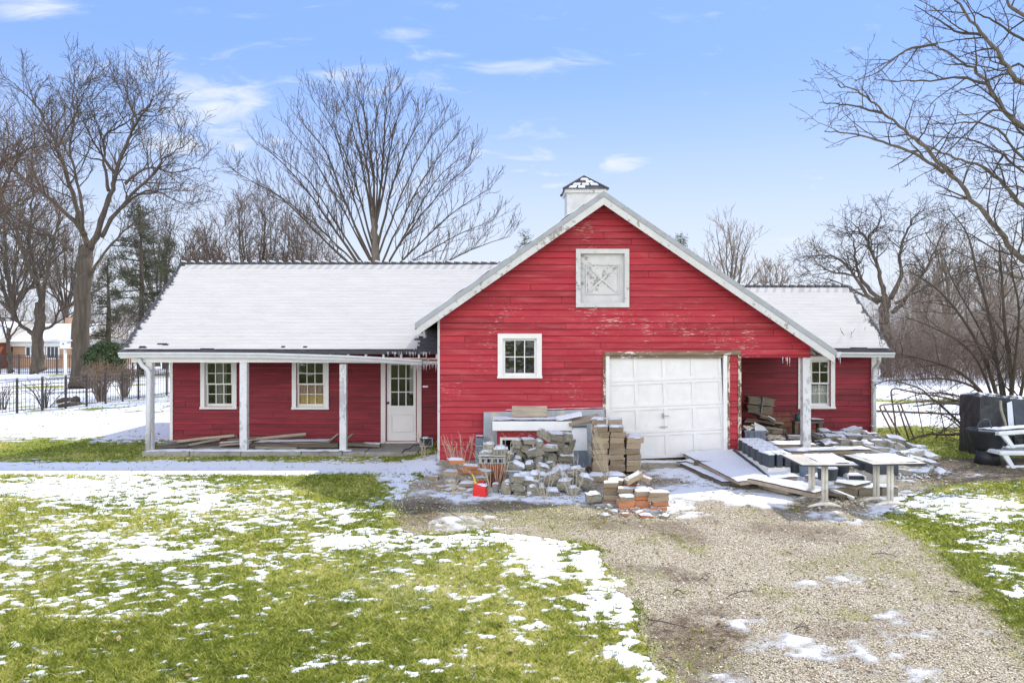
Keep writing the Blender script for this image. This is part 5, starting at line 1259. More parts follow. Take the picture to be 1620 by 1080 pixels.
def shrub(px, D, top, w, ns, label, seed, mat='twig_pale', leaves=0, group=None, name='bare_shrub', prm=PSH, lean=0.0):
    r = random.Random(seed); x0 = SX(px, D); b = gz(x0, D); H = SZ(top, D) - b; W = w * D / FPX
    root = thing(name, (x0, D, b), label, 'shrub', group); cm = MB()
    for i in range(ns):
        a = r.uniform(0, 6.28); f = r.random() ** 0.6; tip = Vector((x0 + math.cos(a) * W * f + lean * W, D + math.sin(a) * W * f * 0.8, b + H * (1 - 0.35 * f * f) * r.uniform(0.75, 1.02)))
        p0 = Vector((x0 + math.cos(a) * 0.12 * f, D + math.sin(a) * 0.12 * f, b - 0.03)); mid = p0.lerp(tip, 0.5) + Vector((-math.cos(a) * W * 0.12, 0, H * 0.08)) + Vector((r.gauss(0, 0.04), r.gauss(0, 0.04), 0))
        path = smooth_path([p0, mid, tip], 4); n = len(path); rads = [0.016 * (1 - 0.7 * k / n) for k in range(n)]
        cm.tube(path, rads, 4, cap=False); twigs(cm, path, rads, 0, r, prm)
    cm.build('stems', mat, root)
    if leaves: leaf_mass((x0, D, b + H * 0.72), W * 0.8, W * 0.7, H * 0.32, leaves, seed, 0.03, 'leaves_brown', root, 'dead_leaves')
    return root
shrub(160, GD(636), 572, 32, 46, 'round brown shrub with dead leaves beside the tallest tree trunk', 81, 'twig_pale', 700, 'brown shrubs behind the fence')
shrub(197, GD(629), 578, 26, 34, 'smaller brown shrub behind the fence, next to the porch', 82, 'twig_pale', 420, 'brown shrubs behind the fence')
shrub(72, GD(646), 590, 46, 12, 'open spreading shrub with crooked stems behind the fence', 83, 'twig', 0, None, prm=dict(PSH, lv=2, dens=(3, 3.5), wob=0.3))
shrub(4, GD(648), 600, 24, 10, 'thin bare shrub at the left edge behind the fence', 84, 'twig', 0, None, prm=dict(PSH, lv=2, dens=(3, 3.5), wob=0.3))

# ---- right hand side: big multi stemmed shrub and the thicket beyond
PBIG = dict(lv=3, dens=(2.4, 3.2, 3.2), len=(1.3, 0.65, 0.32), rad=(0.02, 0.011, 0.007), rmin=0.0062, up=0.0, wob=0.2, ang=(25, 62), seg=0.2, f0=0.18)
def big_shrub(name, D, px, by, stems, label, seed, mat='twig', prm=PBIG, group=None):
    r = random.Random(seed); root = thing(name, (SX(px, D), D, gz(SX(px, D), D)), label, 'shrub', group); cm = MB()
    for (r0, pl) in stems:
        dd = r.uniform(-1.4, 1.0); pts = [P(x, y, D + dd * (i / (len(pl) - 1))) for i, (x, y) in enumerate(pl)]
        pts[0].z = gz(pts[0].x, pts[0].y) - 0.03 if pl[0][1] > 660 else pts[0].z
        path = smooth_path(pts, 4); n = len(path); rads = [r0 * (1 - 0.8 * k / n) for k in range(n)]
        cm.tube(path, rads, 6); twigs(cm, path, rads, 0, r, prm)
    cm.build('stems', mat, root); return root
big_shrub('bare_shrub', 20.5, 1590, 684, [
    (0.06, [(1590, 686), (1575, 620), (1555, 560), (1520, 500), (1480, 455), (1440, 430)]),
    (0.05, [(1585, 686), (1560, 630), (1520, 590), (1470, 570), (1420, 560), (1380, 560)]),
    (0.05, [(1592, 686), (1580, 590), (1565, 500), (1545, 430), (1530, 370), (1500, 330)]),
    (0.06, [(1598, 686), (1600, 600), (1590, 520), (1585, 440), (1580, 380)]),
    (0.05, [(1602, 686), (1620, 600), (1640, 520), (1650, 440)]),
    (0.04, [(1583, 686), (1550, 620), (1500, 600), (1450, 600), (1400, 602)]),
    (0.04, [(1586, 686), (1560, 600), (1530, 550), (1480, 520), (1430, 500)]),
    (0.04, [(1594, 686), (1585, 600), (1550, 520), (1510, 450), (1490, 400)]),
    (0.05, [(1606, 686), (1625, 620), (1660, 560), (1690, 520)]),
    (0.04, [(1596, 686), (1605, 580), (1612, 490), (1600, 420), (1610, 350)]),
    (0.035, [(1583, 686), (1545, 640), (1510, 625), (1460, 622), (1410, 640)]),
], 'big multi stemmed bare shrub arching behind the stacked white loungers', 91)
g = np.random.default_rng(77)
def thicket(n, x0, x1, y0, y1, hmin, hmax, rad, seed, name, label, mat, gap=None):
    r = random.Random(seed); mb = MB()
    for i in range(n):
        y = r.uniform(y0, y1); x = r.uniform(x0(y), x1(y)); b = gz(x, y); h = r.uniform(hmin, hmax) * (0.55 + 0.9 * float(vnoise(np.array([x * 0.22]), np.array([y * 0.22]), 5)[0]))
        p = Vector((x, y, b)); d = Vector((r.gauss(0, 0.28), r.gauss(0, 0.28), 1)).normalized(); k = 5; pts = [p]
        for j in range(k):
            d = (d + Vector((r.gauss(0, 0.18), r.gauss(0, 0.18), 0.02))).normalized(); pts.append(pts[-1] + d * h / k)
        r0 = rad * r.uniform(0.6, 1.4); mb.tube(pts, [r0 * (1 - 0.72 * j / k) for j in range(k + 1)], 3, cap=False)
        for q in range(r.randint(5, 9)):
            f = r.uniform(0.15, 0.95); ii = min(int(f * k), k - 1); c = pts[ii].lerp(pts[ii + 1], f * k - ii); dd = rdir(r, d, R(r.uniform(30, 80))); L = h * r.uniform(0.18, 0.42)
            m = c + dd * L * 0.5; dd = (dd + Vector((r.gauss(0, 0.3), r.gauss(0, 0.3), 0.1))).normalized(); e = m + dd * L * 0.5
            mb.tube([c, m, e], [r0 * 0.5, r0 * 0.38, r0 * 0.2], 3, cap=False)
            for w in range(2):
                s = m.lerp(e, r.random()); d3 = rdir(r, dd, R(r.uniform(30, 70))); mb.tube([s, s + d3 * L * 0.35], [r0 * 0.3, r0 * 0.18], 3, cap=False)
    o = mb.build(name, mat); tag(o, label, 'thicket', kind='stuff'); return o
thicket(2000, lambda y: SX(1370, y), lambda y: SX(1880, y), 42, 66, 2.4, 5.8, 0.014, 3, 'thicket', 'brown leafless thicket closing the field at the right', 'twig_pale')
thicket(760, lambda y: SX(1400, y), lambda y: SX(1880, y), 37, 46, 1.0, 2.8, 0.011, 4, 'undergrowth', 'low tangled undergrowth along the edge of the snowy field', 'twig_red')
thicket(420, lambda y: SX(-60, y), lambda y: SX(330, y), 66, 84, 2.5, 6.5, 0.03, 6, 'far_woods', 'far leafless woods behind the brick house', 'twig_pale')
far_tree(1500, 58, 372, 62, 13, 'bare tree standing in the thicket under the reaching limbs', 26, dict(PD, rmin=0.016), r0=0.22, tw='twig_pale')
far_tree(1575, 56, 398, 66, 13, 'bare tree deep in the thicket at the right edge', 27, dict(PD, rmin=0.016), r0=0.22, tw='twig_pale')
far_tree(1455, 62, 420, 40, 10, 'thin bare tree in the thicket right of the gnarled tree', 28, dict(PD, rmin=0.018), r0=0.16, tw='twig_pale')
# ------------------------------------------------------------------ things around the barn
mk('stone', (0.34, 0.315, 0.25), (0.19, 0.175, 0.13), 7.0, rough=0.95, bump=0.8, bscale=24, rnd=0.22, snow=1.28, dist=0.03, dirt=((0.10, 0.10, 0.055), 0.58, 0.75, 9))
mk('rubble', (0.36, 0.335, 0.28), (0.24, 0.225, 0.18), 6.0, rough=0.95, bump=0.7, bscale=26, rnd=0.2, snow=1.22, dist=0.025, dirt=((0.15, 0.14, 0.09), 0.6, 0.75, 7))
mk('paver', (0.34, 0.265, 0.175), (0.22, 0.17, 0.115), 9.0, rough=0.95, bump=0.6, bscale=50, rnd=0.28, snow=1.36, dist=0.012, dirt=((0.13, 0.11, 0.08), 0.58, 0.75, 8))
mk('brick', (0.50, 0.20, 0.085), (0.36, 0.15, 0.07), 9.0, rough=0.95, bump=0.5, bscale=50, rnd=0.22, snow=1.36, dist=0.01, dirt=((0.30, 0.20, 0.13), 0.55, 0.75, 12))
mk('terracotta', (0.30, 0.10, 0.05), (0.20, 0.065, 0.035), 6.0, rough=0.85, bump=0.4, dirt=((0.10, 0.05, 0.035), 0.52, 0.7, 7))
mk('foam_board', (0.36, 0.39, 0.41), (0.24, 0.27, 0.29), 4.0, rough=0.8, bump=0.3, dirt=((0.46, 0.42, 0.33), 0.55, 0.72, 4))
mk('wood_weathered', (0.36, 0.30, 0.23), (0.22, 0.18, 0.135), 6.0, (0.4, 3, 3), 0.92, 0.5, 30, rnd=0.25)
mk('wood_dark', (0.17, 0.14, 0.105), (0.10, 0.08, 0.06), 6.0, (0.4, 3, 3), 0.92, 0.5, 30, rnd=0.25)
mk('lumber_grey', (0.26, 0.235, 0.18), (0.16, 0.145, 0.11), 6.0, (0.4, 3, 3), 0.92, 0.5, 30, rnd=0.2)
mk('red_plastic', (0.62, 0.022, 0.02), (0.52, 0.018, 0.016), 5, rough=0.38, bump=0.05)
mk('yellow_plastic', (0.72, 0.52, 0.03), None, 5, rough=0.4, bump=0)
mk('bin_blue', (0.165, 0.205, 0.26), (0.13, 0.165, 0.21), 5, rough=0.5, bump=0.08, dirt=((0.07, 0.08, 0.10), 0.6, 0.8, 6))
mk('tub_dark', (0.035, 0.042, 0.055), (0.06, 0.068, 0.08), 5, rough=0.5, bump=0.1)
mk('foam_white', (0.74, 0.73, 0.69), (0.62, 0.61, 0.57), 5, rough=0.8, bump=0.15, dirt=((0.42, 0.40, 0.36), 0.56, 0.75, 8))
mk('table_top', (0.44, 0.41, 0.35), (0.34, 0.32, 0.27), 5, dirt=((0.26, 0.24, 0.20), 0.55, 0.75, 7), rough=0.5, bump=0.05)
mk('table_metal', (0.66, 0.64, 0.58), (0.54, 0.52, 0.47), 6, rough=0.5, bump=0.1, dirt=((0.34, 0.31, 0.26), 0.56, 0.74, 12))
mk('lounger_plastic', (0.66, 0.70, 0.73), (0.56, 0.60, 0.63), 4, rough=0.5, bump=0.05, snow=1.30)
mk('rusty_tube', (0.13, 0.095, 0.075), (0.22, 0.17, 0.14), 14, rough=0.8, bump=0.2)
mk('fence_black', (0.045, 0.038, 0.036), (0.06, 0.052, 0.05), 10, rough=0.6, bump=0)
mk('green_plastic', (0.03, 0.09, 0.075), (0.025, 0.07, 0.06), 6, rough=0.45, bump=0.05)
mk('scrap_paper', (0.70, 0.66, 0.57), (0.52, 0.47, 0.38), 8, rough=0.9, bump=0.4)
mk('rock_face', (0.32, 0.30, 0.23), (0.19, 0.175, 0.13), 22, rough=0.95, bump=1.0, bscale=18, snow=1.33, dist=0.04)

# stones: rough blocks, six shapes shared by all copies
def stone_mesh(name, mat, seed, rough=0.07, round_=0.25, cuts=3):
    g = np.random.default_rng(seed); bm = bmesh.new(); bmesh.ops.create_cube(bm, size=1.0); bmesh.ops.subdivide_edges(bm, edges=list(bm.edges), cuts=cuts, use_grid_fill=True)
    sk = g.normal(0, 0.10, (3, 3)); ph = g.uniform(0, 6, 6)
    for v in bm.verts:
        p = np.array(v.co); sph = p / (np.linalg.norm(p) + 1e-9) * 0.58
        p = p * (1 - round_) + sph * round_ + sk @ p * 0.6
        p = p + 0.5 * rough * np.array([math.sin(p[1] * 7 + ph[0]) + math.sin(p[2] * 9 + ph[1]), math.sin(p[0] * 8 + ph[2]) + math.sin(p[2] * 6 + ph[3]), math.sin(p[0] * 7 + ph[4]) + math.sin(p[1] * 8 + ph[5])]) * 0.5 + g.normal(0, rough * 0.35, 3)
        v.co = p
    bmesh.ops.recalc_face_normals(bm, faces=bm.faces)
    me = bpy.data.meshes.new(name); bm.to_mesh(me); bm.free(); me.materials.append(MATS[mat]); return me
def cap_mesh(name, seed):
    """a soft lump of snow, unit footprint, lying on z=0"""
    g = np.random.default_rng(seed); n = 9; u = np.linspace(-0.5, 0.5, n); X, Y = np.meshgrid(u, u, indexing='ij')
    e = np.minimum(0.5 - np.abs(X), 0.5 - np.abs(Y)) / 0.16; h = np.sqrt(np.clip(e, 0, 1)) * (0.75 + 0.5 * fbm(X * 4 + seed, Y * 4, seed, 3)); h[e <= 0] = -0.25
    X = X + g.normal(0, 0.018, X.shape); Y = Y + g.normal(0, 0.018, Y.shape)
    idx = np.arange(n * n).reshape(n, n); F = np.stack([idx[:-1, :-1], idx[1:, :-1], idx[1:, 1:], idx[:-1, 1:]], -1).reshape(-1, 4)
    me = bpy.data.meshes.new(name); me.from_pydata(np.stack([X, Y, h], -1).reshape(-1, 3).tolist(), [], F.tolist()); me.polygons.foreach_set('use_smooth', [True] * len(F)); me.materials.append(MATS['snow']); me.update(); return me
CAPS = [cap_mesh('snow_cap', 100 + i) for i in range(4)]
SHAPES = dict(stone=[stone_mesh('stone', 'stone', 200 + i, 0.10, 0.30) for i in range(7)], rubble=[stone_mesh('rubble', 'rubble', 230 + i, 0.08, 0.14) for i in range(7)],
              paver=[stone_mesh('paver', 'paver', 260 + i, 0.015, 0.03, 2) for i in range(5)], brick=[stone_mesh('brick', 'brick', 280 + i, 0.015, 0.03, 2) for i in range(4)])
rs_ = random.Random(99)
def block(kind, name, pos, dims, rot=(0, 0, 0), cap=True, label='', cat='stone', group=None, capk=0.9, capt=0.035):
    o = bpy.data.objects.new(name, rs_.choice(SHAPES[kind])); COL.objects.link(o)
    o.location = pos; o.rotation_euler = [R(a) for a in rot]; o.scale = dims
    tag(o, label, cat, group)
    if cap:
        c = bpy.data.objects.new('snow_cap', rs_.choice(CAPS)); COL.objects.link(c); c.parent = o
        c.location = (rs_.uniform(-0.06, 0.06), rs_.uniform(-0.06, 0.06), 0.46); c.scale = (capk * rs_.uniform(0.62, 1.05), capk * rs_.uniform(0.7, 1.05), capt / dims[2] * rs_.uniform(0.5, 1.1)); c.rotation_euler = (0, 0, rs_.uniform(-0.3, 0.3))
    return o
def px_block(kind, name, D, sc, off, cx, cy, w, h, ry=0.0, dep=None, yaw=None, **k):
    px, py = off[0] + cx / sc, off[1] + cy / sc; s = FPX / D; W, H = w / sc / s, h / sc / s
    dep = dep or rs_.uniform(0.20, 0.32)
    p = P(px, py, D + dep / 2); z0 = gz(p.x, p.y)
    p.z = max(p.z, z0 + H * 0.36)
    return block(kind, name, p, (W * 1.02, dep, H * 1.02), (rs_.uniform(-7, 7), ry, rs_.uniform(-14, 14) if yaw is None else yaw), **k)
ZP = (6.75, (740, 640))
LBL = 'rough grey stone block of the tall snowy pile right of the red gas can'
def L_(D, *a, **k): return px_block('stone', 'stone_block', D, ZP[0], ZP[1], *a, label=LBL, group='stone blocks of the tall pile', **k)
UP = [(820, 320, 130, 85, 32), (950, 335, 170, 80, 3), (1062, 345, 70, 100, 0), (620, 455, 130, 110, 0), (760, 425, 85, 105, 0), (528, 415, 85, 75, 0), (645, 385, 130, 55, 0), (550, 510, 150, 75, 36), (720, 512, 170, 80, -18), (880, 462, 190, 70, 3),
      (962, 405, 160, 85, 12), (820, 512, 75, 55, 0), (890, 560, 105, 90, 0), (1040, 485, 155, 95, 0), (1040, 562, 155, 75, 0), (1045, 628, 145, 65, 0), (650, 592, 95, 85, 0), (750, 582, 82, 85, 0), (812, 580, 50, 85, 0), (880, 642, 105, 65, 0),
      (452, 560, 80, 95, 10), (532, 585, 90, 70, 0), (1100, 400, 70, 90, 0), (640, 690, 110, 80, 0), (760, 670, 110, 80, 0), (980, 690, 120, 90, 0), (560, 690, 110, 90, 0), (690, 740, 120, 90, 0), (850, 740, 120, 90, 0)]
for (a, b, c, d, e) in UP: L_(14.35 + rs_.uniform(-0.1, 0.1), a, b, c, d, e, cap=(d < 120 and rs_.random() < 0.62))
for (a, b, c, d, e) in [(600, 520, 150, 120, 0), (740, 500, 150, 120, 0), (900, 500, 170, 120, 0), (1030, 480, 150, 130, 0), (650, 620, 170, 130, 0), (830, 620, 170, 130, 0), (990, 620, 170, 130, 0), (700, 730, 200, 120, 0), (920, 730, 200, 120, 0), (560, 620, 120, 110, 0)]:
    L_(14.75, a, b, c, d, e, cap=False, dep=0.35)
for (a, b, c, d, e, D) in [(520, 665, 175, 75, 27, 13.7), (660, 650, 110, 55, -8, 13.8), (500, 732, 170, 52, 3, 13.4), (522, 792, 135, 82, 3, 12.95), (662, 825, 165, 72, 6, 13.0), (712, 762, 95, 75, 0, 13.1), (420, 885, 112, 130, 8, 13.0), (525, 880, 125, 72, 0, 12.95), (530, 945, 75, 68, 0, 12.95),
                           (600, 935, 72, 88, 0, 12.98), (692, 902, 118, 95, -6, 12.95), (668, 958, 85, 55, 0, 12.9), (620, 870, 90, 80, 0, 13.1), (880, 800, 240, 130, -24, 13.35), (800, 690, 160, 100, 20, 13.7), (1150, 725, 185, 88, -7, 13.6), (1032, 850, 145, 110, 0, 13.15), (1120, 920, 135, 78, 0, 12.95),
                           (1240, 815, 165, 120, 14, 13.2), (1345, 985, 165, 85, -3, 12.35), (900, 930, 130, 52, 5, 12.95), (785, 900, 75, 65, 0, 13.0), (1000, 705, 210, 62, -6, 13.9), (960, 770, 160, 100, 10, 13.7), (1080, 790, 150, 100, -10, 13.6), (780, 800, 130, 110, 0, 13.4), (600, 800, 170, 110, 0, 13.3), (520, 860, 200, 110, 0, 13.25), (650, 900, 190, 110, 0, 13.2)]:
    L_(D, a, b, c, d, e, cap=(d < 132 and rs_.random() < 0.95), capt=0.055)
# white topped blocks on the terracotta box
for (a, b, c, d, D) in [(230, 452, 112, 78, 13.85), (345, 500, 132, 92, 13.75), (198, 528, 140, 55, 13.8)]:
    px_block('rubble', 'concrete_block', D, 6.75, (740, 640), a, b, c, d, 0, dep=0.24, yaw=2, label='concrete block with a thick snow cap on the rust red clay box', cat='block', group='concrete blocks on the terracotta box')
D = 13.75; x0, x1 = SX(757, D), SX(800, D); zt = SZ(733, D)
t = thing('terracotta_box', ((x0 + x1) / 2, D + 0.2, 0), 'rust red clay box under snowy blocks beside the gas can', 'box')
mb = MB()
for lo, hi in (((x0, D, -0.02), (x1, D + 0.03, zt)), ((x0, D + 0.37, -0.02), (x1, D + 0.4, zt)), ((x0, D + 0.03, -0.02), (x0 + 0.03, D + 0.37, zt)), ((x1 - 0.03, D + 0.03, -0.02), (x1, D + 0.37, zt))): mb.box2(lo, hi)
mb.box2((x0 + 0.03, D + 0.03, 0), (x1 - 0.03, D + 0.37, 0.02)); mb.build('body', 'terracotta', t)
mb = MB(); z1 = SZ(723.5, D)
for k in range(5): x = x0 + 0.01 + (x1 - x0 - 0.06) * k / 4; mb.box2((x, D - 0.01, zt + 0.002), (x + 0.04, D + 0.4, z1 - 0.022))
mb.box2((x0, D - 0.012, z1 - 0.02), (x1, D + 0.4, z1)); mb.box2((x0, D - 0.011, zt + 0.002), (x1, D + 0.39, zt + 0.016)); mb.build('grate', 'foam_board', t)
snow_sheet('snow_cover', t, (x0, D - 0.01, z1), (x1 - x0, 0, 0), (0, 0.4, 0), 24, 18, 0.03, 5, 0.2)
# low stack of flat bricks at the left end
for k in range(7):
    for c in range(3):
        if (k > 4 and c == 2) or rs_.random() < 0.12: continue
        Dk = 13.5 + rs_.uniform(-0.15, 0.15); w = rs_.uniform(0.22, 0.31); x = SX(714 + c * 22 + rs_.uniform(-4, 4) + k * 1.0, Dk)
        block('paver' if rs_.random() < 0.8 else 'brick', 'flat_brick', (x, Dk, gz(x, Dk) + 0.04 + k * 0.075), (w, 0.20, 0.062), (rs_.uniform(-4, 4), rs_.uniform(-6, 6), rs_.uniform(-25, 25)), cap=rs_.random() < 0.75,
              label='flat brick in the loose low stack between barn corner and gas can', cat='brick', group='flat bricks by the barn corner', capt=0.03)
for (px, py) in ((690, 768), (700, 775), (714, 778), (727, 776), (741, 768), (733, 779), (686, 758), (744, 780)):
    Dk = GD(py) ; x = SX(px, Dk); block('paver', 'flat_brick', (x, Dk, gz(x, Dk) + 0.03), (rs_.uniform(0.16, 0.26), 0.18, 0.07), (rs_.uniform(-9, 9), rs_.uniform(-12, 12), rs_.uniform(0, 90)), cap=rs_.random() < 0.6,
          label='loose brick lying in the snow at the foot of the low brick stack', cat='brick', group='loose bricks at the barn corner')
# gas can
Dg = 12.98; xg = SX(760, Dg); t = thing('gas_can', (xg, Dg, gz(xg, Dg)), 'bright red plastic gas can with a yellow spout and snow on top', 'gas can', rz=R(-14))
z0 = 0.0
def local(mb, name, mat, smooth=False):
    o = mb.build(name, mat, None, smooth=smooth); o.parent = t; return o
mb = MB(); bm = bmesh.new(); bmesh.ops.create_cube(bm, size=1.0)
for v in bm.verts:
    top = v.co.z > 0; v.co = Vector((v.co.x * (0.27 if not top else 0.23), v.co.y * (0.19 if not top else 0.15), (0.0 if not top else 0.22 + (0.03 if v.co.x < 0 else -0.015))))
bmesh.ops.bevel(bm, geom=list(bm.edges), offset=0.03, segments=3, profile=0.6, affect='EDGES')
mb.add([v.co.copy() for v in bm.verts], [[v.index for v in f.verts] for f in bm.faces]); bm.free(); local(mb, 'body', 'red_plastic', True)
mb = MB(); mb.tube(smooth_path([Vector((-0.05, 0, 0.23)), Vector((-0.03, 0, 0.285)), Vector((0.05, 0, 0.285)), Vector((0.085, 0, 0.20))], 4), 0.016, 8); local(mb, 'handle', 'red_plastic', True)
mb = MB(); mb.lathe([(0.03, 0), (0.03, 0.03), (0.018, 0.034), (0.014, 0.12), (0.009, 0.20)], (-0.085, 0, 0.235), 12, Matrix.Rotation(R(-22), 3, 'Y')); local(mb, 'spout', 'yellow_plastic', True)
c = bpy.data.objects.new('snow_cap', CAPS[1]); COL.objects.link(c); c.parent = t; c.location = (0.03, 0, 0.215); c.scale = (0.20, 0.13, 0.035); t.scale = (0.86, 0.86, 0.86)
# foam block next to it
block('rubble', 'foam_block', (SX(784, 13.2), 13.2, 0.09), (0.11, 0.10, 0.16), (0, 0, 10), label='small pale foam block standing in the snow between gas can and stone pile', cat='block', capt=0.03).data = SHAPES['rubble'][1]

# ---- tan paver stack beside the garage door
pal = thing('wooden_skid', (SX(972, 15.0), 15.0, gz(SX(972, 15.0), 15.0)), 'weathered wooden skid under the tall stack of tan pavers', 'pallet')
mb = MB(); xl = SX(930, 14.8)
for k in range(3): mb.rbox((xl + 0.06 + 0.43 * k, 15.0, 0.035), (0.09, 0.62, 0.07), None, 0.006, 1)
mb.build('runner', 'wood_dark', pal)
PLBL = 'tan concrete paver in the tall leaning stack left of the garage door'
for row in range(2):
    for c in range(3):
        n = (8, 8, 6)[c] + (1 if row == 1 and c < 2 else 0)
        for k in range(n):
            Dk = 14.90 + row * 0.27 + rs_.uniform(-0.015, 0.015); x = SX((950.5, 976, 1002)[c] + rs_.uniform(-1.3, 1.3) - (3 if row else 0), Dk)
            last = k == n - 1
            block('paver', 'tan_paver', (x + (0.03 if last and c == 2 else 0), Dk, 0.125 + k * 0.104), (0.285 if not (last and c == 2) else 0.33, 0.25, 0.098), (rs_.uniform(-1, 1), rs_.uniform(-1.3, 1.3), rs_.uniform(-3, 3)), cap=last, label=PLBL, cat='paver', group='pavers of the tall stack', capt=0.03, capk=0.97)
for (px, py) in ((943, 757), (972, 753)):
    Dk = 14.25; x = SX(px, Dk); block('paver', 'tan_paver', (x, Dk, gz(x, Dk) + 0.06), (0.36, 0.3, 0.12), (0, 0, rs_.uniform(-8, 8)), label='tan paver lying under thick snow at the foot of the tall paver stack', cat='paver', group='pavers at the foot of the stack', capt=0.05)
# ---- orange brick pile
BL = 'orange and brown brick in the low pile in front of the tall paver stack'
for (px, n, D, kinds) in ((990, 3, 12.15, 'bbp'), (1015, 4, 12.2, 'bbbp'), (1042, 4, 12.1, 'bbpp'), (990, 4, 12.38, 'pbpp'), (1015, 4, 12.42, 'bbpb'), (966, 5, 12.5, 'ppppp'), (972, 5, 12.72, 'ppppp'), (998, 5, 12.68, 'pppbp'), (1020, 3, 12.65, 'ppb')):
    for k in range(n):
        x = SX(px + rs_.uniform(-1.5, 1.5), D); z = gz(x, D) + 0.035 + k * 0.068
        block('brick' if kinds[k] == 'b' else 'paver', 'old_brick', (x, D + rs_.uniform(-0.02, 0.02), z), (0.235 + (0.06 if px == 1042 and k > 1 else 0), 0.2, 0.064), (rs_.uniform(-2, 2), rs_.uniform(-2, 2), rs_.uniform(-5, 5)), cap=k == n - 1 and rs_.random() < 0.85, label=BL, cat='brick', group='bricks of the low pile', capt=0.028)
block('paver', 'old_brick', (SX(1002, 12.5), 12.5, 0.40), (0.30, 0.2, 0.065), (0, -24, 12), label='tilted brown brick lying across the top of the low brick pile', cat='brick', capt=0.02)
block('paver', 'old_brick', (SX(1018, 12.55), 12.55, 0.39), (0.26, 0.2, 0.065), (0, 22, -8), label='brown brick leaning against the tilted one on the low pile', cat='brick', capt=0.02, cap=False)
for (px, py, k) in ((990, 815, 'brick'), (1012, 812, 'brick'), (1022, 818, 'brick'), (1053, 818, 'paver'), (1003, 806, 'brick'), (972, 812, 'paver'), (958, 818, 'paver')):
    D = GD(py); x = SX(px, D); block(k, 'brick_fragment', (x, D, gz(x, D) + 0.02), (rs_.uniform(0.10, 0.2), 0.09, 0.045), (rs_.uniform(-8, 8), rs_.uniform(-8, 8), rs_.uniform(0, 90)), cap=rs_.random() < 0.3, label='broken bit of brick on the ground in front of the low brick pile', cat='brick', group='brick fragments on the gravel')
# ---- grey boards and cabinet against the gable wall
D = 16.2; t = tag(MB().hexa([(SX(765, D), 15.93, -0.02), (SX(957, D), 15.93, -0.02), (SX(957, D), 15.98, -0.02), (SX(765, D), 15.98, -0.02)],
     [(SX(765, D), 16.30, 1.0), (SX(957, D), 16.30, 1.06), (SX(957, D), 16.35, 1.06), (SX(765, D), 16.35, 1.0)]).build('insulation_board', 'foam_board', None, origin=(SX(860, D), 16.0, 0)), 'long grey insulation panel leaning on the red wall behind the white bench', 'panel')
snow_sheet('snow_cover', t, (SX(800, D), 16.29, 1.015), (SX(955, D) - SX(800, D), 0, 0.045), (0, 0.07, 0), 60, 6, 0.03, 3, 0.15, edge=0.03)
D = 15.5; xa, xb = SX(779, D), SX(905, D); zt, zb = SZ(666, D), SZ(681, D)
t = thing('potting_bench', ((xa + xb) / 2, D + 0.2, 0), 'white topped bench with a red front and a dark framed opening at the barn wall', 'bench')
MB().rbox(((xa + xb) / 2, D + 0.22, (zt + zb) / 2), (xb - xa, 0.5, zt - zb), None, 0.015, 2).build('bench_top', 'white_clean', t)
snow_sheet('snow_cover', t, (xa, D - 0.03, zt), (xb - xa, 0, 0), (0, 0.5, 0), 70, 26, 0.035, 8, 0.1)
mb = MB(); z2 = zb - 0.001; xl, xr = SX(786, D), SX(872, D)
mb.box2((xl, D + 0.06, z2 - 0.16), (xr, D + 0.10, z2)); mb.box2((xl, D + 0.06, 0.0), (SX(792, D), D + 0.10, z2 - 0.16)); mb.box2((SX(826, D), D + 0.06, 0.0), (xr, D + 0.10, z2 - 0.16))
mb.box2((xl, D + 0.10, 0), (xl + 0.03, D + 0.45, z2)); mb.box2((xr - 0.03, D + 0.10, 0), (xr, D + 0.45, z2)); mb.build('body', 'red_siding', t)
mb = MB(); a, b, c_ = SX(791, D), SX(827, D), z2 - 0.135
mb.box2((a, D + 0.035, c_ - 0.05), (b, D + 0.058, c_)); mb.box2((a, D + 0.035, 0.0), (a + 0.045, D + 0.058, c_ - 0.05)); mb.box2((b - 0.045, D + 0.035, 0.0), (b, D + 0.058, c_ - 0.05)); mb.build('opening_frame', 'white_paint', t)
MB().box2((xl + 0.03, D + 0.40, 0), (xr - 0.03, D + 0.42, z2)).build('back_panel', 'dark_inside', t)
tag(MB().rbox((SX(838, 15.75), 15.85, zt + 0.15), (0.70, 0.05, 0.22), Matrix.Rotation(R(-14), 3, 'X'), 0.006, 1).build('plank', 'wood_weathered', None, origin=(SX(838, 15.75), 15.85, zt)), 'knotty bare plank standing on the white bench against the grey panel', 'plank')
t = tag(MB().rbox((SX(925, 15.4), 15.55, zt + 0.02), (0.62, 0.3, 0.05), Matrix.Rotation(R(-9), 3, 'Y') @ Matrix.Rotation(R(16), 3, 'X'), 0.006, 1).build('plank', 'wood_weathered', None, origin=(SX(925, 15.4), 15.55, zt)), 'brown board sloping between the white bench and the tall paver stack', 'plank')
snow_sheet('snow_cover', t, (SX(880, 15.55), 15.45, zt + 0.0), (0.5, 0, 0.09), (0, 0.22, 0.065), 30, 14, 0.02, 4, 0.3)
D = 15.3; t = tag(MB().hexa([(SX(905, D), D, 0.02), (SX(931, D), D, 0.02), (SX(931, D), D + 0.03, 0.02), (SX(905, D), D + 0.03, 0.02)], [(SX(904, D), D + 0.22, 0.8), (SX(930, D), D + 0.22, 0.83), (SX(930, D), D + 0.25, 0.83), (SX(904, D), D + 0.25, 0.8)]).build('sheet_metal', 'bin_blue', None, origin=(SX(918, D), D, 0)), 'snow plastered sheet standing between the stone pile and the paver stack', 'sheet')
snow_sheet('snow_cover', t, (SX(905.5, D), D + 0.09, 0.36), (SX(930, D) - SX(905.5, D), 0, 0), (0, 0.115, 0.42), 16, 24, 0.012, 4, 0.12, edge=0.03, W=(0, -0.96, 0.27))
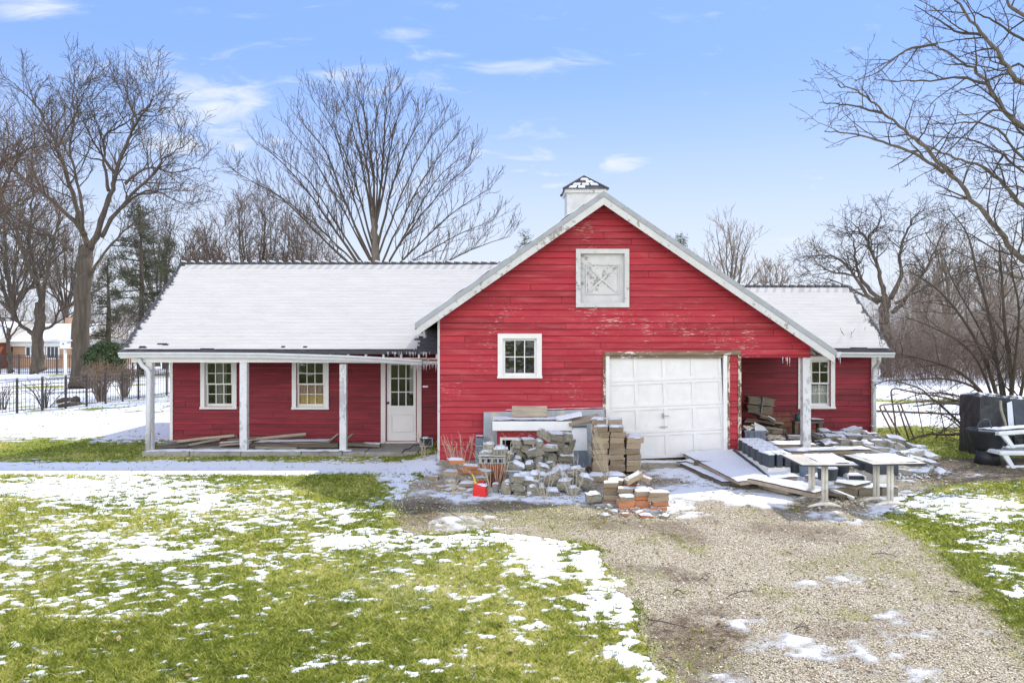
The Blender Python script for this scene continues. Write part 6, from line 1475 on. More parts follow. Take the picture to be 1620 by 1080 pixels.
D = 15.9; t = thing('metal_box', (SX(758, D), D + 0.1, 0), 'slim grey galvanised box standing at the wall left of the panel', 'box')
mb = MB(); mb.rbox((SX(758, D), D + 0.1, 0.26), (0.15, 0.2, 0.54), None, 0.01, 1); mb.build('body', 'bin_blue', t)
mb = MB()
for z in (0.16, 0.37): mb.rbox((SX(758, D), D + 0.095, z), (0.158, 0.2, 0.02), None, 0.004, 1)
mb.build('band', 'edge_metal', t)
snow_sheet('snow_cover', t, (SX(752.5, D), D, 0.53), (0.145, 0, 0), (0, 0.19, 0), 10, 10, 0.04, 4, 0.05, edge=0.05)

# ---- on the porch
def plank(name, a, b, w, th, mat, label, cat='plank', group=None, tilt=0.0, snow=None):
    a, b = Vector(a), Vector(b); d = (b - a); L = d.length; d.normalize(); sd = d.cross(Vector((0, 0, 1))).normalized(); up = sd.cross(d)
    sd2 = sd * math.cos(tilt) + up * math.sin(tilt); up2 = sd2.cross(d)
    M = Matrix((d, sd2, up2)).transposed(); mid = (a + b) / 2
    n = max(2, int(L / 0.35)); mb = MB(); r = random.Random(int(abs(a.x * 1000 + b.x * 77)))
    vs = []; fs = []
    for i in range(n + 1):
        f = i / n - 0.5; wj = w / 2 * (1 + r.uniform(-0.04, 0.04)) * (0.9 if i in (0, n) else 1); bow = th * 0.3 * math.sin(i * 1.7)
        e = (r.uniform(-0.02, 0.02) if i in (0, n) else 0)
        for (s, t_) in ((-1, -1), (1, -1), (1, 1), (-1, 1)): vs.append(M @ Vector((f * L + e * s, s * wj, t_ * th / 2 + bow * 0.3)))
    for i in range(n):
        for k in range(4): fs.append((i * 4 + k, i * 4 + (k + 1) % 4, (i + 1) * 4 + (k + 1) % 4, (i + 1) * 4 + k))
    fs += [(3, 2, 1, 0), tuple(n * 4 + k for k in range(4))]
    mb.add(vs, fs); me = mb.mesh(name, mat, fix=True); o = bpy.data.objects.new(name, me); COL.objects.link(o); o.location = mid; tag(o, label, cat, group)
    if snow:
        q = a - sd2 * w / 2 + up2 * th / 2
        snow_sheet('snow_cover', o, q + d * L * snow[0], d * L * (snow[1] - snow[0]), sd2 * w, max(6, int(L / 0.05)), max(5, int(w / 0.04)), 0.022, int(abs(a.x * 10)) % 50, snow[2], edge=0.05, bias=0.95)
    return o
PD_ = lambda px, py, D: P(px, py, D)
plank('plank', PD_(283, 699, 18.75), PD_(373, 689, 18.95), 0.20, 0.06, 'wood_weathered', 'pale weathered plank on the porch floor left of the second post', tilt=0.3)
plank('plank', PD_(268, 698, 18.9), PD_(330, 695, 19.0), 0.16, 0.05, 'lumber_grey', 'bluish grey board lying against the porch wall by the corner', tilt=0.2)
plank('plank', PD_(296, 705, 18.4), PD_(347, 695, 18.7), 0.16, 0.05, 'wood_weathered', 'short brown plank in front of the others on the left of the porch', tilt=0.3)
plank('plank', PD_(245, 707, 18.3), PD_(300, 704, 18.4), 0.24, 0.04, 'wood_dark', 'dark board on the porch edge next to the end post')
plank('plank', PD_(348, 703, 18.5), PD_(398, 699, 18.6), 0.24, 0.05, 'wood_weathered', 'snow covered board behind the second porch post', snow=(0, 1, 0.1))
plank('plank', PD_(362, 697, 18.9), PD_(412, 693, 19.0), 0.18, 0.05, 'wood_dark', 'dark short plank leaning low behind the second porch post', tilt=0.4)
plank('plank', PD_(396, 697, 18.95), PD_(484, 687, 19.0), 0.14, 0.06, 'wood_weathered', 'long pale plank propped against the wall under the second window', tilt=0.5)
plank('plywood_sheet', PD_(408, 700, 18.65), PD_(524, 698, 18.65), 0.60, 0.03, 'wood_weathered', 'wide snow covered sheet lying on the porch under the second window', cat='sheet', tilt=0.05, snow=(0, 1, 0.0))
plank('plank', PD_(396, 704, 18.3), PD_(537, 704, 18.3), 0.18, 0.09, 'wood_dark', 'thick dark timber along the front of the porch floor')
plank('plank', PD_(520, 700, 18.5), PD_(535, 687, 18.55), 0.12, 0.04, 'wood_weathered', 'short splintered stick leaning left of the third porch post', tilt=0.4)
plank('plank', PD_(548, 696, 18.5), PD_(559, 686, 18.5), 0.07, 0.03, 'wood_weathered', 'thin splinter of wood leaning right of the third porch post', tilt=0.4)
plank('plank', PD_(548, 702, 18.55), PD_(602, 704, 18.5), 0.22, 0.06, 'lumber_grey', 'grey frosted board lying left of the entry door', snow=(0.5, 1, 0.3))
plank('plank', PD_(405, 707, 18.15), PD_(470, 708, 18.15), 0.12, 0.04, 'lumber_grey', 'thin grey lath at the very edge of the porch floor')
D = 18.3; t = thing('flood_light', (SX(674, D), D, -0.05), 'square black lamp with a pale rim lying on the porch beside the entry door', 'lamp')
mb = MB(); c0 = P(674, 699, D); mb.rbox(c0 + Vector((0, 0.06, 0)), (0.30, 0.14, 0.205), None, 0.03, 2); mb.build('housing', 'black_plastic', t)
mb = MB()
for lo, hi in (((-0.15, -0.02, 0.085), (0.15, 0.0, 0.105)), ((-0.15, -0.02, -0.105), (0.15, 0.0, -0.085)), ((-0.155, -0.02, -0.085), (-0.132, 0.0, 0.085)), ((0.132, -0.02, -0.085), (0.155, 0.0, 0.085))): mb.box2(c0 + Vector(lo), c0 + Vector(hi))
mb.build('bezel', 'edge_metal', t)
mb = MB(); mb.lathe([(0.055, 0), (0.04, 0.03), (0.012, 0.05)], c0 + Vector((0.0, -0.005, 0.01)), 14, Matrix.Rotation(R(-90), 3, 'X')); mb.build('lens', 'table_metal', t, smooth=True)
mb = MB(); mb.tube(smooth_path([P(664, 703, 18.25), P(655, 704, 18.2), P(648, 709, 18.1), P(640, 711, 18.05), P(636, 716, 17.8)], 4), 0.012, 5); tag(mb.build('power_cord', 'black_plastic', None), 'black cord trailing from the lamp over the porch edge', 'cord')

# ---- recess at the right: bundles, planks, bins
D = 18.55
t0 = thing('wood_crate', (SX(1222, 18.3), 18.4, 0), 'old wooden crate at the back of the recess under loose boards', 'crate'); xa, xb = SX(1194, 18.3), SX(1240, 18.3)
mb = MB()
for z in (0.05, 0.17, 0.29): mb.box2((xa, 18.2, z), (xb, 18.22, z + 0.105)); mb.box2((xb - 0.02, 18.22, z), (xb, 18.7, z + 0.105)); mb.box2((xa, 18.22, z), (xa + 0.02, 18.7, z + 0.105))
mb.box2((xa + 0.02, 18.68, 0.03), (xb - 0.02, 18.70, 0.4)); mb.build('slats', 'wood_weathered', t0)
mb = MB()
for x in (xa + 0.03, (xa + xb) / 2, xb - 0.05): mb.box2((x, 18.175, 0.02), (x + 0.05, 18.199, 0.41))
mb.build('battens', 'wood_dark', t0)
for i, (a, b, w, m, lb) in enumerate((((1176, 668, 18.5), (1236, 671, 18.5), 0.3, 'wood_weathered', 'wide weathered board on top of the crate in the recess'), ((1178, 664, 18.45), (1225, 672, 18.4), 0.2, 'wood_dark', 'dark board sloping down over the crate in the recess'), ((1186, 651, 18.5), (1214, 662, 18.45), 0.22, 'wood_weathered', 'tan offcut leaning below the shingle bundles'),
                                 ((1200, 660, 18.4), (1226, 668, 18.35), 0.2, 'wood_dark', 'dark wedge shaped offcut in front of the shingle bundles'), ((1183, 675, 18.2), (1243, 681, 18.25), 0.14, 'lumber_grey', 'grey lath hanging over the front of the crate'), ((1213, 689, 17.9), (1252, 694, 18.0), 0.16, 'wood_weathered', 'crooked board lying on the floor below the crate'))):
    plank('plank', P(*a), P(*b), w, 0.045, m, lb, tilt=0.35)
snow_b = plank('plank', P(1214, 660, 18.25), P(1226, 667, 18.2), 0.22, 0.02, 'white_paint', 'small white board end sticking out below the shingle bundles', tilt=0.5)
for i, (px, py, ry, lb) in enumerate(((1201, 633, 6, 'upper bundle of grey wooden shingles stacked in the recess'), (1199, 646, 5, 'lower bundle of grey wooden shingles stacked in the recess'))):
    c0 = P(px, py, 18.5); t = thing('shingle_bundle', c0, lb, 'shingle bundle'); r = random.Random(i + 5); mb = MB(); M = Matrix.Rotation(R(ry), 3, 'Y')
    for k in range(8):
        for j in range(2):
            w = r.uniform(0.25, 0.31); mb.box(Vector(c0) + M @ Vector(((-0.155 if j == 0 else 0.155) + r.uniform(-0.02, 0.02), r.uniform(-0.02, 0.02), -0.08 + k * 0.021)), (w * 0.98, 0.4, 0.016), M @ Matrix.Rotation(R(r.uniform(-1.5, 1.5)), 3, 'Y'))
    mb.build('shingles', 'lumber_grey', t)
    mb = MB(); mb.box(Vector(c0) + M @ Vector((0.02, -0.005, -0.004)), (0.012, 0.44, 0.19), M); mb.build('band', 'edge_metal', t)
plank('post_stub', P(1184, 690, 18.5), P(1184, 655, 18.5), 0.2, 0.2, 'wood_dark', 'dark timber block holding up the shingle bundles')
def tub(name, px0, px1, pyt, pyb, D, dep, mat, label, cat='bin', ribs=3):
    xa, xb, zt, zb = SX(px0, D), SX(px1, D), SZ(pyt, D), SZ(pyb, D); t = thing(name, ((xa + xb) / 2, D + dep / 2, zb), label, cat)
    mb = MB(); k = 0.04; w = 0.012
    o4 = lambda z, i: [(xa + k * (1 - z) + i, D + k * (1 - z) + i, zb + (zt - zb) * z), (xb - k * (1 - z) - i, D + k * (1 - z) + i, zb + (zt - zb) * z), (xb - k * (1 - z) - i, D + dep - k * (1 - z) - i, zb + (zt - zb) * z), (xa + k * (1 - z) + i, D + dep - k * (1 - z) - i, zb + (zt - zb) * z)]
    vs = o4(0, 0) + o4(1, 0) + o4(1, w) + o4(0.06, w)
    fs = [(3, 2, 1, 0)]
    for lv in range(3):
        for i in range(4): fs.append((lv * 4 + i, lv * 4 + (i + 1) % 4, lv * 4 + 4 + (i + 1) % 4, lv * 4 + 4 + i))
    fs.append((12, 13, 14, 15)); mb.add(vs, fs); mb.build('body', mat, t)
    mb = MB()
    for lo, hi in (((xa - 0.015, D - 0.015, zt - 0.03), (xb + 0.015, D - 0.001, zt + 0.005)), ((xa - 0.015, D + dep + 0.001, zt - 0.03), (xb + 0.015, D + dep + 0.015, zt + 0.005)), ((xa - 0.015, D - 0.001, zt - 0.03), (xa - 0.001, D + dep + 0.001, zt + 0.005)), ((xb + 0.001, D - 0.001, zt - 0.03), (xb + 0.015, D + dep + 0.001, zt + 0.005))): mb.box2(lo, hi)
    mb.build('lip', mat, t)
    for i in range(ribs):
        x = xa + (xb - xa) * (i + 0.7) / (ribs + 0.4); MB().hexa([(x - 0.012, D + k - 0.012, zb + 0.01), (x + 0.012, D + k - 0.012, zb + 0.01), (x + 0.012, D + k + 0.01, zb + 0.01), (x - 0.012, D + k + 0.01, zb + 0.01)], [(x - 0.012, D - 0.012, zt - 0.032), (x + 0.012, D - 0.012, zt - 0.032), (x + 0.012, D + 0.01, zt - 0.032), (x - 0.012, D + 0.01, zt - 0.032)]).build('rib', mat, t)
    return t, xa, xb, zt
t, xa, xb, zt = tub('storage_bin', 1178, 1212, 681, 702.5, 17.1, 0.45, 'bin_blue', 'blue grey plastic bin full of scrap wood beside the garage corner')
for i, (dx, ry, L) in enumerate(((0.10, 35, 0.26), (0.20, -12, 0.34), (0.16, 8, 0.32), (0.30, 20, 0.28))):
    tag(MB().box((xa + dx, 17.2 + 0.05 * i, zt + 0.02 + 0.02 * i), (L, 0.1, 0.03), Matrix.Rotation(R(ry), 3, 'Y') @ Matrix.Rotation(R(20 * i), 3, 'Z')).build('wood_scrap', 'scrap_paper', None), 'pale scrap of wood sticking out of the blue grey bin', 'scrap', 'wood scraps in the blue grey bin')
tag(MB().hexa([(xa + 0.22, 17.08, zt - 0.01), (xb + 0.04, 17.08, zt - 0.01), (xb + 0.04, 17.1, zt - 0.01), (xa + 0.22, 17.1, zt - 0.01)], [(xa + 0.27, 17.3, zt + 0.16), (xb + 0.02, 17.3, zt + 0.06), (xb + 0.02, 17.32, zt + 0.06), (xa + 0.27, 17.32, zt + 0.16)]).build('board_offcut', 'white_clean', None), 'clean white board offcut lying on the right side of the blue grey bin', 'board')
t, xa, xb, zt = tub('storage_bin', 1177, 1216, 704, 722, 16.95, 0.6, 'bin_blue', 'lower blue grey bin with snow on its lid, under the scrap bin')
snow_sheet('snow_cover', t, (xa + 0.06, 16.96, zt), (xb - xa - 0.06, 0, 0), (0, 0.55, 0), 30, 26, 0.04, 3, 0.2); MB().box2((xa, 16.95, zt - 0.03), (xb, 17.54, zt - 0.002)).build('lid', 'bin_blue', t)
t, xa, xb, zt = tub('scrap_tub', 1210, 1248, 697, 708, 17.3, 0.5, 'tub_dark', 'low dark tub heaped with snowy paper scraps in the recess')
mb = MB(); r = random.Random(3)
for k in range(26): mb.box((r.uniform(xa + 0.05, xb - 0.05), r.uniform(17.35, 17.75), zt + r.uniform(-0.02, 0.05)), (r.uniform(0.08, 0.2), r.uniform(0.06, 0.14), 0.012), Euler((r.uniform(-.4, .4), r.uniform(-.4, .4), r.uniform(0, 3))).to_matrix())
tag(mb.build('scrap_paper', 'scrap_paper', None), 'crumpled snowy scraps heaped in the low dark tub', 'scraps', kind='stuff')
# pallet lying slanted behind the post
t = thing('wooden_pallet', (SX(1270, 17.4), 17.6, 0), 'dark slatted pallet with snow on the slats behind the porch post', 'pallet')
for k in range(7):
    z = 0.05 + k * 0.035; y = 16.95 + k * 0.16; m = MB(); m.box2((SX(1236 + k, y), y, z), (SX(1302 + k * 0.4, y), y + 0.10, z + 0.02)); so = m.build('slat', 'wood_dark', t)
    snow_sheet('snow_cover', so, (SX(1240 + k, y), y, z + 0.02), (SX(1300, y) - SX(1240 + k, y), 0, 0), (0, 0.10, 0), 30, 5, 0.02, k, 0.35, edge=0.04)
for px in (1248, 1288):
    m = MB(); a, b = Vector((SX(px, 16.9) + 0.08, 16.93, 0.10)), Vector((SX(px - 6, 18.1), 18.05, 0.33)); m.tube([a, b], 0.03, 4); m.build('stringer', 'wood_dark', t)
# shelf board with a green can
t = thing('plank_shelf', (SX(1280, 18.6), 18.6, 0), 'snow dusted board shelf on blocks under the right wing window', 'shelf')
MB().box2((SX(1256, 18.6), 18.5, 0.50), (SX(1301, 18.6), 18.8, 0.535)).build('board', 'wood_dark', t); snow_sheet('snow_cover', t, (SX(1282, 18.6), 18.5, 0.535), (0.3, 0, 0), (0, 0.28, 0), 16, 14, 0.05, 2, 0.1)
for px in (1259, 1297): MB().box2((SX(px, 18.6) - 0.04, 18.55, 0), (SX(px, 18.6) + 0.04, 18.75, 0.499)).build('leg', 'wood_dark', t)
c0 = Vector((SX(1264, 18.6), 18.62, 0.537)); t = thing('watering_can', c0, 'dark green plastic watering can on the shelf behind the porch post', 'watering can')
mb = MB(); mb.lathe([(0.075, 0), (0.085, 0.02), (0.08, 0.15), (0.06, 0.17), (0.03, 0.172)], c0, 18); mb.build('body', 'green_plastic', t, smooth=True)
mb = MB(); mb.tube(smooth_path([c0 + Vector((0.05, 0, 0.15)), c0 + Vector((0.09, 0, 0.24)), c0 + Vector((0.0, 0, 0.25)), c0 + Vector((-0.06, 0, 0.15))], 4), 0.010, 6); mb.build('handle', 'green_plastic', t, smooth=True)
mb = MB(); mb.tube([c0 + Vector((-0.07, 0, 0.05)), c0 + Vector((-0.15, 0, 0.16)), c0 + Vector((-0.17, 0, 0.19))], [0.02, 0.012, 0.02], 8); mb.build('spout', 'green_plastic', t, smooth=True)

# ---- snowy sheets and boards on the ground
plank('plywood_sheet', (4.0, 16.4, 0.16), (4.32, 13.4, 0.16), 1.10, 0.05, 'wood_weathered', 'large snow covered sheet lying in front of the garage corner', cat='sheet', tilt=-0.05, snow=(0, 1, -0.05))
plank('plywood_sheet', (4.85, 16.0, 0.14), (4.9, 13.2, 0.08), 0.85, 0.05, 'wood_weathered', 'snow covered sheet slanting under the row of black planters', cat='sheet', tilt=0.05, snow=(0, 1, -0.05))
plank('plank', (3.55, 15.75, 0.09), (4.62, 12.95, 0.10), 0.40, 0.07, 'wood_weathered', 'long snowy board edging the front of the big sheet', tilt=-0.1, snow=(0, 1, 0.0))
plank('plank', (4.1, 13.55, 0.18), (4.95, 12.75, 0.10), 0.55, 0.06, 'wood_weathered', 'short thick board end sticking out at the front of the snowy sheets', tilt=0.02, snow=(0, 1, 0.0))
plank('plank', (3.38, 15.6, 0.05), (3.72, 13.75, 0.05), 0.22, 0.05, 'wood_dark', 'narrow board with patchy snow, leftmost beside the big sheet', snow=(0, 1, 0.12))
plank('plank', (3.62, 14.25, 0.06), (4.1, 13.5, 0.05), 0.30, 0.05, 'wood_dark', 'short snowy board tucked along the left of the big sheet', snow=(0, 1, 0.05))
plank('plank', (3.5, 15.3, 0.14), (3.85, 15.25, 0.13), 0.2, 0.09, 'wood_dark', 'dark timber offcut at the top left of the snowy boards', snow=(0.2, 1, 0.3))
plank('plank', (3.25, 15.75, 0.05), (3.6, 15.7, 0.06), 0.12, 0.06, 'wood_weathered', 'small snowy offcut nearest the garage apron', snow=(0, 1, 0.1))
plank('plank', (5.2, 13.75, 0.19), (5.75, 13.05, 0.15), 0.55, 0.05, 'wood_weathered', 'snowy board end beside the front black planter', snow=(0, 1, -0.05))
plank('plank', (4.75, 13.2, 0.07), (5.35, 12.75, 0.05), 0.35, 0.05, 'wood_dark', 'dark broken board under the snowy sheets near the table foot', tilt=0.2)
plank('plank', (5.15, 13.15, 0.12), (5.45, 12.7, 0.03), 0.06, 0.04, 'white_clean', 'thin white batten lying under the left table')
plank('metal_edging', (4.50, 16.2, 0.24), (4.36, 13.5, 0.20), 0.05, 0.04, 'tub_dark', 'thin dark rail running along the left of the black planters', cat='rail')
plank('plywood_sheet', (4.9, 16.75, 0.26), (6.3, 16.75, 0.26), 0.55, 0.05, 'wood_weathered', 'snow covered sheet across the recess in front of the bins', cat='sheet', snow=(0, 1, -0.02))
plank('plank', (5.35, 15.6, 0.30), (7.0, 15.75, 0.32), 0.4, 0.05, 'wood_weathered', 'wide snow covered board behind the two tables', snow=(0, 1, 0.05))

# ---- black topped planters on white bases
def planter():
    t = thing('planter', (0, 0, 0), 'black slotted planter on a white base, first of the row by the snowy sheets', 'planter', 'row of black planters')
    mb = MB(); mb.rbox((0, 0, 0.10), (0.42, 0.38, 0.20), None, 0.03, 2); o = mb.build('base', 'foam_white', None); o.parent = t
    mb = MB()
    for k in range(3): mb.rbox(((k - 1) * 0.155, -0.01, 0.31), (0.105, 0.40, 0.215), None, 0.012, 1)
    mb.box((0, 0.13, 0.30), (0.43, 0.10, 0.20)); o = mb.build('body', 'tub_dark', None); o.parent = t
    mb = MB()
    for k in range(3):
        mb.rbox(((k - 1) * 0.155, -0.01, 0.43), (0.112, 0.41, 0.030), None, 0.013, 2)
    mb.rbox((0, 0.10, 0.4285), (0.44, 0.18, 0.030), None, 0.013, 2); o = mb.build('snow_cover', 'snow', None, smooth=True); o.parent = t
    return t
pr = planter()
for i, (x, y, rz, lb) in enumerate(((4.66, 14.15, 8, 'black slotted planter on a white base, front one of the slanting row'), (4.70, 14.65, 6, 'second black slotted planter from the front of the slanting row'), (4.74, 15.12, 5, 'middle black slotted planter of the slanting row'), (4.78, 15.6, 4, 'fourth black slotted planter from the front, behind the middle one'), (4.83, 16.05, 3, 'rearmost black slotted planter of the row, nearest the bins'))):
    t = pr if i == 0 else copy_tree(pr); t.location = (x, y, gz(x, y) + 0.10 - 0.015 * i); t.rotation_euler = (0, 0, R(rz)); t['label'] = lb
def pot(name, px, D, r, zb, h, mat, label, base=None, cat='pot', group=None):
    x = SX(px, D); t = thing(name, (x, D, zb), label, cat, group)
    mb = MB(); mb.lathe([(r * 0.9, 0), (r, h * 0.9), (r * 1.05, h * 0.9), (r * 1.05, h), (r * 0.95, h), (r * 0.93, h * 0.93)], (x, D, zb), 24); mb.build('body', mat, t, smooth=False)
    mb = MB(); mb.lathe([(r * 0.98, 0), (r * 0.97, 0.02), (r * 0.7, 0.04), (0.02, 0.045)], (x, D, zb + h * 0.955), 24); mb.build('snow_cover', 'snow', t, smooth=True)
    if base: o = MB().rbox((x + base[3], D, zb - base[2] / 2 - 0.001), base[:3], None, 0.025, 2).build('base', 'foam_white', t)
    return t
pot('round_pot', 1309, 13.35, 0.165, 0.21, 0.19, 'tub_dark', 'dark round pot with snow on top, on a white foam box under the left table', base=(0.44, 0.36, 0.21, 0.05))
pot('round_pot', 1331, 13.6, 0.13, 0.21, 0.20, 'black_plastic', 'black round pot close behind the snow topped one under the tables', base=(0.26, 0.26, 0.21, 0))
pot('round_pot', 1278, 13.9, 0.15, 0.16, 0.22, 'bin_blue', 'grey round pot under the left table beside the snowy board', base=(0.3, 0.3, 0.16, 0))
pot('round_pot', 1257, 14.2, 0.15, 0.18, 0.22, 'tub_dark', 'dark grey round pot next to the front slotted planter', base=(0.3, 0.3, 0.18, 0))
D = 13.3; c0 = P(1355, 765, D); t = thing('milk_crate', (c0.x, D + 0.12, 0), 'square black crate with pale side edges standing under the tables', 'crate', rz=0)
MB().rbox(c0 + Vector((0, 0.13, 0)), (0.25, 0.24, 0.25), None, 0.008, 1).build('body', 'black_plastic', t)
mb = MB(); mb.box(c0 + Vector((-0.14, 0.12, 0)), (0.018, 0.26, 0.26)); mb.box(c0 + Vector((0.145, 0.12, 0)), (0.022, 0.26, 0.25)); mb.build('side', 'table_metal', t)
MB().rbox(c0 + Vector((0, 0.13, 0.135)), (0.25, 0.22, 0.018), None, 0.008, 1).build('snow_cover', 'snow', t)
for (px, D, w, lb) in ((1372, 14.1, 0.30, 'dark lidded tub with snow on it, left of two behind the right table legs'), (1401, 13.7, 0.46, 'wide dark tub on a white block behind the right table legs')):
    x = SX(px, D); t = thing('lidded_tub', (x, D, 0.02), lb, 'tub'); MB().rbox((x, D + 0.15, 0.315), (w, 0.30, 0.19), None, 0.02, 2).build('body', 'tub_dark', t); MB().rbox((x, D + 0.15, 0.425), (w * 0.96, 0.28, 0.03), None, 0.014, 2).build('snow_cover', 'snow', t, smooth=True)
    MB().rbox((x + 0.02, D + 0.15, 0.12), (w * 0.6, 0.26, 0.2), None, 0.02, 2).build('base', 'foam_white', t)
for i, (a, b) in enumerate(((1311, 1358), (1359, 1394), (1395, 1422))):
    D = 13.02; t = tag(MB().rbox(((SX(a, D) + SX(b, D)) / 2, D + 0.15, 0.065), (SX(b, D) - SX(a, D) - 0.005, 0.28, 0.13), None, 0.01, 1).build('timber', 'lumber_grey', None, origin=((SX(a, D) + SX(b, D)) / 2, D + 0.15, 0)), ('mossy timber piece of the low sill under the tables, below the foam box', 'mossy timber piece of the low sill under the tables, below the black crate', 'mossy timber piece at the right end of the low sill under the tables')[i], 'timber')
    snow_sheet('snow_cover', t, (SX(a, D), D, 0.13), (SX(b, D) - SX(a, D), 0, 0), (0, 0.27, 0), 24, 14, 0.025, 7 + i, 0.35, edge=0.05)

# ---- two pedestal tables
def table(cx_, y0, y1, w, zt, rz, cols, label, snow_u, seed):
    cy = (y0 + y1) / 2; t = thing('cafe_table', (cx_, cy, 0), label, 'table', 'tables in front of the barn')
    M = Matrix.Rotation(R(rz), 3, 'Z'); c = Vector((cx_, cy, 0)); d = y1 - y0
    mb = MB(); mb.rbox(c + Vector((0, 0, zt - 0.012)), (w, d, 0.024), M, 0.006, 1); top = mb.build('table_top', 'table_top', t)
    mb = MB()
    for (lx, ly, sx_, sy_) in ((0, -d / 2, w + 0.006, 0.006), (0, d / 2, w + 0.006, 0.006), (-w / 2, 0, 0.006, d), (w / 2, 0, 0.006, d)): mb.box(c + M @ Vector((lx, ly, zt - 0.014)), (sx_, sy_, 0.026), M)
    mb.build('edge_band', 'tub_dark', top)
    q = c + M @ Vector((-w / 2 + snow_u * w, -d / 2 + 0.10, zt + 0.001)); snow_sheet('snow_cover', top, q, M @ Vector((w * (1 - snow_u), 0, 0)), M @ Vector((0, d - 0.1, 0)), 46, 46, 0.016, seed, 0.46, edge=0.16, bias=0.92)
    for (lx, ly, fw) in cols:
        p = c + M @ Vector((lx, ly, 0)); gzv = gz(p.x, p.y)
        mb = MB()
        for s in (-1, 1): mb.tube([p + Vector((s * 0.026, 0, gzv + 0.05)), p + Vector((s * 0.026, 0, zt - 0.025))], 0.026, 10)
        lg = mb.build('leg', 'table_metal', t, smooth=True)
        mb = MB(); pts = [p + Vector((x * fw, 0, gzv + 0.055 - 0.05 * abs(x) ** 1.5 * 1.0)) for x in (-1, -0.8, -0.5, -0.2, 0, 0.2, 0.5, 0.8, 1)]; mb.tube(pts, [0.012, 0.02, 0.026, 0.032, 0.036, 0.032, 0.026, 0.02, 0.012], 8); mb.build('foot', 'table_metal', lg, smooth=True)
        mb = MB(); mb.box(p + Vector((0, 0, zt - 0.034)), (0.34, 0.06, 0.018)); mb.build('bracket', 'table_metal', lg)
    return t
table(4.79, 12.0, 12.98, 0.85, 0.69, 0, ((0.02, -0.22, 0.27), (0.02, 0.31, 0.235)), 'left one of two grey cafe tables, its top half covered with snow', 0.40, 3)
table(5.84, 12.10, 12.98, 0.86, 0.69, 6, ((0.0, -0.18, 0.27), (-0.05, 0.12, 0.22)), 'right one of two grey cafe tables, snow along the back of its top', 0.15, 7)

# ---- concrete rubble at the right
ZR = (7.043, (1260, 670)); RL = 'grey broken concrete block of the snowy heap behind the two tables'
RUB = [(310, 92, 115, 55, 0, 17.9), (270, 152, 70, 62, 0, 17.7), (208, 132, 70, 55, 20, 17.6), (392, 172, 145, 120, 0, 17.45), (480, 122, 160, 55, 0, 17.7), (610, 85, 180, 75, -10, 17.8), (722, 115, 85, 85, 10, 17.8), (350, 218, 115, 55, -14, 17.0), (430, 255, 125, 62, 8, 16.8), (540, 228, 155, 102, 4, 16.8), (652, 242, 125, 105, 0, 16.7),
       (765, 238, 145, 75, 0, 16.9), (900, 222, 135, 75, 0, 16.9), (970, 172, 210, 62, 10, 17.3), (1100, 184, 205, 72, 12, 17.2), (530, 312, 145, 72, 0, 16.3), (652, 328, 145, 52, 4, 16.2), (900, 282, 215, 52, 5, 16.5), (912, 332, 205, 52, 8, 16.2), (1042, 235, 95, 95, 0, 16.8), (1132, 275, 120, 85, 28, 16.7), (1270, 330, 235, 72, -6, 16.05), (1290, 262, 90, 65, 12, 16.6),
       (1460, 362, 145, 72, -8, 16.0), (1350, 400, 185, 62, 14, 15.75), (1270, 402, 165, 52, -4, 15.7), (1480, 432, 125, 45, 6, 15.6), (1360, 285, 105, 82, -10, 16.5), (470, 190, 160, 110, 0, 17.5), (620, 170, 180, 120, 0, 17.5), (780, 190, 160, 110, 0, 17.3), (330, 180, 160, 110, 0, 17.6), (860, 160, 140, 100, 0, 17.5), (1000, 250, 160, 90, 0, 17.0), (800, 310, 160, 70, 0, 16.5), (1180, 350, 150, 70, 0, 16.3), (1080, 330, 120, 60, 10, 16.4), (1400, 330, 120, 60, 0, 16.4), (700, 380, 140, 40, 0, 16.0)]
for (a, b, c, d, e, D) in RUB:
    px_block('rubble', 'concrete_block', D, ZR[0], ZR[1], a, b, c, d, e, dep=rs_.uniform(0.28, 0.5), label=RL, cat='concrete block', group='concrete blocks of the right heap', cap=rs_.random() < 0.45, capt=0.04, capk=0.8)
for (a, b, c, d, e, lb) in [(1190, 620, 175, 52, 6, 'tan slab lying right of the tables, nearest the table legs'), (1350, 625, 205, 45, 2, 'long tan slab with a snow cap in the gravel right of the tables'), (1432, 575, 150, 52, -38, 'snowy slab tilted up among the loose slabs right of the tables'), (1490, 612, 85, 45, 20, 'small slab beside the tilted one right of the tables'), (1590, 625, 110, 45, -26, 'dark tilted slab farthest right of the tables')]:
    px_block('rubble', 'paving_slab', 14.75, ZR[0], ZR[1], a, b, c, d, e, dep=0.35, label=lb, cat='slab', cap=True, capt=0.03)

# ---- tube gates, rails and brush at the right
ZG = lambda D, *p: [P(1380 + x / 7.716, 600 + y / 7.716, D) for x, y in p]
t = thing('tube_gate', (SX(1411, 19.6), 19.6, 0), 'tall rusty tube gate with a rounded corner leaning behind the rubble', 'gate', 'rusty gates by the barn')
mb = MB(); mb.tube(smooth_path(ZG(19.6, (305, 760), (270, 450), (232, 190), (238, 130), (275, 112), (330, 118), (520, 158), (800, 205), (1000, 245), (1150, 300)), 4), 0.021, 7); mb.build('frame', 'rusty_tube', t, smooth=True)
for k, (a, b) in enumerate((((520, 158), (640, 760)), ((800, 205), (900, 740)))): mb = MB(); mb.tube(ZG(19.65, a, b), 0.012, 6); mb.build('bar', 'rusty_tube', t)
t = thing('tube_gate', (SX(1396, 19.2), 19.2, 0), 'lower rusty tube gate with slanting bars, in front of the tall one', 'gate', 'rusty gates by the barn')
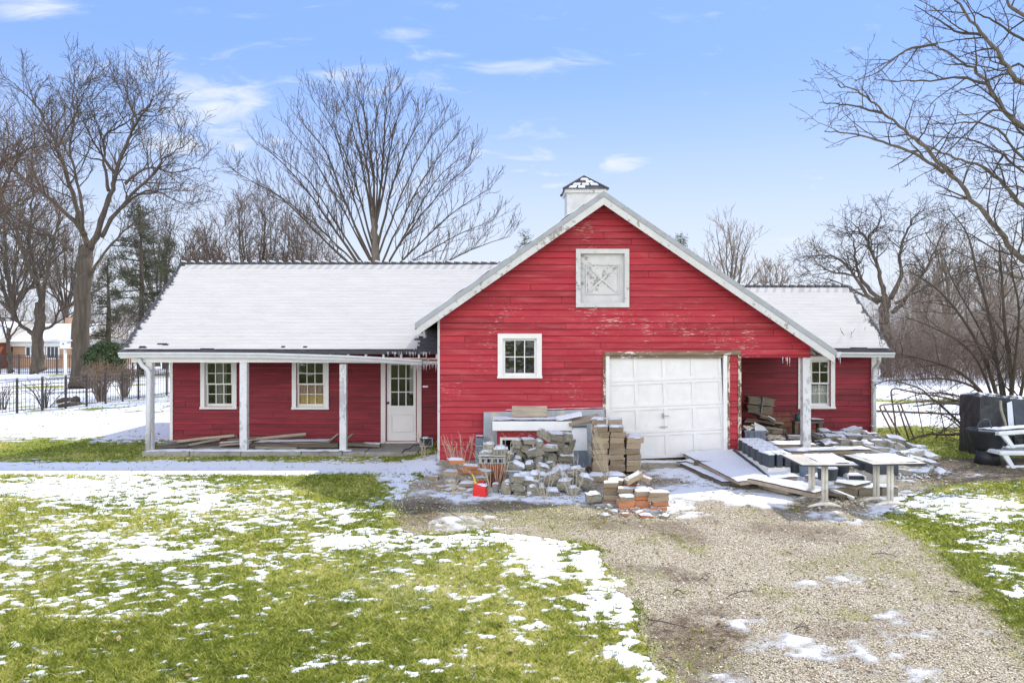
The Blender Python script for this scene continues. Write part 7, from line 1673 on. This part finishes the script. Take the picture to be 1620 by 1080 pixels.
mb = MB(); mb.tube(smooth_path(ZG(19.2, (285, 740), (200, 560), (100, 360), (98, 325), (125, 310), (170, 305), (400, 288), (700, 260), (1000, 282), (1330, 302)), 4), 0.021, 7); mb.build('frame', 'rusty_tube', t, smooth=True)
for (a, b) in (((140, 325), (370, 740)), ((310, 310), (450, 745)), ((345, 300), (525, 760))): mb = MB(); mb.tube(ZG(19.22, a, b), 0.02, 6); mb.build('bar', 'rusty_tube', t, smooth=True)
t = thing('rail_fence', (SX(1470, 20.4), 20.4, 0), 'low fence of two long brown rails crossing behind the fallen branches', 'fence')
for pl in (((-30, 382), (700, 410), (1340, 438), (1700, 452)), ((560, 832), (900, 826), (1400, 836), (1700, 840))):
    mb = MB(); mb.tube(smooth_path(ZG(20.4, *pl), 3), 0.028, 6); mb.build('rail', 'wood_dark', t, smooth=True)
for px in (1383, 1540, 1600):
    mb = MB(); x = SX(px, 20.44); mb.tube([Vector((x, 20.44, gz(x, 20.44) - 0.05)), Vector((x, 20.44, 0.68))], 0.035, 6); mb.build('post', 'wood_dark', t)
PBR = dict(lv=2, dens=(3.4, 4.0), len=(0.75, 0.35), rad=(0.013, 0.008), rmin=0.0055, up=0.0, wob=0.22, ang=(25, 70), seg=0.14, f0=0.1)
def fallen(D, pl, r0, label, seed, prm=PBR, mat='twig'):
    r = random.Random(seed); pts = ZG(D, *pl); path = smooth_path(pts, 5); n = len(path); rads = [r0 * (1 - 0.7 * k / n) for k in range(n)]
    root = thing('fallen_branch', (pts[0].x, pts[0].y, gz(pts[0].x, pts[0].y)), label, 'branch', 'fallen branches at the right')
    mb = MB(); mb.tube(path, rads, 7); mb.build('limb', 'bark', root, smooth=True); cm = MB(); twigs(cm, path, rads, 0, r, prm); cm.build('twigs', mat, root)
fallen(18.6, ((1400, 930), (1310, 850), (1200, 755), (1110, 668), (900, 674), (720, 664), (560, 700), (420, 752)), 0.05, 'thick fallen branch bent low over the grass, its end near the dark tub', 1)
fallen(19.0, ((1250, 700), (1100, 560), (950, 420), (800, 282), (720, 230), (600, 120), (400, 50), (200, 10), (20, 70)), 0.035, 'long thin branch arching up above the rusty gates', 2)
fallen(18.8, ((1380, 420), (1250, 355), (1050, 300), (850, 290), (700, 300), (500, 330)), 0.045, 'brushy branch lying along the top of the lower gate', 3, dict(PBR, dens=(5.5, 5.0)), 'twig_red')
fallen(18.9, ((1420, 330), (1250, 300), (1050, 262), (900, 230), (760, 190)), 0.04, 'grey branch resting on the tall gate near the black bins', 4)
fallen(19.4, ((1300, 900), (1180, 700), (1000, 520), (850, 430), (640, 380)), 0.028, 'twiggy branch slanting down through the middle of the brush', 5, dict(PBR, dens=(5.5, 5.0)), 'twig_red')
fallen(19.5, ((700, 860), (780, 700), (950, 560), (1150, 420), (1300, 260)), 0.022, 'slender branch rising to the right through the brush', 6, dict(PBR, dens=(5.0, 5.0)), 'twig_red')

# ---- black bins and stacked loungers at the right edge
mk('tarp', (0.022, 0.024, 0.028), (0.04, 0.043, 0.048), 5, rough=0.45, bump=0.5, bscale=9, dist=0.05, snow=1.42)
def crumpled(name, c, d, seed, mat, label, cat, amp=0.07):
    """a crate under a wrinkled sheet: box with folds running down its sides"""
    bm = bmesh.new(); bmesh.ops.create_cube(bm, size=1.0); bmesh.ops.subdivide_edges(bm, edges=list(bm.edges), cuts=15, use_grid_fill=True)
    for v in bm.verts:
        p = np.array(v.co); sph = p / (np.linalg.norm(p) + 1e-9) * 0.62; p = p * 0.86 + sph * 0.14
        a = math.atan2(p[1], p[0]); fold = math.sin(a * 11 + 3 * p[2] + seed) * 0.5 + math.sin(a * 23 - 5 * p[2] + seed * 2) * 0.3; n_ = float(fbm(np.array([p[0] * 3 + seed]), np.array([p[2] * 3 + p[1] * 2]), seed, 3)[0]) - 0.5
        k = 1 + amp * fold * (0.5 - p[2]) + 0.28 * n_
        v.co = Vector((p[0] * d[0] * k, p[1] * d[1] * k, (p[2] * (1 + 0.25 * n_)) * d[2]))
    bmesh.ops.recalc_face_normals(bm, faces=bm.faces); me = bpy.data.meshes.new(name); bm.to_mesh(me); bm.free(); me.materials.append(MATS[mat])
    o = bpy.data.objects.new(name, me); COL.objects.link(o); o.location = c; return tag(o, label, cat)
D = 16.9; crumpled('tarp_bundle', (SX(1575, D), D + 0.4, 0.62), (0.66, 0.8, 1.30), 3, 'tarp', 'crumpled black tarp over a tall bundle at the right edge', 'tarp')
crumpled('tarp_bundle', (SX(1632, D) + 0.05, D + 0.6, 0.56), (0.75, 0.8, 1.22), 7, 'tarp', 'second tarp covered bundle, lower and cut by the right edge', 'tarp')
plank('panel_board', P(1601, 688, 16.55), P(1597, 636, 16.75), 0.10, 0.04, 'lounger_plastic', 'pale blue strip leaning on the black tarp bundles', cat='board', tilt=0.3)
plank('panel_board', P(1622, 672, 16.5), P(1616, 632, 16.7), 0.36, 0.03, 'tub_dark', 'dark grey panel leaning on the bundle at the very right edge', cat='panel', tilt=0.3)
tag(MB().tube(smooth_path([P(1583, 634, 16.45), P(1584, 648, 16.35), P(1590, 668, 16.3), P(1594, 690, 16.3), P(1600, 700, 16.3)], 5), 0.028, 7).build('garden_hose', 'lumber_grey', None, smooth=True), 'grey green hose hanging down the black tarp bundle', 'hose')
D = 16.0; x = SX(1556, D); t = thing('garden_tub', (x, D, gz(x, D)), 'wide black garden tub with a loop handle in front of the storage box', 'tub')
mb = MB(); mb.lathe([(0.20, 0.28), (0.25, 0.34), (0.36, 0.62), (0.385, 0.66), (0.385, 0.69), (0.35, 0.69), (0.33, 0.62), (0.2, 0.34)], (x + 0.08, D, 0), 24); mb.lathe([(0.24, 0), (0.2, 0.27)], (x + 0.08, D, 0), 16); mb.build('body', 'black_plastic', t, smooth=True)
mb = MB(); mb.tube(smooth_path([Vector((x - 0.2, D - 0.1, 0.68)), Vector((x - 0.15, D - 0.12, 0.84)), Vector((x + 0.0, D - 0.12, 0.90)), Vector((x + 0.1, D - 0.1, 0.74))], 4), 0.018, 6); mb.build('handle', 'tub_dark', t, smooth=True)
def lounger():
    t = thing('sun_lounger', (0, 0, 0), 'white plastic sun lounger', 'sun lounger', 'stacked white loungers')
    L, w = 1.9, 0.62
    mb = MB()
    for s in (-1, 1): mb.rbox((L / 2, s * (w / 2 - 0.04), 0.30), (L, 0.08, 0.09), None, 0.03, 2)
    mb.rbox((0.05, 0, 0.30), (0.10, w - 0.16, 0.08), None, 0.02, 2); mb.rbox((L - 0.05, 0, 0.30), (0.10, w - 0.16, 0.08), None, 0.02, 2); o = mb.build('frame', 'lounger_plastic', None); o.parent = t
    mb = MB()
    for k in range(12): mb.rbox((0.16 + k * 0.142, 0, 0.315), (0.115, w - 0.16, 0.025), None, 0.01, 1)
    o = mb.build('slats', 'lounger_plastic', None); o.parent = t
    for (x, s) in ((0.16, -1), (0.16, 1), (1.55, -1), (1.55, 1)):
        mb = MB(); y = s * (w / 2 - 0.05); mb.hexa([(x + 0.10, y - 0.025, 0), (x + 0.18, y - 0.025, 0), (x + 0.18, y + 0.025, 0), (x + 0.10, y + 0.025, 0)], [(x - 0.10, y - 0.03, 0.26), (x + 0.02, y - 0.03, 0.26), (x + 0.02, y + 0.03, 0.26), (x - 0.10, y + 0.03, 0.26)]); o = mb.build('leg', 'lounger_plastic', None); o.parent = t
    mb = MB(); mb.rbox((0.85, -(w / 2 - 0.07), 0.03), (1.35, 0.05, 0.05), None, 0.012, 1); o = mb.build('skid', 'lounger_plastic', None); o.parent = t
    return t
l0 = lounger(); l0.location = (SX(1568, 15.7), 15.75, 0.0); l0.rotation_euler = (0, R(0.5), R(4)); l0['label'] = 'white plastic sun lounger at the bottom of the stack, right edge'
l1 = copy_tree(l0); l1.location = (SX(1566, 15.8), 15.8, 0.345); l1.rotation_euler = (R(-5), R(-3), R(6)); l1['label'] = 'white plastic sun lounger tipped on top of the other, right edge'
s = snow_sheet('snow_cover', None, (0, -0.31, 0.35), (1.9, 0, 0), (0, 0.62, 0), 60, 20, 0.03, 4, 0.15); s.parent = l1

# ---- fences, bird house, brick house, logs
t = thing('metal_fence', (SX(137, GD(643)), GD(643), 0), 'black metal picket fence running from the left edge to behind the porch', 'fence')
fp = [(-90, 669), (-40, 663), (27, 654), (67, 650), (104, 646.5), (137, 643), (167, 639), (194, 635.5), (219, 632), (243, 628.5), (264, 625.5), (300, 620)]
pts = []
for px, py in fp:
    D = GD(py)
    for _ in range(3): zq = gz(SX(px, D), D); D = GD(py, zq)
    pts.append(Vector((SX(px, D), D, gz(SX(px, D), D))))
FH = 1.02
for i, p in enumerate(pts):
    mb = MB(); mb.box(p + Vector((0, 0, FH / 2 + 0.02)), (0.055, 0.055, FH + 0.06)); mb.box(p + Vector((0, 0, FH + 0.07)), (0.065, 0.065, 0.02)); mb.build('post', 'fence_black', t)
for a, b in zip(pts[:-1], pts[1:]):
    mb = MB(); n = max(4, int((b - a).length / 0.115))
    for k in range(1, n):
        q = a.lerp(b, k / n); mb.box(q + Vector((0, 0, FH / 2 + 0.03)), (0.012, 0.012, FH - 0.08))
    for z in (0.10, FH - 0.16, FH - 0.02): mb.tube([a + Vector((0, 0, z)), b + Vector((0, 0, z))], 0.012, 4)
    mb.build('picket_panel', 'fence_black', t)
t = thing('metal_fence', (SX(60, 49), 49, gz(SX(60, 49), 49)), 'far black metal fence in front of the brick house', 'fence')
prev = None
for px in range(-60, 331, 30):
    D = 50 - px * 0.004; p = Vector((SX(px, D), D, gz(SX(px, D), D))); MB().box(p + Vector((0, 0, 0.62)), (0.08, 0.08, 1.24)).build('post', 'fence_black', t)
    if prev is not None:
        mb = MB(); n = 9
        for k in range(1, n): mb.box(prev.lerp(p, k / n) + Vector((0, 0, 0.6)), (0.025, 0.025, 1.15))
        for z in (0.15, 1.05, 1.18): mb.tube([prev + Vector((0, 0, z)), p + Vector((0, 0, z))], 0.02, 4)
        mb.build('picket_panel', 'fence_black', t)
    prev = p
D = 33.5; x = SX(103, D); b = gz(x, D); t = thing('bird_house', (x, D, b), 'white bird house on a tall white pole beside the big tree', 'bird house')
mb = MB(); zt = SZ(550, D); mb.tube([Vector((x + 0.03, D, b - 0.1)), Vector((x, D, zt))], [0.075, 0.065], 8); mb.build('pole', 'white_clean', t, smooth=True)
mb = MB(); z2 = SZ(539, D); mb.box2((x - 0.15, D - 0.14, zt), (x + 0.15, D + 0.14, z2)); mb.box2((x - 0.20, D - 0.18, zt - 0.03), (x + 0.20, D + 0.18, zt)); ho_ = mb.build('box', 'white_clean', t)
mb = MB(); mb.lathe([(0.03, 0), (0.03, 0.012)], (x, D - 0.141, (zt + z2) / 2 + 0.02), 12, Matrix.Rotation(R(90), 3, 'X')); mb.build('hole', 'black_plastic', ho_)
mb = MB(); mb.prism([(x - 0.22, D - 0.19, z2), (x + 0.22, D - 0.19, z2), (x, D - 0.19, z2 + 0.14)], (0, 0.38, 0)); mb.build('roof', 'white_clean', t)
mk('far_brick', (0.46, 0.30, 0.20), (0.38, 0.23, 0.15), 4, (1, 1, 3), bump=0.2); mk('far_roof', (0.40, 0.38, 0.35), (0.32, 0.30, 0.28), 4, bump=0.2, snow=1.3)
D = 60.0; t = thing('brick_house', (SX(60, D), D + 4, gz(SX(60, D), D)), 'low orange brick house with a white eave far behind the left trees', 'house')
hz = lambda py: SZ(py, D); hx = lambda px: SX(px, D); gzb = gz(hx(60), D)
MB().box2((hx(20), D, gzb - 0.3), (hx(128), D + 8, hz(546))).build('wall', 'far_brick', t); part(MB().box2((hx(-60), D - 1.6, gzb - 0.3), (hx(18), D + 8, hz(541))).build('wall', 'terracotta', t), 'dark red brick wall of the projecting wing')
MB().box2((hx(19), D - 0.25, hz(547.5)), (hx(130), D + 8.2, hz(540))).build('eave', 'white_clean', t)
mb = MB(); mb.hexa([(hx(12), D - 0.6, hz(540)), (hx(134), D - 0.6, hz(540)), (hx(134), D + 8.6, hz(540)), (hx(12), D + 8.6, hz(540))], [(hx(18), D + 3.8, hz(512)), (hx(120), D + 3.8, hz(512)), (hx(120), D + 4.2, hz(512)), (hx(18), D + 4.2, hz(512))]); rf_ = mb.build('roof', 'far_roof', t)
mb = MB(); mb.hexa([(hx(-66), D - 2.2, hz(541)), (hx(22), D - 2.2, hz(541)), (hx(22), D + 8.2, hz(541)), (hx(-66), D + 8.2, hz(541))], [(hx(-60), D + 2.9, hz(508)), (hx(2), D + 2.9, hz(508)), (hx(2), D + 3.1, hz(508)), (hx(-60), D + 3.1, hz(508))]); mb.build('roof', 'far_roof', t)
MB().box2((hx(50), D + 4.5, hz(520)), (hx(57), D + 5.2, hz(502))).build('chimney', 'far_brick', rf_)
for (a, b, c_, d_) in ((42, 48.5, 549.5, 562.5), (66, 70, 549, 560), (75, 93, 548.5, 566)):
    mb = MB(); mb.box2((hx(a) - 0.08, D - 0.06, hz(d_) - 0.08), (hx(b) + 0.08, D - 0.001, hz(c_) + 0.08)); wo_ = mb.build('window', 'white_clean', t)
    mb = MB(); n = 3 if b - a > 10 else 1
    for k in range(n): u0 = hx(a) + (hx(b) - hx(a)) * k / n + 0.03; u1 = hx(a) + (hx(b) - hx(a)) * (k + 1) / n - 0.03; mb.box2((u0, D - 0.075, hz(d_)), (u1, D - 0.061, hz(c_)))
    mb.build('pane', 'tub_dark', wo_)
for (a, b, rr, lb) in (((92, 652), (112, 648), 0.08, 'short dark log in the snow behind the fence'), ((94, 660), (128, 655), 0.07, 'long brown log lying behind the fence near the big tree'), ((118, 655), (122, 652), 0.14, 'stump of a cut log at the end of the long log')):
    Da, Db = GD(a[1] - 14), GD(b[1] - 14); p, q = Vector((SX(a[0], Da), Da, gz(SX(a[0], Da), Da) + rr * 0.8)), Vector((SX(b[0], Db), Db, gz(SX(b[0], Db), Db) + rr * 0.8))
    tag(MB().tube([p, p.lerp(q, 0.5) + Vector((0, 0, 0.03)), q], [rr, rr * 1.05, rr * 0.8], 9).build('log', 'bark', None, smooth=True), lb, 'log')
# ---- dry weeds and fallen twigs
def weed(px, py, tops, label, seed, z0=None):
    D = GD(py); r = random.Random(seed); x = SX(px, D); t = thing('dry_weed', (x, D, gz(x, D)), label, 'weed', 'dry weeds along the stone pile'); mb = MB()
    for (tx, ty) in [(a + r.uniform(-9, 9) * q, b + r.uniform(-6, 16) * q) for q in (0, 1) for (a, b) in tops]:
        p0 = Vector((x + r.uniform(-0.05, 0.05), D + r.uniform(-0.05, 0.05), gz(x, D))); p2 = P(tx, ty, D - r.uniform(-0.1, 0.15)); mid = p0.lerp(p2, 0.55) + Vector((r.uniform(-0.05, 0.05), 0, 0.05))
        path = smooth_path([p0, mid, p2], 5); n = len(path); mb.tube(path, [0.0048 * (1 - 0.55 * k / n) for k in range(n)], 4, cap=False)
        twigs(mb, path, [0.005] * n, 0, r, dict(lv=1, dens=(7.0,), len=(0.16,), rad=(0.003,), rmin=0.0022, up=0.25, wob=0.15, ang=(25, 55), seg=0.05, f0=0.35))
    mb.build('stems', 'straw_stem', t)
mk('straw_stem', (0.52, 0.46, 0.34), (0.42, 0.36, 0.25), 3, bump=0)
weed(722, 755, ((697, 690), (703, 698), (708, 703), (715, 692), (712, 712)), 'tallest fan of dry stalks at the left corner of the gable wall', 1)
weed(735, 752, ((727, 686), (745, 695), (748, 690), (722, 700)), 'dry stalks right of the corner fan, in front of the red wall', 2)
weed(672, 725, ((656, 680), (661, 688), (670, 700), (676, 712)), 'pale feathery weed in front of the entry door', 3)
weed(775, 782, ((748, 715), (757, 722), (770, 700), (735, 740)), 'dry stalks crossing in front of the gas can', 4)
weed(790, 775, ((800, 690), (785, 700), (778, 690), (810, 705)), 'dry stalks in front of the dark bench opening', 5)
weed(862, 790, ((852, 735), (868, 742), (878, 730), (846, 752)), 'short dry stalks in front of the tall stone pile', 6)
weed(905, 790, ((890, 735), (915, 720), (925, 740), (898, 745)), 'dry stalks at the right foot of the tall stone pile', 7)
weed(962, 770, ((935, 670), (942, 678), (948, 690), (930, 700), (955, 705)), 'bent straw stalks hanging over the left side of the paver stack', 8)
weed(718, 786, ((712, 755), (722, 748), (726, 760), (716, 765)), 'short straw tuft in the low brick stack', 9)
for (px, py, dx, dy, lb) in ((690, 812, 46, 16, 'long thin twig lying over the snowy dirt mound'), (762, 808, 30, 14, 'short twig in the dry grass before the stone pile'), (1025, 985, 66, 14, 'long forked twig across the edge of the gravel, left side'), (1152, 945, 42, -8, 'dark stick on the middle of the gravel'), (1256, 1000, 26, -2, 'small dark stick on the lower gravel'), (1380, 880, 40, 4, 'thin twig on the gravel below the tables'), (1065, 940, 18, 3, 'stubby stick at the left edge of the gravel'), (1105, 920, 16, 1, 'short stick on the gravel near the left edge'), (1500, 940, 14, 2, 'tiny stick near the right grass edge')):
    D = GD(py); D2 = GD(py + dy); r = random.Random(px); a = Vector((SX(px, D), D, gz(SX(px, D), D) + 0.03)); b = Vector((SX(px + dx, D2), D2, gz(SX(px + dx, D2), D2) + 0.03)); m = a.lerp(b, 0.5) + Vector((0, r.uniform(-0.06, 0.06), 0.02))
    mb = MB(); path = smooth_path([a, m, b], 4); mb.tube(path, [0.0065 - 0.0005 * k for k in range(len(path))], 5); d = (b - a).normalized()
    for k in range(3): q = path[2 + k * 2]; mb.tube([q, q + rdir(r, d, R(40)) * 0.10], [0.003, 0.002], 4)
    for v in range(len(mb.v)): mb.v[v] = (mb.v[v][0], mb.v[v][1], max(mb.v[v][2], gz(mb.v[v][0], mb.v[v][1]) + 0.012))
    tag(mb.build('fallen_twig', 'twig', None), lb, 'twig')

# ---- chips and broken bits lying between the piles (uncountable)
g = np.random.default_rng(44); n = 900
cl = ((760, 782, 70, 12), (880, 785, 60, 12), (1000, 808, 60, 10), (1380, 735, 90, 12), (1130, 765, 70, 18), (1340, 795, 90, 10), (1450, 755, 50, 8), (720, 772, 30, 10))
pk = np.array([cl[i] for i in g.integers(0, len(cl), n)], float); px = pk[:, 0] + g.normal(0, 1, n) * pk[:, 2] * 0.6; py = pk[:, 1] + g.normal(0, 1, n) * pk[:, 3] * 0.6
y = CAMH * FPX / (py - HY); x = (px - CX) * y / FPX; r_ = g.uniform(0.012, 0.045, n) * (0.5 + g.random(n) ** 2); az = g.random(n) * 6.28
V = octv[None] * np.stack([g.uniform(0.8, 1.5, n), g.uniform(0.6, 1.0, n), g.uniform(0.35, 0.7, n)], -1)[:, None, :] * r_[:, None, None] + g.normal(0, 0.18, (n, 6, 3)) * r_[:, None, None]
c, s_ = np.cos(az), np.sin(az); X = V[..., 0] * c[:, None] - V[..., 1] * s_[:, None] + x[:, None]; Y = V[..., 0] * s_[:, None] + V[..., 1] * c[:, None] + y[:, None]; Z = V[..., 2] + (zbase(x, y) + 0.015 + r_ * 0.25)[:, None]
o = numesh('rubble_chips', np.stack([X, Y, Z], -1).reshape(-1, 3), (octf[None] + (np.arange(n) * 6)[:, None, None]).reshape(-1, 3), 'rubble', kind='stuff'); tag(o, 'small chips and crumbs of stone scattered between the piles', 'chips')
